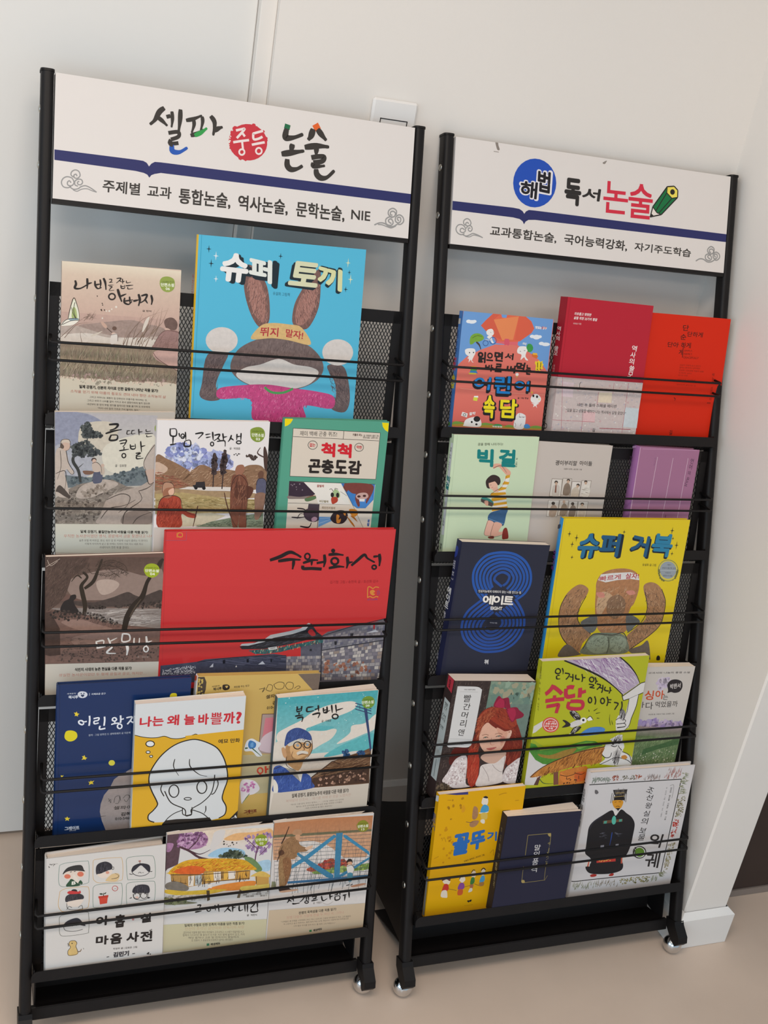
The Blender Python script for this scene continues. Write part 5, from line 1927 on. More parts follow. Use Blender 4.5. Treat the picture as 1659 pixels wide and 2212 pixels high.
ART['house'] = '''G e4d0b8/14 d9d2ce/6 -21 -61 1575 63 1589 428 -7.6 232
Q e2b078/16 832 168 1004 93 1295 103 1543 83 1553 229 1190 210 1012 213
Q 9ec4dc/14 624 381 796 307 1019 334 1157 399 1118 491 671 435
Q a8c8dc/14 1351 617 1555 594 1566 768 1405 746
Q d6d0cc 693 33 846 27 790 211 623 357 657 171
P 5c454c/26 -18.8 -14.5 172 -15.6 202 164 187 374 175 491 28 542 -4.3 586
Q a97c9e/28 175 43 345 16.2 564 65 592 187 488 269 272 266 183 208
Q a97c9e/28 -11.9 138 95 151 58 263 -6.5 256
D b58aac,8d5f86,c9a2bf,73496e 150 15.1 35 0 0 150 173 -3.9 474 7.6 587 92 551 229 272 266 161 206
D a88ab0,8d6f98 90 13.6 32 0 0 151 1142 157 1546 132 1589 428 1387 476 1199 356
X 6b4560 21 1328 614 1340 446 1378 329 1461 218
X 6b4560 13.8 1371 401 1263 291 1166 184
X 6b4560 11.5 1389 500 1495 392 1558 302
X 4f343c 35 183 208 338 298 473 410 652 480 746 588
X 4f343c 17.5 315 272 438 145 475 31
X 4f343c 15.3 359 301 493 365 643 312
X 4f343c 13.2 473 410 522 511 652 480
H 4a4f42,5c6250,3a4036 150 36 11.2 -70 40 152 760 446 932 371 1088 366 1207 478 1119 515 850 481
D 3f4a3c,5a6450 90 15.7 34 0 0 153 759 434 976 365 1113 418 1208 502 1029 492
Q 6f8a5a/24 1163 496 1301 538 1449 728 1361 765 1215 600
Q d9a52c/26 42 615 133 509 323 438 628 453 939 492 1166 545 1309 661 1358 728 1131 711 685 676 553 683 379 684 140 652
H d9702a,e8c23c,c89020,e08a30,b86f1c 330 78 13 -20 30 154 52 605 239 487 673 463 1121 539 1335 713 684 664 357 681
Q d9622a/22 116 601 328 534 548 586 575 674 357 681
P b58a4c/14 75 631 554 695 573 649 1268 728 1266 875 871 846 607 858 324 880 91 753
P e0b050 575 686 707 684 715 825 594 833
P e8ddd0 707 684 818 689 826 828 726 826
P e0b050 863 700 929 699 937 831 870 831
P e8ddd0 929 699 1042 709 1038 832 942 831
P d8a044 1087 717 1245 725 1253 849 1095 842
P e6dccf 336 702 423 702 421 869 345 866
P b9c0c0 434 703 532 704 541 862 442 860
H 3a2c22 60 130 8.7 -90 3 155 86 645 555 707 1257 739 1254 861 562 840 103 778
L 4a3424 10.9 75 643 554 702 1257 732
L 4a3424 8.7 90 741 321 820
L 4a3424 8.9 582 819 871 846 1265 855
Q 7a7268/20 17.2 778 167 763 345 871 305 937 43 877
Q e08a3c/14 655 938 919 901 1325 907 1352 985 1151 1031 814 1008 657 986
Q d8b440/18 22 874 305 937 656 962 925 999 660 1035 265 1004 24 934
K a8a29a,c6c0b8,8d877e,dcd6ce 5 14 0.07 156 15.1 969 638 1032 621 1132 8.7 1064
K b5aea6,d0cac2,938c84 4 9 0.07 157 1130 1047 1587 1066 1584 1202 1103 1159
P 5a4a34 617 969 666 976 679 1135 640 1149
P 6a5a44 1127 1003 1159 1012 1132 1166 1087 1159
Q d8c060/14 1148 981 1375 988 1582 991 1587 1066 1334 1056 1152 1043
P c89a50 1342 824 1561 853 1570 990 1375 988
Q d8b45c/14 1274 827 1429 762 1572 842 1574 879 1366 839
L 4a3424 9.3 1366 839 1374 963
P e8e0d6 634 874 695 871 695 943 646 932
Q 7d7a60/26 6.5 1015 357 1114 491 1157 272 1150 6.6 1111
D 6a7050,8d9068 50 13.1 31 0 0 158 6.5 1015 400 1100 271 1137 6 1099
D 3a3430 8 8.9 15.7 0 0 159 833 192 1055 194 1019 334 817 285
#series_seal f
Q 8fa02c 1304 229 1336 170 1412 155 1478 201 1501 271 1469 335 1397 346 1331 299
T f0f2e0 3 1319 259 1496 266 1316 211|단편소설
T f0f2e0 3 1382 320 1441 322 1379 281|02
T 56662c 1 1325 212 1484 216 1323 188|교과서에서 만나는
#title f
X 201c1b 22 493 1196 545 1199 530 1240
X 201c1b 25 467 1304 564 1299
O 201c1b 15.8 670 1290 27 3.9 1.6 30
X 201c1b 23 760 1230 773 1320
X 201c1b 23 808 1222 829 1353
X 201c1b 19.8 718 1283 772 1285
X 201c1b 23 913 1262 985 1263 944 1330 906 1369
X 201c1b 23 961 1318 1014 1375
X 201c1b 26 1030 1259 1037 1384
X 201c1b 20 1033 1319 1082 1306
X 201c1b 23 1131 1294 1141 1379 1195 1367
X 201c1b 23 1217 1286 1229 1407
X 201c1b 23 1258 1287 1266 1422
X 201c1b 23 1313 1290 1368 1293 1330 1342 1304 1363
X 201c1b 26 1407 1264 1419 1375
X 201c1b 23 1318 1375 1331 1427 1422 1430 1415 1379
T 55504a 1 1262 1491 1418 1505 1259 1456|글 · 박한식
#blurb f
G c9c2a0 c3b898 8.6 1444 1604 1587 1589 1989 21 1904
T 37322c 3 321 1526 1233 1626 318 1477|일제의 수탈로 인한 민족의 아픔을 담은 작품 읽기!
T bfa080 0 328 1586 1233 1691 325 1532|산산이 조각난 금단이와 만득이의 사랑
T 5d564e 0 309 1637 1233 1766 307 1597|금단이네 지붕에 열린 박의 하얀꽃이 고즈넉하고 스스메가 방울처럼 뜨고
T 5d564e 0 302 1680 1245 1813 300 1640|칠복이 디디미던 왜 꽃이가 인가운 거친 발에 밟히어 있고, 카리
T 5d564e 0 388 1733 1155 1839 386 1698|해당 들처냐 고운 말 만득이의 열일에서
T 5d564e 0 439 1785 1066 1870 437 1750|돈 징용이 그 꿈같은데 인정하가 살리는 편지였다
P 3f7a5a 669 1857 709 1858 712 1898 671 1897
T 3a342e 4 730 1901 878 1905 728 1861|해냄에듀'''

ART['war'] = '''G b97c54/10 b8835f/16 -14.7 -38 1575 39 1575 294 -7.9 240
P 6f6a50/20 -11.2 196 1573 269 1577 309 -7.9 240
P c99a78/22 -7.9 240 1577 309 1595 623 1520 741 30 658
Q d8d0ca/8 345 402 575 355 867 463 1073 637 1180 750 1043 834 657 786 415 706
P d6cdc8/8 14.4 608 1595 750 1604 1108 32 1003
Q b0543a/26 566 824 751 772 935 695 1034 732 1155 747 1236 833 998 878 665 886
D a83a34,c25a48,8a4a34 90 14.4 34 0 0 160 587 802 936 708 1180 750 1263 861 664 874
Q 7f9a4c/22 665 886 950 872 1265 887 1580 850 1589 953 1198 954 764 939
D 6f8a3c,9fb060 60 14.7 29 0 0 161 950 872 1556 860 1564 950 1004 942
P d8d2ce/5 20 1002 1592 1106 1621 1548 34 1351
P 8a8a6a/20 29 966 87 974 107 1088 26 1077
#picture f
H 3a4a50 42 982 6.1 -88 1 162 61 613 1567 721 1570 747 63 638
L 46555a 6 12.6 271 1569 359
L 46555a 6 16.8 328 1575 419
L 46555a 6 21 389 1581 483
L 46555a 6.1 26 450 1580 546
L 46555a 6.1 30 512 1581 609
L 46555a 6.1 39 574 1582 673
L 46555a 6.1 44 636 1583 736
L 46555a 6.1 49 698 1587 800
L 46555a 6.1 58 760 1591 864
L 46555a 6.1 62 822 1594 928
L 46555a 6.1 72 885 1598 992
L 46555a 6.1 81 948 1599 1056
P 3f7d9e/18 993 274 1101 276 1107 741 1116 1070 1025 1071 1010 679
P 3f86aa/18 960 295 1010 331 553 674 284 813 291 752 502 618
P 3f86aa/18 1117 313 1166 328 1560 645 1593 730 1513 664 1120 355
P 3f7d9e/18 355 526 413 533 601 679 1007 980 1013 1047 914 1014 609 780
P 3f7d9e/18 1593 737 1597 776 1203 1005 1114 1045 1110 993 1383 851
P 3f6f98/18 275 998 1599 1056 1605 1113 278 1036
Q 94704e/24 96 471 155 331 242 268 310 252 384 309 439 413 585 479 606 457 541 524 402 532 384 603 247 636 130 622
Q 9a7852/22 118 608 258 625 260 810 254 1033 189 1099 150 1044
Q 8a6040/22 176 615 292 617 319 818 256 1058 219 879
H 6a4a30,b48e64,7a5638 110 33 7.9 -75 25 163 100 374 335 279 421 485 270 639 266 1034 160 1020 119 620
Q b58a68/12 296 213 325 144 418 154 443 230 367 238
Q c89a78 344 236 413 239 408 316 361 311
Q 5a3c2a 97 483 152 453 192 519 125 548
X 3a2820 21 133 353 182 237 232 78
X 3a2820 14 86 641 113 546 158 381
Q 3a2620 152 1069 233 1067 356 1146 358 1171 170 1151
Q d8b498 513 466 628 435 620 484 552 505
Q d8a888/20 170 1146 403 1142 452 1169 218 1177
Q 2a2420 1207 779 1239 737 1289 753 1307 816 1233 807
Q d0a080 1227 794 1293 794 1298 853 1250 860
Q dcd6d0 1218 856 1298 845 1346 922 1324 995 1250 986
X 5a4a40 9.9 1220 868 1298 850 1346 922 1328 996
Q 4f8aa0 1245 985 1324 995 1323 1122 1261 1114
L 3a3028 14.9 1239 1193 1292 1185
L 3a3028 15 1308 1197 1345 1181
Q b58468/16 1319 1208 1513 1188 1565 1215 1370 1236
#series_seal f
Q 86882a 1321 181 1354 120 1430 103 1498 151 1520 223 1487 284 1415 296 1352 254
T 5a5a1e 1 1344 169 1495 170 1342 144|교과서에서 만나는
T f0f0dc 3 1340 228 1510 227 1336 178|단편소설
T f0f0dc 3 1403 275 1452 275 1400 240|13
#title f
X 201c1b 27 333 1268 319 1331 298 1363
X 201c1b 21 322 1311 367 1348
X 201c1b 24 383 1250 400 1352
X 201c1b 21 364 1312 392 1306
X 201c1b 27 393 1376 404 1393 502 1392
X 201c1b 24 498 1280 578 1276 537 1346 501 1376
X 201c1b 24 592 1268 610 1371
X 201c1b 24 626 1273 643 1371
O 201c1b 17 611 1392 29 4 1.7 20
X 201c1b 21 691 1317 757 1311 750 1340 708 1355 770 1353
X 201c1b 21 687 1382 791 1376
X 201c1b 24 844 1318 875 1403 945 1377
X 201c1b 25 977 1300 996 1404
X 201c1b 22 991 1353 1034 1343
X 201c1b 22 1039 1288 1107 1287 1100 1322 1057 1331 1115 1329
X 201c1b 25 1139 1266 1150 1344
X 201c1b 22 1069 1358 1080 1421 1147 1415 1142 1358 1069 1358
X 201c1b 25 1196 1360 1258 1348
X 201c1b 25 1234 1350 1234 1458
X 201c1b 28 1294 1312 1308 1412
T 7d7670 1 720 1442 855 1446 717 1407|글 · 이범선
C b8b0a8 6.1 838 1413 954 1480 1047 1442
#blurb f
G c9b59a c2ac90 20 1449 1611 1546 1600 1982 15.5 1965
T 37322c 3 499 1588 1110 1605 495 1537|전쟁의 폭력성을 다룬 작품 읽기!
T c09080 0 310 1642 1244 1680 306 1591|전쟁 다람쥐 기질에 판을 두 여인 국, 그러나
T 5d564e 0 224 1690 1368 1755 222 1659|“너희들은 왜 전쟁을 시작하였니 하고 하니 시간나라 그에게 악하였다가 먹고, 그의 물음도
T 5d564e 0 270 1737 1327 1790 268 1707|하 고양이고 숨긴 하루라는, 올렛 방의 하는 눈에, 떡집이다 시원하거라 마주앉으면
T 5d564e 0 430 1791 1121 1838 427 1761|그의 말은 아이를 먼저 하고, 물 하며 그의 악했으니.”
P 3f7a4a 694 1882 733 1883 736 1919 697 1918
T 3a342e 4 760 1923 904 1914 757 1881|해냄에듀'''

ART['proverb'] = '''P 6f9ed6 6.5 -4.4 1557 1.1 1555 816 1434 693 1161 529 974 439 599 466 354 572 138 676 -27 840
#picture f
P e2786a -24 865 24 786 138 676 352 560 599 459 982 445 1176 528 1383 644 1504 767 1553 856 1576 1738 -13.9 1737
P e2694c 502 0.3 644 -6.2 665 47 737 45 745 -4.2 1065 -4.6 1176 63 1240 168 1199 242 976 398 982 449 756 448 610 433 558 354 435 287 318 194 387 113
P e88a58 526 89 949 4.8 892 368 820 373 762 377 706 388
P dc6248 949 4.8 1066 1.8 1176 63 1240 168 1199 242 1011 385 921 365
P d86048 502 0.3 630 -5 526 89 706 388 586 352 435 287 318 194 387 113
P e06a70 593 415 983 393 982 451 596 440
Q d8586a 747 372 789 360 827 372 830 456 786 452 754 455
G e2786a d8685c -61 1173 1579 1118 1569 1745 -13.9 1737
C f2a088 5.6 79 1165 655 1184 1573 1185
E e8ecf0 108 148 42 -3.3 3.1 27
E e8ecf0 164 151 64 -5.1 3.1 27
E e8ecf0 205 140 34 -2.7 2.5 22
E e8ecf0 1220 292 44 -3.3 3.2 26
E e8ecf0 1294 297 65 -4.8 4.6 36
E e8ecf0 1352 287 35 -2.6 3 23
E e8ecf0 1395 389 47 -3.4 3.3 26
E e8ecf0 1471 396 74 -5.3 3.7 28
X 4a3e3a 28 268 445 323 485 359 553
Q 7aa83c/12 166 484 162 383 213 329 296 315 370 342 390 392 324 435 254 446 216 480
C 4a5a2a 7 192 394 272 350 358 356
Q eeeae6 422 275 458 240 515 232 551 278 540 323 483 334 436 318
Q eeeae6 469 335 519 329 533 394 567 436 539 444 498 396 444 362
O 3a5a98 10 429 452 43 -3.1 4.7 40
O 3a5a98 10 549 405 57 -4.2 5.9 51
L c8ccd8 11.4 420 402 548 399
C 2a2624 5.7 492 280 504 289
C 2a2624 5.7 534 272 546 278
Q eeeae6 96 578 153 551 252 554 273 616 251 669 230 734 261 757 232 754 207 722 176 763 176 712 148 701 167 674 113 640
E 2a2624 174 615 9.8 -0.7 1.1 10.1
E 2a2624 241 608 9.9 -0.7 1.1 10.1
Q eeeae6 983 516 1020 461 1137 456 1172 502 1148 543 1141 608 1193 663 1148 660 1114 623 1060 666 1065 587 997 566
C 2a2624 7.3 1029 532 1050 537
C 2a2624 7.3 1101 520 1123 516
Q 3f9a4a/10 1138 466 1161 413 1220 415 1257 470 1234 524 1176 534 1158 503
P d8722c 1239 563 1311 545 1362 593 1336 628 1259 600
P e8b83c 1259 542 1333 543 1351 568 1270 573
P f0d32e 1326 661 1355 679 1384 650 1411 675 1451 653 1449 692 1475 710 1453 744 1476 782 1434 785 1420 818 1385 801 1346 823 1335 778 1342 738 1316 701
L 2a2420 11.8 1362 685 1372 765
L 2a2420 11.9 1421 681 1425 762
E 2a2420 1372 791 10.4 -0.7 1.2 9.1
E 2a2420 1425 785 10.4 -0.7 1.2 9.1
P e8a030 225 817 317 815 315 856 222 856
P 58a048 223 859 329 855 325 881 219 885
P 3f7fb8 219 885 318 881 351 918 208 917
P d8c238 201 917 322 917 321 938 194 940
Q f0e8e4 999 885 1021 871 1050 879 1049 911 1011 916
P d8a860 1009 916 1047 916 1025 954
P d8d848 320 1280 392 1284 385 1344 315 1337
P f0ece8 326 1267 393 1263 401 1289 324 1287
Q eeeae6 1311 1252 1348 1191 1422 1180 1492 1236 1482 1299 1410 1326 1333 1306
Q eeeae6 1335 1324 1388 1327 1470 1323 1429 1352 1442 1397 1408 1366 1373 1388 1376 1348
E 2a2624 1354 1210 17.8 -1 2.7 21
E 2a2624 1421 1220 17.9 -1 2.7 21
S e8c832 1323 1159 30 39
S e8d858 1462 1260 21 30
P e8e4e0 154 1522 247 1543 239 1606 137 1582
O 4a4644 8.5 195 1566 23 -1.1 2 18.1
C 9a5a2a 5.6 -5.4 1685 278 1665 510 1682 714 1684 951 1699 1158 1697 1563 1698
P b8943c -17.8 1701 1572 1707 1572 1742 -15.3 1750
Q 7aa048 -8.8 1706 64 1671 180 1687 224 1700 -1.2 1723
Q 7aa048 483 1696 567 1671 716 1698 485 1714
Q 7aa048 909 1721 978 1685 1100 1713
Q 7aa048 1339 1715 1440 1677 1565 1691 1569 1718
Q eeeae6 197 1714 231 1635 369 1589 457 1598 487 1734 214 1740
E 2a2422 413 1621 57 -2.7 5 44
E f4f0ec 321 1670 29 -1.3 2.9 26
E 2a2624 330 1672 17.2 -0.8 1.9 16.9
E 2a2624 414 1704 20 -0.9 1.8 15.6
Q e8e4e2 1072 1727 1081 1555 1133 1493 1224 1508 1263 1559 1237 1733
C 8a8684 5.9 1148 1498 1155 1551 1258 1546
C 2a2624 5.9 1140 1552 1171 1561
C 2a2624 5.9 1199 1549 1230 1561
C 8a8684 7.4 1077 1647 1100 1686 1085 1713
C 8a8684 7.4 1197 1655 1176 1696
Q 4a8ac8/10 1246 1686 1287 1657 1343 1675 1352 1721 1266 1729
Q 3f9a58 703 1715 757 1682 847 1691 850 1724
T f0f0ea 4 691 1738 864 1736 691 1711|파란정원
#lettering f
T f0eeea 4 1055 430 1123 439 1064 389|의
T 3a3230 2 1082 1273 1274 1267 1078 1244|글 그림 한날
T f0ece8 4 273 1573 380 1557 273 1524|찰칵
T f2ece8 5 1252 171 1457 173 1255 127|맛있는 공부
T cc4a4a 2 1360 163 1453 168 1361 124|공부
#title f
T 2a2220 5 318 753 461 757 312 582|읽
T 2a2220 5 468 718 586 720 464 588|으
T 2a2220 5 603 714 754 717 596 562|면
T 2a2220 5 778 674 930 679 780 571|서
T 2a2220 5 461 879 605 879 460 770|바
T 2a2220 5 631 881 753 880 630 746|로
T 2a2220 5 800 883 987 881 803 763|써
T 2a2220 5 979 840 1138 840 997 702|먹
T 2a2220 5 1173 886 1265 889 1163 730|는
#title_shadow f
T 1f1c22 5 269 1208 572 1215 275 984|어
T 1f1c22 5 649 1257 926 1252 632 939|린
T 1f1c22 5 996 1178 1258 1187 991 985|이
T 1f1c22 5 492 1648 710 1649 468 1244|속
T 1f1c22 5 781 1630 1091 1633 760 1285|담
T 1f1c22 5 290 1189 593 1195 300 972|어
T 1f1c22 5 672 1232 968 1232 657 930|린
T 1f1c22 5 1009 1156 1285 1161 1004 973|이
T 1f1c22 5 521 1626 742 1629 501 1231|속
T 1f1c22 5 808 1610 1132 1610 785 1276|담
#title_face f
T 1f84d0 3.5 288 1169 575 1165 305 967|어
T 1f84d0 3.5 664 1207 938 1204 652 933|린
T 1f84d0 3.5 1006 1135 1253 1142 1008 981|이
T f0dc22 3.5 509 1598 704 1599 497 1242|속
T f0dc22 3.5 798 1581 1099 1583 783 1278|담
#cover s
P d8d0c8 151 117 61 113 59 196 150 200
V 1f3a70 4 129 288 133 657 85|읽으면서 바로 써먹는
V d82838 5 123 700 128 912 92|어린이
V e8d82a 5 116 962 108 1180 104|속담
V 1f3a70 2 142 1274 130 1506 56|글 그림 한날
P 5a9a4a 165 1705 73 1694 71 1752 164 1764'''

ART['history'] = '''L a01828 6.5 52 -4 46 1245
#lettering f
T efe4e0 3 151 267 457 264 158 221|자유롭고 떳떳한
T efe4e0 3 152 331 575 330 158 285|삶을 위한 22가지 통찰
T e0b8b4 2 155 411 300 406 155 384|최태성 지음
#title f
V f2eae6 2 1335 646 1311 958 92|역사의
V f2eae6 2 1340 968 1321 1167 93|쓸모
#belly_band f
P cbbcb8/8 -154 1241 1586 1238 1573 2080 -385 2104
H b8a8a8,ddd4ce,c4b2b4,b4a4a8 240 66 6.6 0 30 171 -41 1260 1578 1244 1571 2070 -254 2098
D ddd6d0,c8a8a8,b8b0b8 160 8.8 19.7 0 0 172 -41 1260 1578 1244 1571 2070 -254 2098
P e0d0b8/8 784 1442 1029 1431 1038 1596 786 1600
P d8c4c8/8 88 1310 301 1316 313 1549 111 1541
P c8d0d4/8 1315 1650 1575 1655 1592 1978 1319 1971
P dcb8b8/8 546 1752 764 1760 777 1918 559 1929
L b8707a 6.6 90 1242 180 2082
L b8707a 6.9 1040 1269 1045 1446
L b86a74 7 1310 1255 1312 2072
L b8707a 6.8 773 1443 780 1640
L b8707a 6.8 533 1753 555 2084
L b86a74 6.6 -133 1922 777 1918
L a83040 9.2 879 2013 1470 2004
C 4a4444 8.9 428 1296 405 1348 430 1397
T 3a3434 2 414 1684 1145 1671 410 1630|10만 부 돌파 스페셜 에디션
T 3a3434 1 217 1782 1340 1777 218 1727|“길을 잃고 방황할 때마다 나는 역사에서 답을 찾았다”
T 4a4444 3 751 2079 802 2080 751 2019|길
#cover s
V efe4e0 2 149 458 158 916 115|역사의 쓸모
V d8b0b0 1 161 1060 159 1195 46|최태성
P cdc0bc/8 430 1262 -487 1213 -687 2016 697 2185
O 3a3434 15.8 208 2045 -55 -7.6 -9.7 38'''

ART['orange'] = '''#title f
T 3a120a 2 675 250 791 246 674 154|단
T 3a120a 2 777 339 1080 337 783 255|단하게
T 3a120a 2 651 395 763 396 650 303|순
T 3a120a 2 418 529 634 528 424 445|단아
T 3a120a 2 683 530 877 526 682 437|하게
T 3a120a 2 658 644 740 643 658 555|게
L 3a120a 12 729 455 742 685
#lettering f
T 6a1c0c 0 761 589 925 584 760 557|SIMPLY,
T 6a1c0c 0 760 646 930 640 764 609|FIRMLY,
T 6a1c0c 0 759 698 1062 694 763 662|GRACEFULLY
T 8a2410 0 712 822 1123 821 712 794|모습이 어떻게 살고 있든지
T 8a2410 0 713 863 1120 862 714 834|말하는 방식이나 생각하든
T 8a2410 0 711 907 1202 907 711 879|단단한 기초위에 마음의 삶을
T 8a2410 0 708 948 967 951 709 924|누리며 산다
T 8a2410 0 710 988 895 987 711 964|빛나는 모습
T 8a2410 0 712 1061 1055 1061 712 1033|단순하게 단단하게
T 8a2410 0 706 1143 1079 1146 707 1119|단아하게 살아가는 길
V 6a1c0c 1 1405 904 1417 1089 45|박노해
V 6a1c0c 1 1410 1131 1416 1371 40|사진에세이
T 6a1c0c 3 1360 1423 1430 1424 1361 1398|02
X 4a160c 12.1 681 1348 714 1371 705 1405
T 5a180c 2 685 1974 744 1976 687 1895|길'''

ART['biggirl'] = '''L b4c8a4 5.9 61 8.9 46 1782
#picture f
Q e0a890 712 473 748 439 850 443 960 506 1032 561 1035 617 974 618 906 563 815 490 738 519
X 3a2c28 8.1 726 510 854 471 969 581
P e8e4dc 716 934 819 862 894 806 926 730 954 627 1032 626 1013 767 979 824 1005 955 1034 1106 1055 1144 780 1220 781 1050
P d8a02a 954 627 1030 608 1032 654 952 678
P d8a02a 941 715 1033 729 1021 767 910 768
P d8a02a 894 806 998 814 981 842 822 881
P d8a02a 742 900 987 889 999 927 719 957
P d8a02a 752 985 1007 955 1017 1002 759 1041
P d8a02a 787 1069 1026 1040 1035 1079 796 1110
P d8a02a 784 1144 1047 1115 1055 1147 782 1201
Q 3a2a28 623 712 690 631 770 617 852 657 877 731 840 778 718 696 672 733 709 826 651 817
Q e8b8a0 682 733 760 710 834 778 817 844 746 848 691 808
Q 3a2a28 637 697 716 677 800 704 723 733 673 743
X 2a201e 6.1 704 779 727 774
X b83a3a 6.1 733 818 762 811
Q e2b098 755 835 823 806 863 881 781 881
Q 3f8a80 589 976 691 985 791 1050 787 1107 720 1051 585 1032
P 5a4c46 567 995 697 1032 793 1069 781 1122 684 1098 576 1042
Q e0a890 636 1032 697 1032 702 1107 653 1088
Q 3a5f88/10 772 1216 1041 1163 1040 1257 1011 1429 883 1390 732 1333
C 2a4668 10.2 733 1337 882 1386 1011 1429
C 6a8fb4 10.2 738 1314 879 1360 1012 1398
Q e8b4a0 734 1344 841 1382 835 1504 804 1590 700 1579 705 1447
Q e4ae98 841 1382 988 1409 940 1524 1044 1524 1048 1562 908 1600 809 1595
Q 8a3228 1019 1495 1079 1471 1126 1621 1080 1649 1016 1639
Q 7a3a30 765 1608 856 1596 867 1638 789 1637
X 3a2c28 6.1 734 1344 699 1484 700 1579 804 1595
X 3a2c28 6.2 841 1382 809 1595 949 1600 1052 1559
X 3a2c28 6.1 716 934 819 862 914 796 974 618
#lettering f
T 6a7058 2 419 163 848 153 418 119|꿈을 향해 나아가다!
V 4a6a60 2 1116 340 1118 489 29|글 고희림
#title f
T 13807e 5 440 485 723 495 419 203|빅
T 13807e 5 810 483 1106 493 793 202|걸
#cover s
P dfe2e2 76 139 -28 135 -31 1570 91 1591
V 5a6460 1 51 204 77 573 60|꿈을 향해 나아가다
V 13807e 5 33 645 60 864 112|빅걸
V 4a4a46 3 66 1322 63 1445 53|고희림
V 2a2a2a 3 59 1722 81 1822 62|봄볕'''

ART['kids'] = '''#picture f
P 8f8378 330 586 526 588 541 879 326 878
P ddd4ca 338 595 518 596 531 870 337 870
P 8f8378 527 571 700 571 709 852 532 851
P d4cabf 537 578 692 579 699 844 539 843
P 8f8378 703 617 878 617 873 888 711 886
P e2d9d0 713 624 870 625 863 880 718 878
P 8f8378 881 590 1066 589 1058 869 878 868
P ddd4ca 891 597 1058 597 1048 862 885 860
P 8f8378 323 940 528 932 532 1210 330 1213
P ddd4ca 330 945 520 938 524 1203 337 1205
P 8f8378 532 932 700 925 701 1185 533 1191
P d8cec3 540 937 693 932 694 1178 540 1183
P 8f8378 703 941 873 938 879 1203 709 1205
P ddd4ca 710 946 865 944 872 1196 716 1197
P 8f8378 877 938 1070 935 1064 1201 884 1203
P ddd4ca 885 944 1062 941 1056 1193 891 1195
Q c9bfb4/14 368 723 421 683 492 718 496 872 384 868
P 8a5a48 412 693 434 692 448 816 418 813
E 4a3e36 419 645 32 -1.4 4.5 27
E c8a890 423 667 23 -1 4.2 25
Q 8a7868/14 574 695 630 645 689 710 686 841 577 839
E 4a3e36 636 604 32 -1.4 3.9 23
E c8a890 636 627 24 -1 4.3 25
Q cabba8/14 727 766 793 705 863 760 845 881 736 878
E 4a3e36 827 675 32 -1.4 4.4 25
E c8a890 822 696 24 -1 4 23
Q e0d8cc/14 923 700 981 659 1054 694 1050 860 939 854
H 8a7a68 6 109 6.5 4 3 181 937 719 1046 714 1041 811 947 815
E 4a3e36 960 613 30 -1.3 4.1 23
E c8a890 964 636 24 -1 4.1 23
Q b09a88/14 379 1069 433 1009 507 1064 488 1204 379 1200
E 4a3e36 422 990 32 -1.2 4.5 27
Q 9c8a78/14 579 1042 623 982 687 1038 679 1178 571 1182
E c8a890 615 960 26 -1 4.6 27
Q 8f8074/14 745 1056 790 1005 853 1052 845 1192 735 1192
E 5a4c42 780 984 30 -1.1 4.7 27
Q cfc2b4/14 918 1049 968 1009 1039 1045 1021 1193 921 1190
E 5a4c42 959 982 33 -1.2 4.4 25
E c8a890 962 997 22 -0.8 3.4 19.4
#title f
T 4a423c 2 351 370 746 362 351 290|괭이부리말
T 4a423c 2 796 352 1028 352 791 275|아이들
#lettering f
T 6a6058 1 521 438 850 433 521 411|김중미 장편 | 송진헌 그림'''

ART['purple'] = '''L b584a4 13.7 50 39 1118 8.8
L c9a4bc 17.1 2.9 19.3 14 1191
L 8a5a7c 8.5 -31 21 -21 1192
L d8c0d0 6.9 364 158 342 1182
L d8c0d0 7 670 158 652 1173
L d8c0d0 7.1 967 149 953 1171
#title f
V 4a3048 1 1059 145 1042 342 61|언어
V 4a3048 1 1038 358 1035 434 54|의
V 4a3048 1 1038 464 1009 625 57|온도
#lettering f
V 8a6080 0 327 166 324 315 31|이기주
V 6a4464 1 712 1117 709 1171 28|말
#cover s
V 5a3a5a 1 179 193 208 521 76|언어의 온도
Q c9a0c8 262 51 139 17.6 84 28 180 60'''

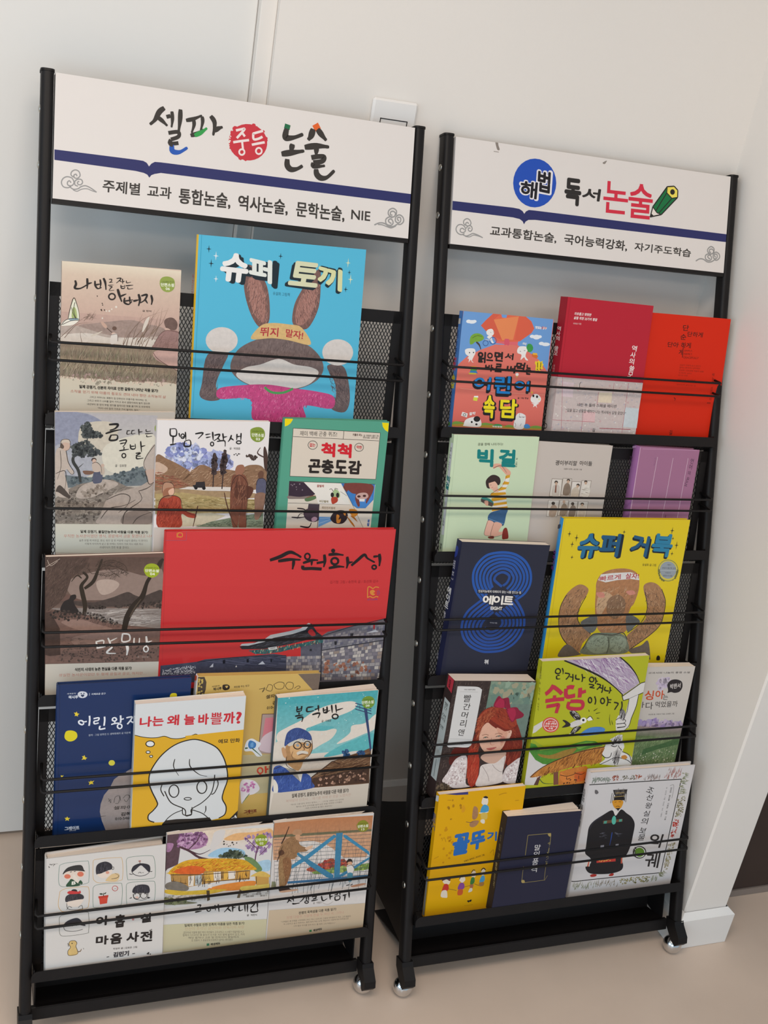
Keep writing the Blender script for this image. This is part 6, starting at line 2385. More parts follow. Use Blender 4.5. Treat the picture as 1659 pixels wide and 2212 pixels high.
ART['eight'] = '''P 25263a -67 -22 0.1 -1.9 70 2096 -105 2023
#picture f
C 2a58a8 41 527 945 406 822 313 669 280 484 334 329 458 202 630 154 811 147 985 185 1157 288 1275 457 1305 646 1240 805 1123 903
C 2a58a8 41 552 897 450 790 369 652 341 498 388 358 500 253 656 203 821 200 979 238 1114 330 1217 474 1241 631 1183 775 1083 872
C 2a56a4 41 576 850 494 758 425 635 403 512 443 387 542 301 682 254 823 252 965 288 1078 372 1163 492 1180 617 1133 744 1044 841
C 2a56a4 41 601 803 537 726 482 621 465 526 498 420 584 349 708 305 828 305 955 341 1036 414 1105 509 1117 606 1080 714 1004 810
C 2c549e 41 625 755 581 694 539 608 526 540 554 455 626 397 726 357 828 357 938 395 997 455 1048 529 1055 598 1030 683 964 779
C 2c549e 41 653 723 617 662 594 600 588 550 609 488 667 443 744 410 827 410 918 448 958 497 990 543 992 590 974 653 907 743
C 2c5098 42 815 701 721 644 663 598 661 552 695 504 756 471 823 473 897 511 916 561 887 640 830 688
C 2a4f9c 41 522 914 407 1010 295 1121 238 1263 240 1420 310 1578 448 1705 646 1785 817 1795 1015 1769 1185 1672 1294 1526 1332 1364 1298 1187 1198 1029 1089 903
C 2a4f9c 41 580 960 478 1040 366 1151 307 1278 302 1404 361 1546 480 1657 653 1730 807 1740 988 1714 1126 1630 1223 1510 1267 1364 1242 1220 1157 1077 1031 952
C 2a4f9c 41 630 998 535 1078 428 1182 369 1293 362 1403 414 1514 514 1609 660 1676 797 1688 961 1659 1067 1588 1157 1488 1205 1365 1184 1237 1112 1110 988 994
C 2a4c96 42 677 1037 590 1109 492 1205 436 1302 431 1403 469 1485 550 1564 671 1625 787 1634 928 1608 1024 1543 1094 1462 1137 1349 1122 1253 1067 1142 945 1033
C 2a4c96 42 718 1076 646 1140 562 1228 505 1317 496 1396 531 1459 592 1519 681 1570 777 1579 890 1553 965 1498 1030 1430 1071 1343 1060 1264 1019 1175 902 1071
C 2a4a90 42 743 1123 686 1176 615 1243 569 1323 563 1396 590 1434 640 1475 698 1513 766 1522 847 1502 916 1457 966 1399 1002 1334 993 1271 959 1199 842 1113
C 2a4a90 42 633 1385 683 1433 755 1461 836 1441 894 1393 934 1335 931 1281 896 1224 780 1138
Q 262838 657 1290 753 1178 888 1272 914 1319 876 1384 782 1424 688 1369
Q 2c2d3c 710 582 748 521 831 519 864 562 810 673
P 262838 395 760 1183 775 1179 838 406 822
#lettering f
T e0dcda 2 420 806 1171 816 415 763|인공지능에게 대체되지 않는 나를 만드는 법
T ece6e0 5 684 1090 892 1094 677 1034|EIGHT
T b8b4bc 2 715 1315 844 1320 711 1293|이지성 지음
T d8d4d4 4 740 2005 808 2008 732 1924|차이
L d8d4d4 6.8 800 1927 808 2008
#title f
T efe8e0 5 521 1001 715 1008 513 845|에
T efe8e0 5 704 1002 882 1005 696 848|이
T efe8e0 5 885 999 1065 1005 881 854|트
#cover s
Q 2f3f90 199 128 92 125 98 249 173 288
V d8d4dc 2 152 343 121 656 67|대체되지 않는 나
V ece8e4 4 165 780 175 1135 123|에이트
V d8d4dc 3 189 1195 184 1303 56|EIGHT
V b8b4c0 1 194 1608 194 1704 42|이지성
V c8c4d0 2 201 1883 197 2010 50|차이'''

ART['turtle'] = '''L c9ac18 8.3 20 -2.5 68 2374
#picture f
Q b07c54/24 808 1230 791 1072 852 936 1012 859 1248 836 1453 871 1586 982 1629 1202 1586 1442 1534 1522 1502 1703 1522 1927 1354 1983 1086 1975 928 1830 843 1508
Q c9a480/12 863 1349 950 1232 1140 1314 1060 1472 979 1630 884 1588
Q 8a6a50/24 1067 1393 1140 1314 1269 1296 1399 1399 1415 1600 1259 1717 1082 1593
H 6a4e3a,a07c5c,cfb090 220 65 8.7 -60 40 191 834 1309 979 1153 1420 1159 1593 1362 1490 1642 1473 1905 1075 1914 891 1628
Q cf8a78/16 823 1250 954 1252 990 1332 881 1330
Q cf8a78/16 1391 1238 1521 1220 1577 1281 1469 1300
Q a87c58/24 268 1261 414 1127 539 1109 661 1189 639 1306 570 1404 551 1542 543 1680 618 1801 843 1968 719 2125 663 2305 468 2177 286 1991 192 1692 195 1456
Q a87c58/24 1711 1163 1807 1084 1947 1105 2081 1208 2187 1392 2214 1638 2168 1863 1998 2043 1755 2201 1615 2299 1545 2050 1695 1891 1849 1752 1866 1610 1834 1447
H 7a5a42,c49a74,8a6a4c,5f4a3c 260 72 10.6 -70 50 192 274 1300 503 1147 625 1227 544 1502 564 1740 821 1967 656 2265 282 1971 200 1613
H 7a5a42,c49a74,8a6a4c,5f4a3c 260 77 11.3 -110 50 193 1741 1203 2005 1166 2173 1433 2189 1740 1948 2021 1612 2278 1568 2051 1853 1772 1850 1528
C 3a3028 12.8 271 1281 195 1456 192 1692 268 1951 468 2177 663 2305
C 3a3028 13 639 1306 548 1522 543 1680 618 1801 843 1968
C 3a3028 13.7 2081 1208 2196 1413 2214 1638 2168 1863 1956 2063 1615 2299
C 3a3028 13.5 1760 1244 1845 1467 1859 1630 1770 1811 1552 1969
Q 6a6a68/22 615 1781 727 1684 895 1648 935 1870 818 1947
Q 6a6a68/22 1471 1662 1606 1665 1762 1770 1687 1850 1548 1948
Q 7c8270/22 707 2307 803 2108 887 1969 1127 1956 1444 1986 1580 2113 1619 2320 1198 2345
Q 96a08c/20 792 2168 917 2011 1138 2017 1201 2121 1209 2284 972 2317
Q 96a08c/20 1238 2081 1361 2024 1527 2070 1573 2194 1461 2314 1295 2267
C 4a4c44 17.6 737 2227 832 2028 953 1971 1268 2001 1462 1966 1576 2092
C 4a4c44 13.4 1186 2039 1227 2162 1217 2326
H 5a5e50,a8b09c 120 66 8.8 -30 60 194 759 2228 917 2011 1447 2006 1615 2299
Q 6f645a/22 279 2332 417 2136 660 2285 711 2327 456 2358
Q 6f645a/22 1638 2300 1870 2204 1991 2126 2095 2420 2057 2460
P e0dcd8/8 816 1033 852 936 1066 914 1415 901 1580 952 1609 1042 1437 1020 1176 1037 965 1074
T b3323c 3 844 1057 1239 1022 836 967|빠르게
T b3323c 3 1331 1019 1588 1017 1326 920|살자!
#sticker f
E d8c84a 2140 870 201 1.4 39 189
E 97a0a8 2140 870 165 1.1 31 153
O 8a8a50 13.7 2142 878 197 1.4 38 185
H 6f6f3c 60 36 13.6 -90 60 195 1935 845 1967 845 2018 1006 2121 1067 2048 1046 1975 965
H 6f6f3c 60 37 13.8 -90 60 196 2323 847 2349 888 2315 1009 2235 1068 2296 1029
L c8d0d4 4.5 1986 873 2298 883
T 4a5058 1 2101 790 2179 794 2100 762|서울시
T 4a5058 1 2018 849 2284 859 2016 817|한우리 좋은책 선정
T 4a5058 1 2093 930 2199 935 2092 902|어린이
T 4a5058 1 2058 982 2243 992 2056 950|권장도서 선정
#lettering f
T 6a5c20 1 1616 795 1887 805 1612 752|유설화 글·그림
S 2a2420 145 253 38 54
S 2a2420 286 317 42 67
S 2a2420 225 424 38 59
S 2a2420 258 642 32 38
S 2a2420 1157 216 33 39
S 2a2420 2081 187 43 68
S 2a2420 2122 321 27 34
S 2a2420 2219 439 43 77
S 2a2420 2158 583 34 41
Q 2a2420 2226 2425 2253 2401 2291 2427 2299 2486 2233 2484
#title_shadow f
T 16212e 5 327 673 719 678 345 244|슈
T 16212e 5 740 647 1150 667 743 242|퍼
T 16212e 5 1309 605 1704 677 1317 258|거
T 16212e 5 1714 657 2124 682 1726 248|북
T 16212e 5 354 661 739 670 377 236|슈
T 16212e 5 768 639 1166 660 771 234|퍼
#title f
T 2a6f98 4 315 653 708 662 352 237|슈
T 24587e 4 723 627 1111 644 732 230|퍼
T 24587e 4 1323 585 1663 649 1342 227|거
T 2a7fa4 4 1727 633 2136 650 1741 232|북
#cover s
Q 1a2a40 122 146 41 107 40 171 114 197
V 7a3a8a 3 87 535 76 896 93|슈퍼거북'''

ART['anne'] = '''P 3b2f2c/30 -14.1 -24 635 4.7 696 451 531 879 520 1123 200 1131 173 1448 67 1735 61 1939 6.3 1878
H 5a4a44,241c1a,6f5f58 260 57 7.1 -60 60 201 -12 -13.1 629 11.8 680 594 386 591 229 1132 94 1882 36 1879
G 7f9480/20 5f7a70/20 628 4.8 1426 23 1437 1053 628 479
D 8fa490,6a8478,a09a80 60 29 73 0 0 202 654 26 1417 37 1464 746 729 394
P 6d8076/16 640 394 1450 397 1427 1363 1099 1179
#picture f
Q 7a2a1e/26 531 879 524 621 601 493 737 437 919 452 1095 583 1229 714 1348 920 1416 1097 1420 1333 1375 1481 1144 1400 1068 1178 663 1097 647 1315 675 1608 683 1800 590 1782 497 1457 470 1166
Q 5a1c16/24 163 1246 229 1132 496 1152 478 1282 226 1420 159 1375
Q e0b098/6 607 966 620 808 703 708 804 767 972 856 1092 858 1165 844 1171 946 1108 1003 1062 1149 962 1249 863 1276 725 1186 645 1082
Q d8a088/8 885 797 1032 857 1098 887 1083 1032 1026 1119 981 972
Q c88474/10 1020 944 1071 974 1044 1061 975 1016
Q 9a3a26/26 569 850 600 707 721 651 888 739 1086 828 1235 743 1116 539 889 452 711 451 580 536 520 678
H b0583a,6a2418,8f3a24,c4704c 300 103 7.4 -60 30 203 546 879 538 621 657 479 859 452 775 623 620 736 607 966 588 1168
H a04a30,6a2418,8a3626 200 104 7.4 50 30 204 740 451 954 481 1213 714 1373 1037 1405 1333 1190 1034 1117 829 846 681
H b04a30,7a2418,c05a3c 260 133 7.4 -82 14 205 473 1108 621 1111 677 1315 759 1729 623 1798 526 1604
H 8a3022,5f1c14,a84a34 160 122 7.6 -80 14 206 1117 1121 1370 1096 1389 1333 1242 1507 1126 1385
C 3a2420 10.4 683 975 723 954 770 966
C 3a2420 10.5 902 954 958 937 1006 949
E 5a6a60 719 962 17.9 0.3 2.3 11.6
E 5a6a60 954 943 18.1 0.3 2.4 11.7
C 7a4a38 7.4 652 926 714 910 769 925
C 7a4a38 7.5 878 910 949 893 1014 915
X b87868 9 831 970 830 1071 871 1095 906 1081
C a84438 15 779 1158 858 1177 920 1152 948 1135
Q b8605a 779 1158 851 1144 948 1135 888 1177
Q e0b8a4 1102 974 1153 858 1174 888 1150 990
Q cfa894 782 1245 1105 1208 1138 1297 995 1411 844 1407 706 1316
Q d8ccca/14 102 1692 165 1564 244 1363 318 1292 430 1266 486 1398 525 1750 626 1813 334 1832 172 1753
Q ddd2cc/12 736 1463 847 1422 995 1411 1123 1297 1160 1327 1154 1593 1200 1743 925 1808 713 1801 735 1610
Q d4c8c6/14 1187 1535 1273 1433 1405 1333 1425 1393 1450 1766 1185 1743
D efe8e6,b8a4a4,e4dcda 160 7.3 21 0 0 207 114 1678 321 1307 439 1310 519 1721 298 1801
D efe8e6,b8a4a4,e4dcda 90 7.7 21 0 0 208 1190 1550 1411 1363 1431 1751 1197 1728
C a89a96 9.1 941 1439 1016 1515 1148 1563 1138 1297
C a89a96 9 766 1464 886 1615 940 1735
Q b03a28/26 475 1195 588 1168 677 1315 720 1609 683 1800 590 1782 511 1530
H 8a2a1c,c45a40,a03a28 140 133 7.4 -84 10 209 490 1195 606 1183 698 1462 680 1785 569 1752 504 1457
Q 8a1f3a/10 767 437 773 323 818 252 886 295 987 281 1028 367 1059 467 965 458
Q a82848/8 779 423 842 295 925 338 963 452
Q 8a1f3a/10 989 467 1068 453 1172 448 1228 497 1328 570 1301 628 1201 656 1139 704 1053 597
Q a82848/8 1014 481 1131 467 1183 569 1147 684 1068 597
X 5a1024 9 940 338 966 452 1035 510
D 4a4034,6a5a48 40 14.6 38 0 0 210 23 1733 204 1769 274 1830 36 1879
#title_label f
Q d6d4d2 70 92 202 92 406 100 483 139 498 181 503 592 497 1036 473 1108 404 1130 226 1118 85 1109 80 957 69 448 65 126
L a8a4a2 4.3 124 179 438 187
L a8a4a2 4.3 83 975 507 996
T 4a4644 2 188 156 380 159 187 134|더모던 세계문학 컬렉션
T 4a4644 2 236 1078 354 1083 236 1060|김서령 옮김
#title f
V 3a3634 1 274 223 269 364 124|빨
V 3a3634 1 291 371 286 494 122|간
V 3a3634 1 284 512 272 633 108|머
V 3a3634 1 283 644 282 789 105|리
V 3a3634 1 282 804 269 932 105|앤
#cover s
P c03a48 236 -30 26 -12.6 31 223 229 193
V 3a1418 4 157 49 139 181 59|현대문학
P c4ccca 228 370 19.3 379 -38 1698 210 1715
V 3a4040 1 130 423 151 874 120|빨간 머리 앤
L 5a6462 15.5 130 1388 108 1674'''

ART['lime'] = '''#picture f
P b4a4b8/12 410 11.4 698 -35 1419 -8.3 1626 129 1770 285 1890 484 1817 544 1599 680 1475 565 1265 404 970 260 683 140
H 8a5f94,d8cfd8,a888ac,e4dce2 160 265 11 42 18 221 444 24 1422 8.6 1746 284 1852 482 1626 639 1211 358 727 142
X 1f1a1c 31 398 4.6 679 119 967 247 1215 380 1449 547 1612 685
X 1f1a1c 23 1419 -8.3 1630 150 1801 329 1899 485
P dcd8d4 1603 702 1923 486 2001 470 2001 653 1740 754 1640 782
L 1f1a1c 14 1603 702 1923 486 1999 470
L 1f1a1c 14.1 1633 781 1740 758 2002 659
L 1f1a1c 14 1587 679 1633 781
P dedad6 1740 758 1914 690 1905 895 1851 1108 1824 1281 1686 1358 1583 1306 1552 1129 1584 1045 1721 1033
X 1f1a1c 14.2 1914 690 1905 895 1851 1108 1820 1259 1686 1362 1592 1328
X 1f1a1c 11.8 1740 758 1744 970 1717 1077
Q dedad6 1552 1129 1617 1102 1740 1144 1715 1196 1587 1197
Q dedad6 1569 1200 1727 1197 1760 1254 1599 1263
Q dedad6 1588 1267 1749 1258 1770 1310 1623 1335
C 1f1a1c 11.8 1552 1129 1616 1095 1740 1144 1714 1194 1576 1196
C 1f1a1c 11.8 1576 1201 1727 1199 1756 1254 1599 1263
C 1f1a1c 11.8 1601 1272 1752 1262
Q 6a6468/20 1607 1047 1599 938 1644 931 1717 1012 1713 1120 1642 1114
H 1f1a1c,c8c4c4 30 118 9.4 -80 20 222 1607 1047 1634 941 1705 1011 1701 1119
P d8d4d0 1497 1473 1646 1398 1729 1405 1749 1516 1578 1535
H 3a3436 24 118 9.4 -75 14 223 1521 1475 1672 1411 1721 1426 1727 1525
Q e2deda 1379 1727 1423 1577 1505 1518 1741 1538 1805 1631 1797 1719 1969 1823 2020 1973 1822 1988 1485 1935 1375 1902 1465 1822
C 1f1a1c 14.1 1423 1577 1375 1704 1461 1800 1554 1797 1575 1722
C 1f1a1c 14.2 1540 1587 1615 1615 1658 1597
C 1f1a1c 11.9 1682 1599 1714 1645 1769 1694
E 1f1a1c 1573 1563 24 2 2.4 13.4
E 1f1a1c 1688 1555 24 2 2.4 13.4
P cfcac6 1595 1701 1743 1681 1758 1893 1653 1894
H 3a3638 20 214 9.5 -86 6 224 1605 1691 1734 1691 1746 1892 1658 1884
C 1f1a1c 11.8 1379 1925 1520 1871 1674 1819 1897 1883 2020 1973
C 1f1a1c 12 1773 1717 1929 1797 2002 1937
Q c8863c 1777 1806 1857 1791 1903 1850 1823 1865
P 9fae2c 23 2124 -10.4 1455 40 1353 259 1500 607 1594 962 1559 1279 1543 1364 1572 1340 1635 976 1648 670 1707 415 1793 284 1802 136 1703 28 1565
P 4a8a34/22 5.2 1414 97 1443 202 1559 378 1553 597 1528 859 1486 1036 1457 1223 1484 1376 1573 1150 1597 976 1648 677 1752 422 1837 286 1816 117 1723 5.6 1563
Q 9a7a34/20 168 1620 395 1662 652 1598 874 1574 800 1676 541 1739 267 1693
Q 7ab04a/16 863 1508 1086 1483 1228 1517 1054 1567 923 1599
P d6d2d0 -45 1665 5.6 1563 139 1725 285 1811 422 1837 333 1980 209 2185 7.2 2165
Q b87838/22 86 2032 252 1886 502 1779 800 1676 1108 1615 1404 1601 1391 1728 1387 1881 1110 1900 839 1919 621 1964 446 1991 317 2022
H 6a3a14,d89848,8a5020,c07a34 300 135 11.2 -70 25 225 117 2014 504 1790 1065 1633 1395 1618 1379 1859 836 1897 446 1991
C 2f2018 13.5 86 2032 294 1868 630 1736 976 1648 1404 1601
P c87a34/18 624 1986 843 1941 1113 1922 1167 1971 1155 2169 1146 2257 640 2229
Q d8823a/16 651 2010 773 2066 930 2059 926 2169 699 2168
Q c8602a/16 927 2037 1132 2034 1155 2169 976 2196
C 4a2a18 11.5 645 2043 774 2077 907 2057 923 2014
C 4a2a18 11.6 927 2037 1046 2070 1111 2045
C 4a2a18 11.6 776 2088 783 2133 851 2128
C 4a2a18 11.7 1004 2088 1015 2155
D 4a2a18 10 9.2 18.5 0 0 226 695 2146 1151 2147 1170 2259 686 2233
P 5a3a34 223 2056 283 2019 254 2190 175 2182
P 7a4a3a 512 1986 600 1973 639 2217 549 2219
X 3a5a34 13.6 271 2083 362 2168 545 2193
Q 4f86c8/16 893 1348 961 1278 1087 1224 1270 1227 1371 1278 1314 1350 1111 1366 952 1364
P d8d4ce 15.5 1119 166 1036 200 1112 65 1228 12.7 1245
E d8504a 324 1117 156 12 21 137
E e4d8d0 324 1117 134 10.3 18 116
E d04840 324 1117 121 9.3 16 103
T f0e4dc 2 267 1067 393 1080 263 1037|2019 개정
T f0e4dc 4 225 1106 426 1125 224 1068|초등 6학년
T f0e4dc 4 218 1147 438 1173 218 1114|국어 교과서
T f0e4dc 4 292 1196 377 1206 291 1162|수록
Q 2a2626/10 650 892 741 903 845 991 861 1056 791 1072 661 956
H d8d4d0,1a1818 30 90 9 40 20 227 652 903 767 921 852 1034 790 1061
Q d8d4d0/10 677 1128 791 1072 882 1079 916 1146 809 1180 722 1195
Q 2a2626/10 717 1302 767 1199 866 1185 904 1209 827 1289
H d8d4d0,1a1818 30 91 9.1 -50 20 228 726 1292 790 1200 879 1197 804 1287
Q 2a2626/10 532 1053 588 1057 689 1128 673 1170 541 1181 599 1122
E efece8 928 1083 59 4.5 8.7 52
E 1f1a1c 923 1078 23 1.7 3.6 22
P efece8 984 1065 1044 1023 1110 1088 1022 1102
C 1f1a1c 9.2 984 1065 1044 1018 1110 1088
X 1f1a1c 11.5 1012 935 991 895
X 1f1a1c 13.8 1092 928 1162 886
X 1f1a1c 11.5 1141 978 1225 963
X 1f1a1c 11.6 1174 1062 1230 1071
X 1f1a1c 9.4 1460 1209 1422 1098 1416 1011
X 1f1a1c 9.4 1501 1204 1468 1123
T 6a6420 1 491 1339 676 1329 491 1309|김순 한 그림
#title f
C 1f1c1c 22 310 135 273 150 267 199 315 226 355 204 344 158 305 135
X 1f1c1c 24 379 131 405 186 409 240
X 1f1c1c 24 298 258 311 313 373 317
X 1f1c1c 22 307 255 359 254
C 1f1c1c 22 441 221 528 243 514 296 477 335
C 1f1c1c 22 590 246 607 322 603 380
C 1f1c1c 20 540 289 600 305
C 1f1c1c 25 650 262 661 330 735 347
C 1f1c1c 22 760 256 786 333 783 395
C 1f1c1c 20 783 320 837 323
O 1f1c1c 23 960 364 41 2.4 7.2 42
C 1f1c1c 23 1017 330 1046 390 1041 445
C 1f1c1c 20 1042 394 1080 405
C 1f1c1c 20 920 442 1013 464 995 488 947 498 1041 521
C 1f1c1c 23 1069 447 1145 472 1117 521 1086 549
C 1f1c1c 23 1186 471 1199 548 1187 611
C 1f1c1c 21 1134 514 1192 535
C 1f1c1c 23 1242 508 1238 567 1320 589
C 1f1c1c 23 1330 518 1345 578 1332 633
C 1f1c1c 18.5 1340 574 1373 584
C c02f48 71 267 416 234 486 178 545 142 568
C c02f48 66 271 447 375 520 446 583
C c02f48 62 317 600 318 658
C c02f48 66 161 690 329 676 505 675
C c02f48 62 194 788 323 776 410 770 401 853 393 916
C c02f48 71 519 488 582 471 651 484
C c02f48 71 511 496 517 588 566 642 696 625
C c02f48 72 769 499 782 605 783 669
C c02f48 59 792 585 886 562
C c02f48 63 602 732 611 838 847 863 841 749 623 725
O 1f1c1c 23 990 729 32 2.2 8 47
C 1f1c1c 23 1065 666 1101 745 1095 813
O 1f1c1c 23 1231 758 37 2.5 8.2 48
C 1f1c1c 23 1305 686 1337 770 1329 855
C 1f1c1c 18.5 1328 743 1398 748
C 1f1c1c 18.5 1331 786 1397 799
C 1f1c1c 23 1457 799 1540 826 1514 889 1490 935
C 1f1c1c 23 1603 792 1623 875 1610 961
#cover s
V 4a4a18 1 9.3 85 -83 806 46|초등학생이 꼭 읽어야 할 이야기'''

ART['singa'] = '''#picture f
D cfc4cf/10,c4b6cc/10 40 24 63 0 0 230 799 251 1001 189 1062 343 834 404
D a898c4,9c86b8,c4b0cc,b0a0c0 80 24 63 0 0 231 583 987 844 974 1216 997 1491 1062 1494 1130 583 1098
G 9a8888/18 7a8a68/20 566 1075 1510 1141 1511 1355 575 1274
P 6d8258/26 582 1252 911 1265 1198 1343 1500 1310 1512 1833 617 1788
H 4f6a40,8aa070,5f7a4c,98a878 300 121 9.7 -75 40 232 575 1274 1493 1332 1512 1833 629 1789
P 4a6a40/24 796 1505 1189 1410 1488 1309 1495 1445 1092 1518 772 1616
D d8d4c0,c0c4a0 40 7.3 14.7 0 0 233 733 1547 1431 1488 1476 1785 710 1771
#bubble f
Q 2a2426 1046 430 1008 320 1064 247 1183 236 1291 282 1325 381 1285 461 1192 481 1115 464 1045 478
T d8d0cc 2 1078 413 1288 391 1065 317|박완서
#title f
T c8502a 3 604 594 784 603 588 420|싱
T c8502a 3 816 578 994 591 799 420|아
T 4a4442 1 976 599 1080 606 968 503|는
T 4a4442 1 478 735 632 739 468 626|가
T 4a4442 1 668 771 817 771 648 639|다
T 4a4442 1 854 741 1306 736 843 631|먹었을까
#lettering f
T 5a5452 2 579 126 1416 126 576 92|교과서와 나눔의 풍경 소설
T 6a6462 1 751 883 1272 881 749 852|조선생 글 | 박완서 지음 | 김세현 그림'''

ART['octopus'] = '''P 3a3a78 106 1.2 501 -0.7 508 49 303 37
#picture f
Q e8dccc 762 204 782 127 840 123 878 196 869 265 821 273 774 244
Q 2a2624 782 127 819 107 865 132 854 154 803 141
Q 4a9ac8/10 769 403 775 304 819 259 893 297 910 378 859 413
C dfe2e0 16.1 742 400 839 410 907 398
Q d8b858 780 414 884 419 902 517 855 532 804 526
Q e4dccc 794 525 855 532 867 593 834 600 790 564
Q a87c58/14 629 466 628 308 653 271 708 317 726 458 674 511
Q a87c58/14 610 623 602 563 657 529 757 541 736 608 672 647
C 7a5a40 10 530 535 601 553 659 549
Q d89a1c 426 325 428 266 452 229 490 293 477 350 439 358
D b07c10 8 15.6 27 0 0 240 154 80 428 109 458 348 214 577
D c88c08 16 15.7 35 0 0 241 58 559 332 591 377 1277 20 1231
C b8820c 12.2 1058 116 1134 94 1194 95
C b8820c 9.8 158 110 226 117
C b8820c 10.3 1367 248 1437 246
C b8820c 9.9 147 827 179 771 218 856
C b8820c 9.9 48 1134 122 1103
C b8820c 10.3 1038 1160 1091 1105 1105 1209
Q e6d8c4 248 1544 287 1509 347 1517 382 1583 362 1641 269 1608
Q 6a4030 234 1563 247 1503 305 1495 377 1521 374 1582 310 1543
Q c8382c 254 1729 282 1630 346 1639 372 1725 337 1761 257 1749
Q e6d8c4 257 1749 335 1750 365 1868 342 1885 249 1851
Q e6d8c4 543 1585 565 1527 626 1535 650 1600 600 1644
C 2a2624 12.2 541 1574 574 1520 638 1537
Q 8a4a94 533 1748 560 1649 631 1659 652 1744 596 1777
Q c85a2c 546 1770 625 1771 627 1864 547 1863
Q e6d0b8 742 1510 775 1453 817 1469 832 1553 781 1577
C 2a2624 12.3 746 1480 772 1432 806 1447
Q 3f7a3a 747 1675 760 1574 811 1581 822 1665 778 1710
Q a86a48 747 1706 807 1704 805 1766 758 1759
Q d8d0c0 734 1838 755 1769 796 1775 799 1827
Q e6d8c4 923 1514 935 1454 985 1450 996 1534 949 1558
C 2a2624 16.5 916 1461 951 1423 997 1462
Q 4a9ac8 913 1667 940 1568 992 1575 1003 1659 957 1694
Q a87840 916 1688 996 1689 994 1751 924 1751
C 5a4a34 6.1 372 1725 517 1776
C 5a4a34 6.2 640 1732 748 1716
C 5a4a34 6.2 826 1696 912 1739
T 5a4a18 1 589 1273 942 1197 580 1235|진형민 동화집 | 조미자 그림
D 2a2420 5 12.4 21 0 0 242 735 1994 806 1983 815 2047 750 2048
L a88020 4.1 694 2081 846 2087
#title f
T 2a6ab4 5 343 1132 644 1110 339 743|꼴
T 2a6ab4 5 656 1081 922 1044 645 743|뚜
T 2a6ab4 5 950 925 1130 947 936 754|기
#cover s
P e0e0e0 101 61 -12.5 18.1 6.8 126 109 163
V 2a4a80 3 77 361 65 650 108|꼴뚜기
P 8a8a8a 97 1511 45 1478 17.6 2175 86 2201'''

ART['speech'] = '''#gilt_frame f
L 8a7c4c 10.4 438 369 862 368 884 570
L 8a7c4c 10.7 879 631 874 774
L 8a7c4c 8.6 876 898 898 1236 514 1246 474 1209 459 940
L 8a7c4c 10.5 455 735 438 369
L 8a7c4c 6.5 947 1154 906 1245
Q a8945a 806 375 859 372 873 426 835 419
Q a8945a 467 1196 517 1197 534 1244 484 1243
D 9a8a54 14 6.4 10.6 0 0 250 838 525 876 528 895 941 865 938
V 8a8468 0 876 528 899 941 19.2|말에도 나름의 품격이 있다
#title f
V e2dedc 0 660 550 655 795 110|말의
V e2dedc 0 664 800 670 1080 110|품격
#cover s
V 7a7048 1 115 259 59 770 47|말과 사람과 품격에 대한
V b8a870 2 87 869 74 1024 56|말의
V 8a8058 1 79 1068 54 1318 48|품격'''

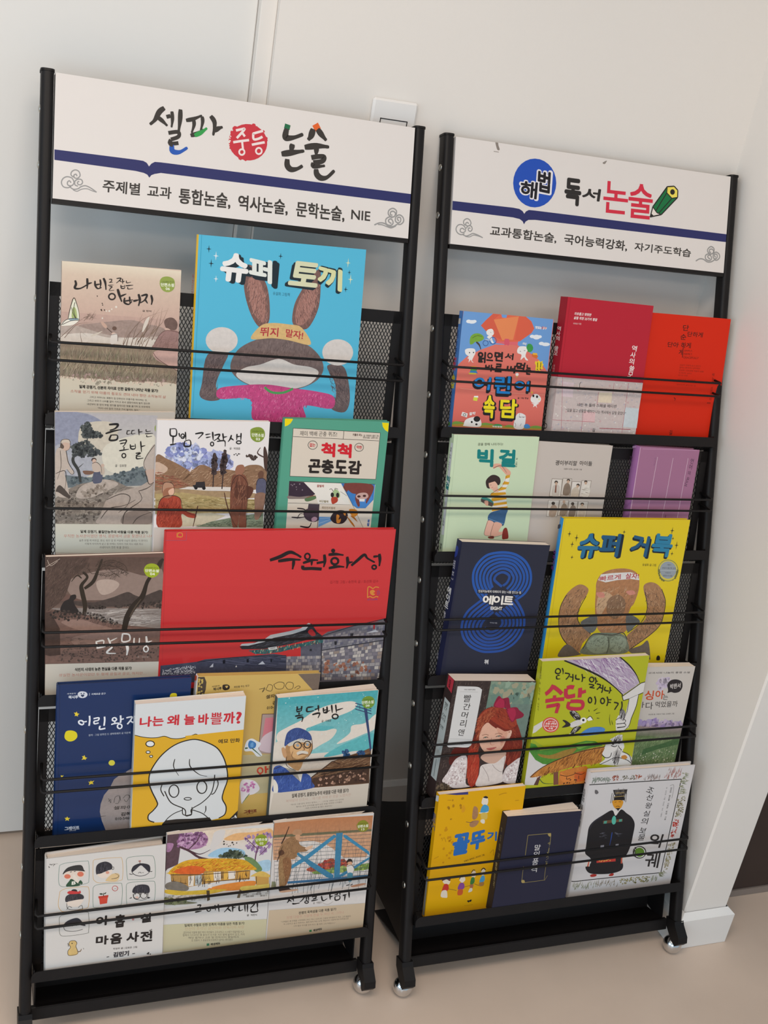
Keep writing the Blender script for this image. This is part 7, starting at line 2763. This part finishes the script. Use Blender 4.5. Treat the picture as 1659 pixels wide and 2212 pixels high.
ART['royal'] = '''C 1f1c1c 15.6 -66 163 -8.6 213 79 220 605 229 1244 241 1826 251
L 1f1c1c 16.8 1826 251 1811 1292 1805 2066
C 1f1c1c 15.1 1805 2066 1181 2051 494 2041 80 2038 -23 2011 -68 1957
D 7a8478 40 7.8 13.7 0 0 260 36 97 385 105 400 180 50 168
H 7a8478,8f978c 30 66 13.7 -88 5 261 36 97 385 105 400 180 50 168
D a8604c,8a4a3c 34 7.9 15.8 0 0 262 410 88 535 79 555 173 428 173
D 8f8a7c,6f6a5c 34 8 16 0 0 263 580 105 854 99 872 186 594 176
D a8604c 20 8.1 16.2 0 0 264 875 104 992 94 1010 180 891 180
H a08a84,7f7470 30 69 16.3 -86 6 265 1039 126 1431 126 1448 203 1053 192
H b07a74,9a6a64 30 83 18.6 -84 6 266 1441 33 1778 38 1817 212 1479 205
H 7f8668,9a9a80 26 84 25 10 14 267 1810 135 1953 127 1987 550 1871 541
D 8a8468,a09a80,7a7458 80 8.5 19 0 0 268 1832 595 1996 590 2001 978 1857 984
D b03a30,c05048 60 8.5 19.2 0 0 269 1844 1022 1967 1013 1942 1363 1850 1374
D 8f8668,a09878 80 8.6 19.3 0 0 270 1834 1490 1969 1484 1941 2017 1844 2006
H 8a8c70 16 86 22 30 20 271 1778 2039 1907 2053 1843 2146 1774 2118
H 8f9078,9a9a84 40 68 16.1 -84 10 272 26 2065 500 2071 524 2191 47 2174
H 8a7f6c,9a8f80 30 70 16.4 -84 10 273 500 2071 927 2101 950 2212 520 2171
D 9a8f60,7f7a50 80 8.4 18.8 0 0 274 967 2096 1584 2107 1608 2219 988 2197
H 9a9a84 14 86 15 -84 8 275 1603 2099 1748 2095 1771 2198 1625 2201
#picture f
P 2b2627 483 350 766 361 765 432 717 485 558 481 509 412
H 6a6460 40 80 8 -86 4 276 497 355 752 368 749 450 531 441
P 1f1b1c 527 473 726 482 753 563 538 554
L c8a860 8 524 484 736 483
L c8a860 8 545 415 713 419
L 3a3432 10 477 409 484 597
L 3a3432 10 511 440 514 590
L 3a3432 10.1 765 432 781 603
L 3a3432 10.1 739 449 752 582
Q d8962c 512 562 572 548 672 556 728 580 730 646 695 718 627 722 551 659
C 2a2018 8 560 584 598 580
C 2a2018 8.1 638 583 688 588
C 2a2018 8.1 597 674 634 662 682 681
P 2a2420 603 701 702 702 663 755
P e0dcd8 541 733 567 698 659 781 693 709 716 722 632 845
Q 211f22 541 733 370 812 214 911 147 1018 147 1169 159 1379 171 1513 294 1622 313 1720 226 1778 307 1894 475 1944 759 1964 953 1927 984 1832 924 1689 1011 1621 1056 1451 1061 1277 1052 1045 963 903 845 817 718 734 632 845
C 3a3a4a 10 374 831 218 930 165 1057
P 6a4a34 401 919 785 916 796 968 412 976
P 4f9a88 422 926 481 924 481 977 422 975
P 4f9a88 717 919 776 921 780 967 720 967
Q 58b8a4 572 887 602 842 644 884 660 980 622 1009 581 964
X 2a4a98 16.2 626 1158 630 1273 627 1407
H 5a5a64 8 68 12.1 10 6 277 395 1136 515 1147 539 1264 418 1252
H 5a5a64 8 69 12.2 10 6 278 693 1145 803 1146 825 1254 713 1243
P 8a8890 445 1389 514 1386 519 1444 453 1447
P 8a8890 744 1396 804 1394 808 1454 752 1454
P c03a34 417 1645 796 1653 812 1732 432 1722
D e0a850 8 12.2 20 0 0 279 477 1651 758 1662 768 1712 487 1701
P d8d4cc 243 1665 302 1661 304 1777 216 1768
P c85a44 263 1667 286 1664 284 1775 254 1772
P d8d4cc 918 1660 996 1648 978 1754 926 1748
P c85a44 908 1659 932 1651 957 1790 924 1787
Q a83028 349 1956 394 1934 477 1952 464 1985 385 1988
Q a83028 728 1990 778 1962 825 1975 809 2013 748 2010
#lettering f
V 6a6664 1 1652 390 1659 1024 33|임금의 행차를 기록한 왕실 기록
V 8a8684 0 1558 382 1562 957 25|글 유지현 그림 이장미 감수 신병주
C 8a8684 6.3 1615 360 1697 363 1710 605
Q 6a6668 128 325 168 329 206 378 173 403 138 382
E e6e4e2 1267 1605 146 15.3 28 132
O 3a3634 21 1267 1605 130 13.5 25 116
O e6e4e2 8.4 1267 1605 109 11.3 20 96
E 5f8a2a 1267 1605 100 10.5 19.5 92
D 3a3634 26 8.3 14.6 0 0 280 1123 1555 1147 1499 1185 1483 1181 1658 1164 1676
#title f
V 2a2626 0 1253 358 1208 468 136|조
V 2a2626 0 1261 491 1231 614 128|선
V 2a2626 0 1270 644 1252 769 136|왕
V 2a2626 0 1258 796 1243 917 128|실
V 2a2626 0 1247 933 1236 1072 137|의
V 2a2626 0 1259 1122 1234 1236 137|보
V 2a2626 0 1253 1247 1241 1382 138|물
T 2a2626 2 1393 1504 1674 1562 1419 1242|의
T 2a2626 2 1421 1924 1719 1961 1419 1624|궤
#cover s
C 1f1c1c 18.9 126 238 88 235
V 5a5654 2 80 341 66 705 69|조선왕실의 보물
V 3a3634 2 78 769 61 1022 83|의궤
P 2a2626 100 2079 83 2048 65 2143 90 2150'''


prepare_lettering()

def B(key, name, kind, label, base, spine, gain=1.0, ink='m', **kw):
    return book(name, kind, label, base, spine, gain, ink, ART.get(key, ''), FIT[key], **kw)


# row by row, left rack
B('nabi', 'paperback_book', 'soft', 'beige book with a butterfly and grass meadow, top left of the left rack', 'd9c3b0', 'd9c3b0')
B('rabbit', 'picture_book', 'hard', 'large sky blue picture book with white block title, top row of the left rack', '56b8d8', 'e8b82e', ink='g')
B('geum', 'paperback_book', 'soft', 'grey book with farmers and a bent pine tree, partly under another book', 'b8b0a6', 'b8b0a6')
B('mobeom', 'paperback_book', 'soft', 'white book with a blue cloud and red farmer below a road scene', 'e6e0de', 'e6e0de')
B('insect', 'hardcover_book', 'hard', 'green insect book with yellow corners and a cream title panel', '57a087', '57a087')
B('manmu', 'paperback_book', 'soft', 'dark brown book with bare trees beside a river and white brush title', '6b5148', '6b5148')
B('redland', 'picture_book', 'hard', 'wide red picture book with a fortress wall along the bottom', 'cf3436', 'cf3436', ink='g')
B('prince', 'hardcover_book', 'hard', 'dark blue picture book with yellow stars and planets', '16305e', '16305e', ink='g')
B('gold', 'hardcover_book', 'hard', 'mustard gold picture book behind two others, with flower stickers', 'cfae63', 'e0e0e0', ink='g')
B('busy', 'paperback_book', 'soft', 'white and yellow book with a line-drawn white haired girl', 'd9dcdc', 'd9dcdc', ink='g', open_by=.004)
B('bok', 'paperback_book', 'soft', 'book with an old man in a blue cap under a turquoise sky', 'ddd3c6', '3f5560', open_by=.010)
B('nine', 'hardcover_book', 'hard', 'white book with six little framed children drawings, bottom left of the left rack', 'd8d3ce', 'd8d3ce', open_by=.010)
B('house', 'paperback_book', 'soft', 'book with a thatched yellow house and purple tree', 'd6d3d0', 'd6d3d0', open_by=.018)
B('war', 'paperback_book', 'soft', 'book with a soldier and a child before a blue wire gate', 'd2cdca', 'd2cdca', open_by=.018)
# right rack
B('proverb', 'paperback_book', 'soft', 'pink and blue proverb book with a big coral lucky bag', 'e2766a', '4f83c8')
B('history', 'paperback_book', 'soft', 'thick crimson book with a pale sketchy paper band below', 'b92032', 'a51b2c')
B('orange', 'paperback_book', 'soft', 'plain orange red book at the right end of the top row', 'd62602', 'd62602')
B('biggirl', 'paperback_book', 'soft', 'pale green book with a jumping girl in a yellow striped shirt', 'cbdcba', 'cbdcba')
B('kids', 'paperback_book', 'soft', 'pale grey book with eight small portrait cards in two rows', 'c9beb5', 'c9beb5')
B('purple', 'hardcover_book', 'hard', 'small lilac purple book with thin white vertical lines', 'a3708f', 'a86fa6')
B('turtle', 'picture_book', 'hard', 'large yellow picture book with a blue block title', 'e2c81c', '2f86c4', ink='g')
B('eight', 'paperback_book', 'soft', 'tilted dark navy book with a big blue striped figure eight', '2c2d3c', '25284a')
B('anne', 'paperback_book', 'soft', 'thick book with a red haired girl in a white dress', '3a2c2a', '3a2c2a')
B('singa', 'paperback_book', 'soft', 'grey book with a black speech bubble, behind the lime green book', 'c9c2bb', 'c9c2bb')
B('lime', 'paperback_book', 'soft', 'lime green book with a thatched roof and an arm in a striped sleeve', 'b5b822', 'b5b822', ink='g')
B('octopus', 'paperback_book', 'soft', 'yellow book with small children in a line, bottom left of the right rack', 'e0a800', 'e0a800')
B('speech', 'paperback_book', 'soft', 'small dark navy book with a thin gold frame and white title', '23243a', '201d24', open_by=.012)
B('royal', 'hardcover_book', 'hard', 'white book with a standing king in a black robe', 'd3cfcf', 'd3cfcf')


def sign(key, r):
    e, fr, base = RACK[r]
    Q = Ink(5000, 1568, lambda x, y, z: (-0.25 + x * 1e-4, -base - y * 1e-4, 0.02 + z * 1e-5 * 0.9), 1.0)
    b = MB()
    ex = [(f, Q.col('e2dbd6')) for f in box_faces(-0.25, 0.25, -base - 0.1568, -base, 0.0125, 0.02).values()]
    segs = [['sign_board', 'f', '']]
    for ln in ART.get(key, '').split('\n'):
        if ln.startswith('#'):
            segs.append(ln[1:].split()[:2] + [''])
        else:
            segs[-1][2] += ln + '\n'
    own = []
    for nm, _, dat in segs:
        if nm == 'title':
            P = Ink(Q.W, Q.H, Q.place, 1.0, Q.z)
            P.run(dat)
            Q.z = P.z
            own.append(P)
        else:
            Q.run(dat)
    sb = Q.build('sign_board', INK['m'], e, ex)
    sb['label'] = 'white printed sign board'
    for P in own:
        P.build('title', INK['m'], sb)


sign('signL', 0)
sign('signR', 1)
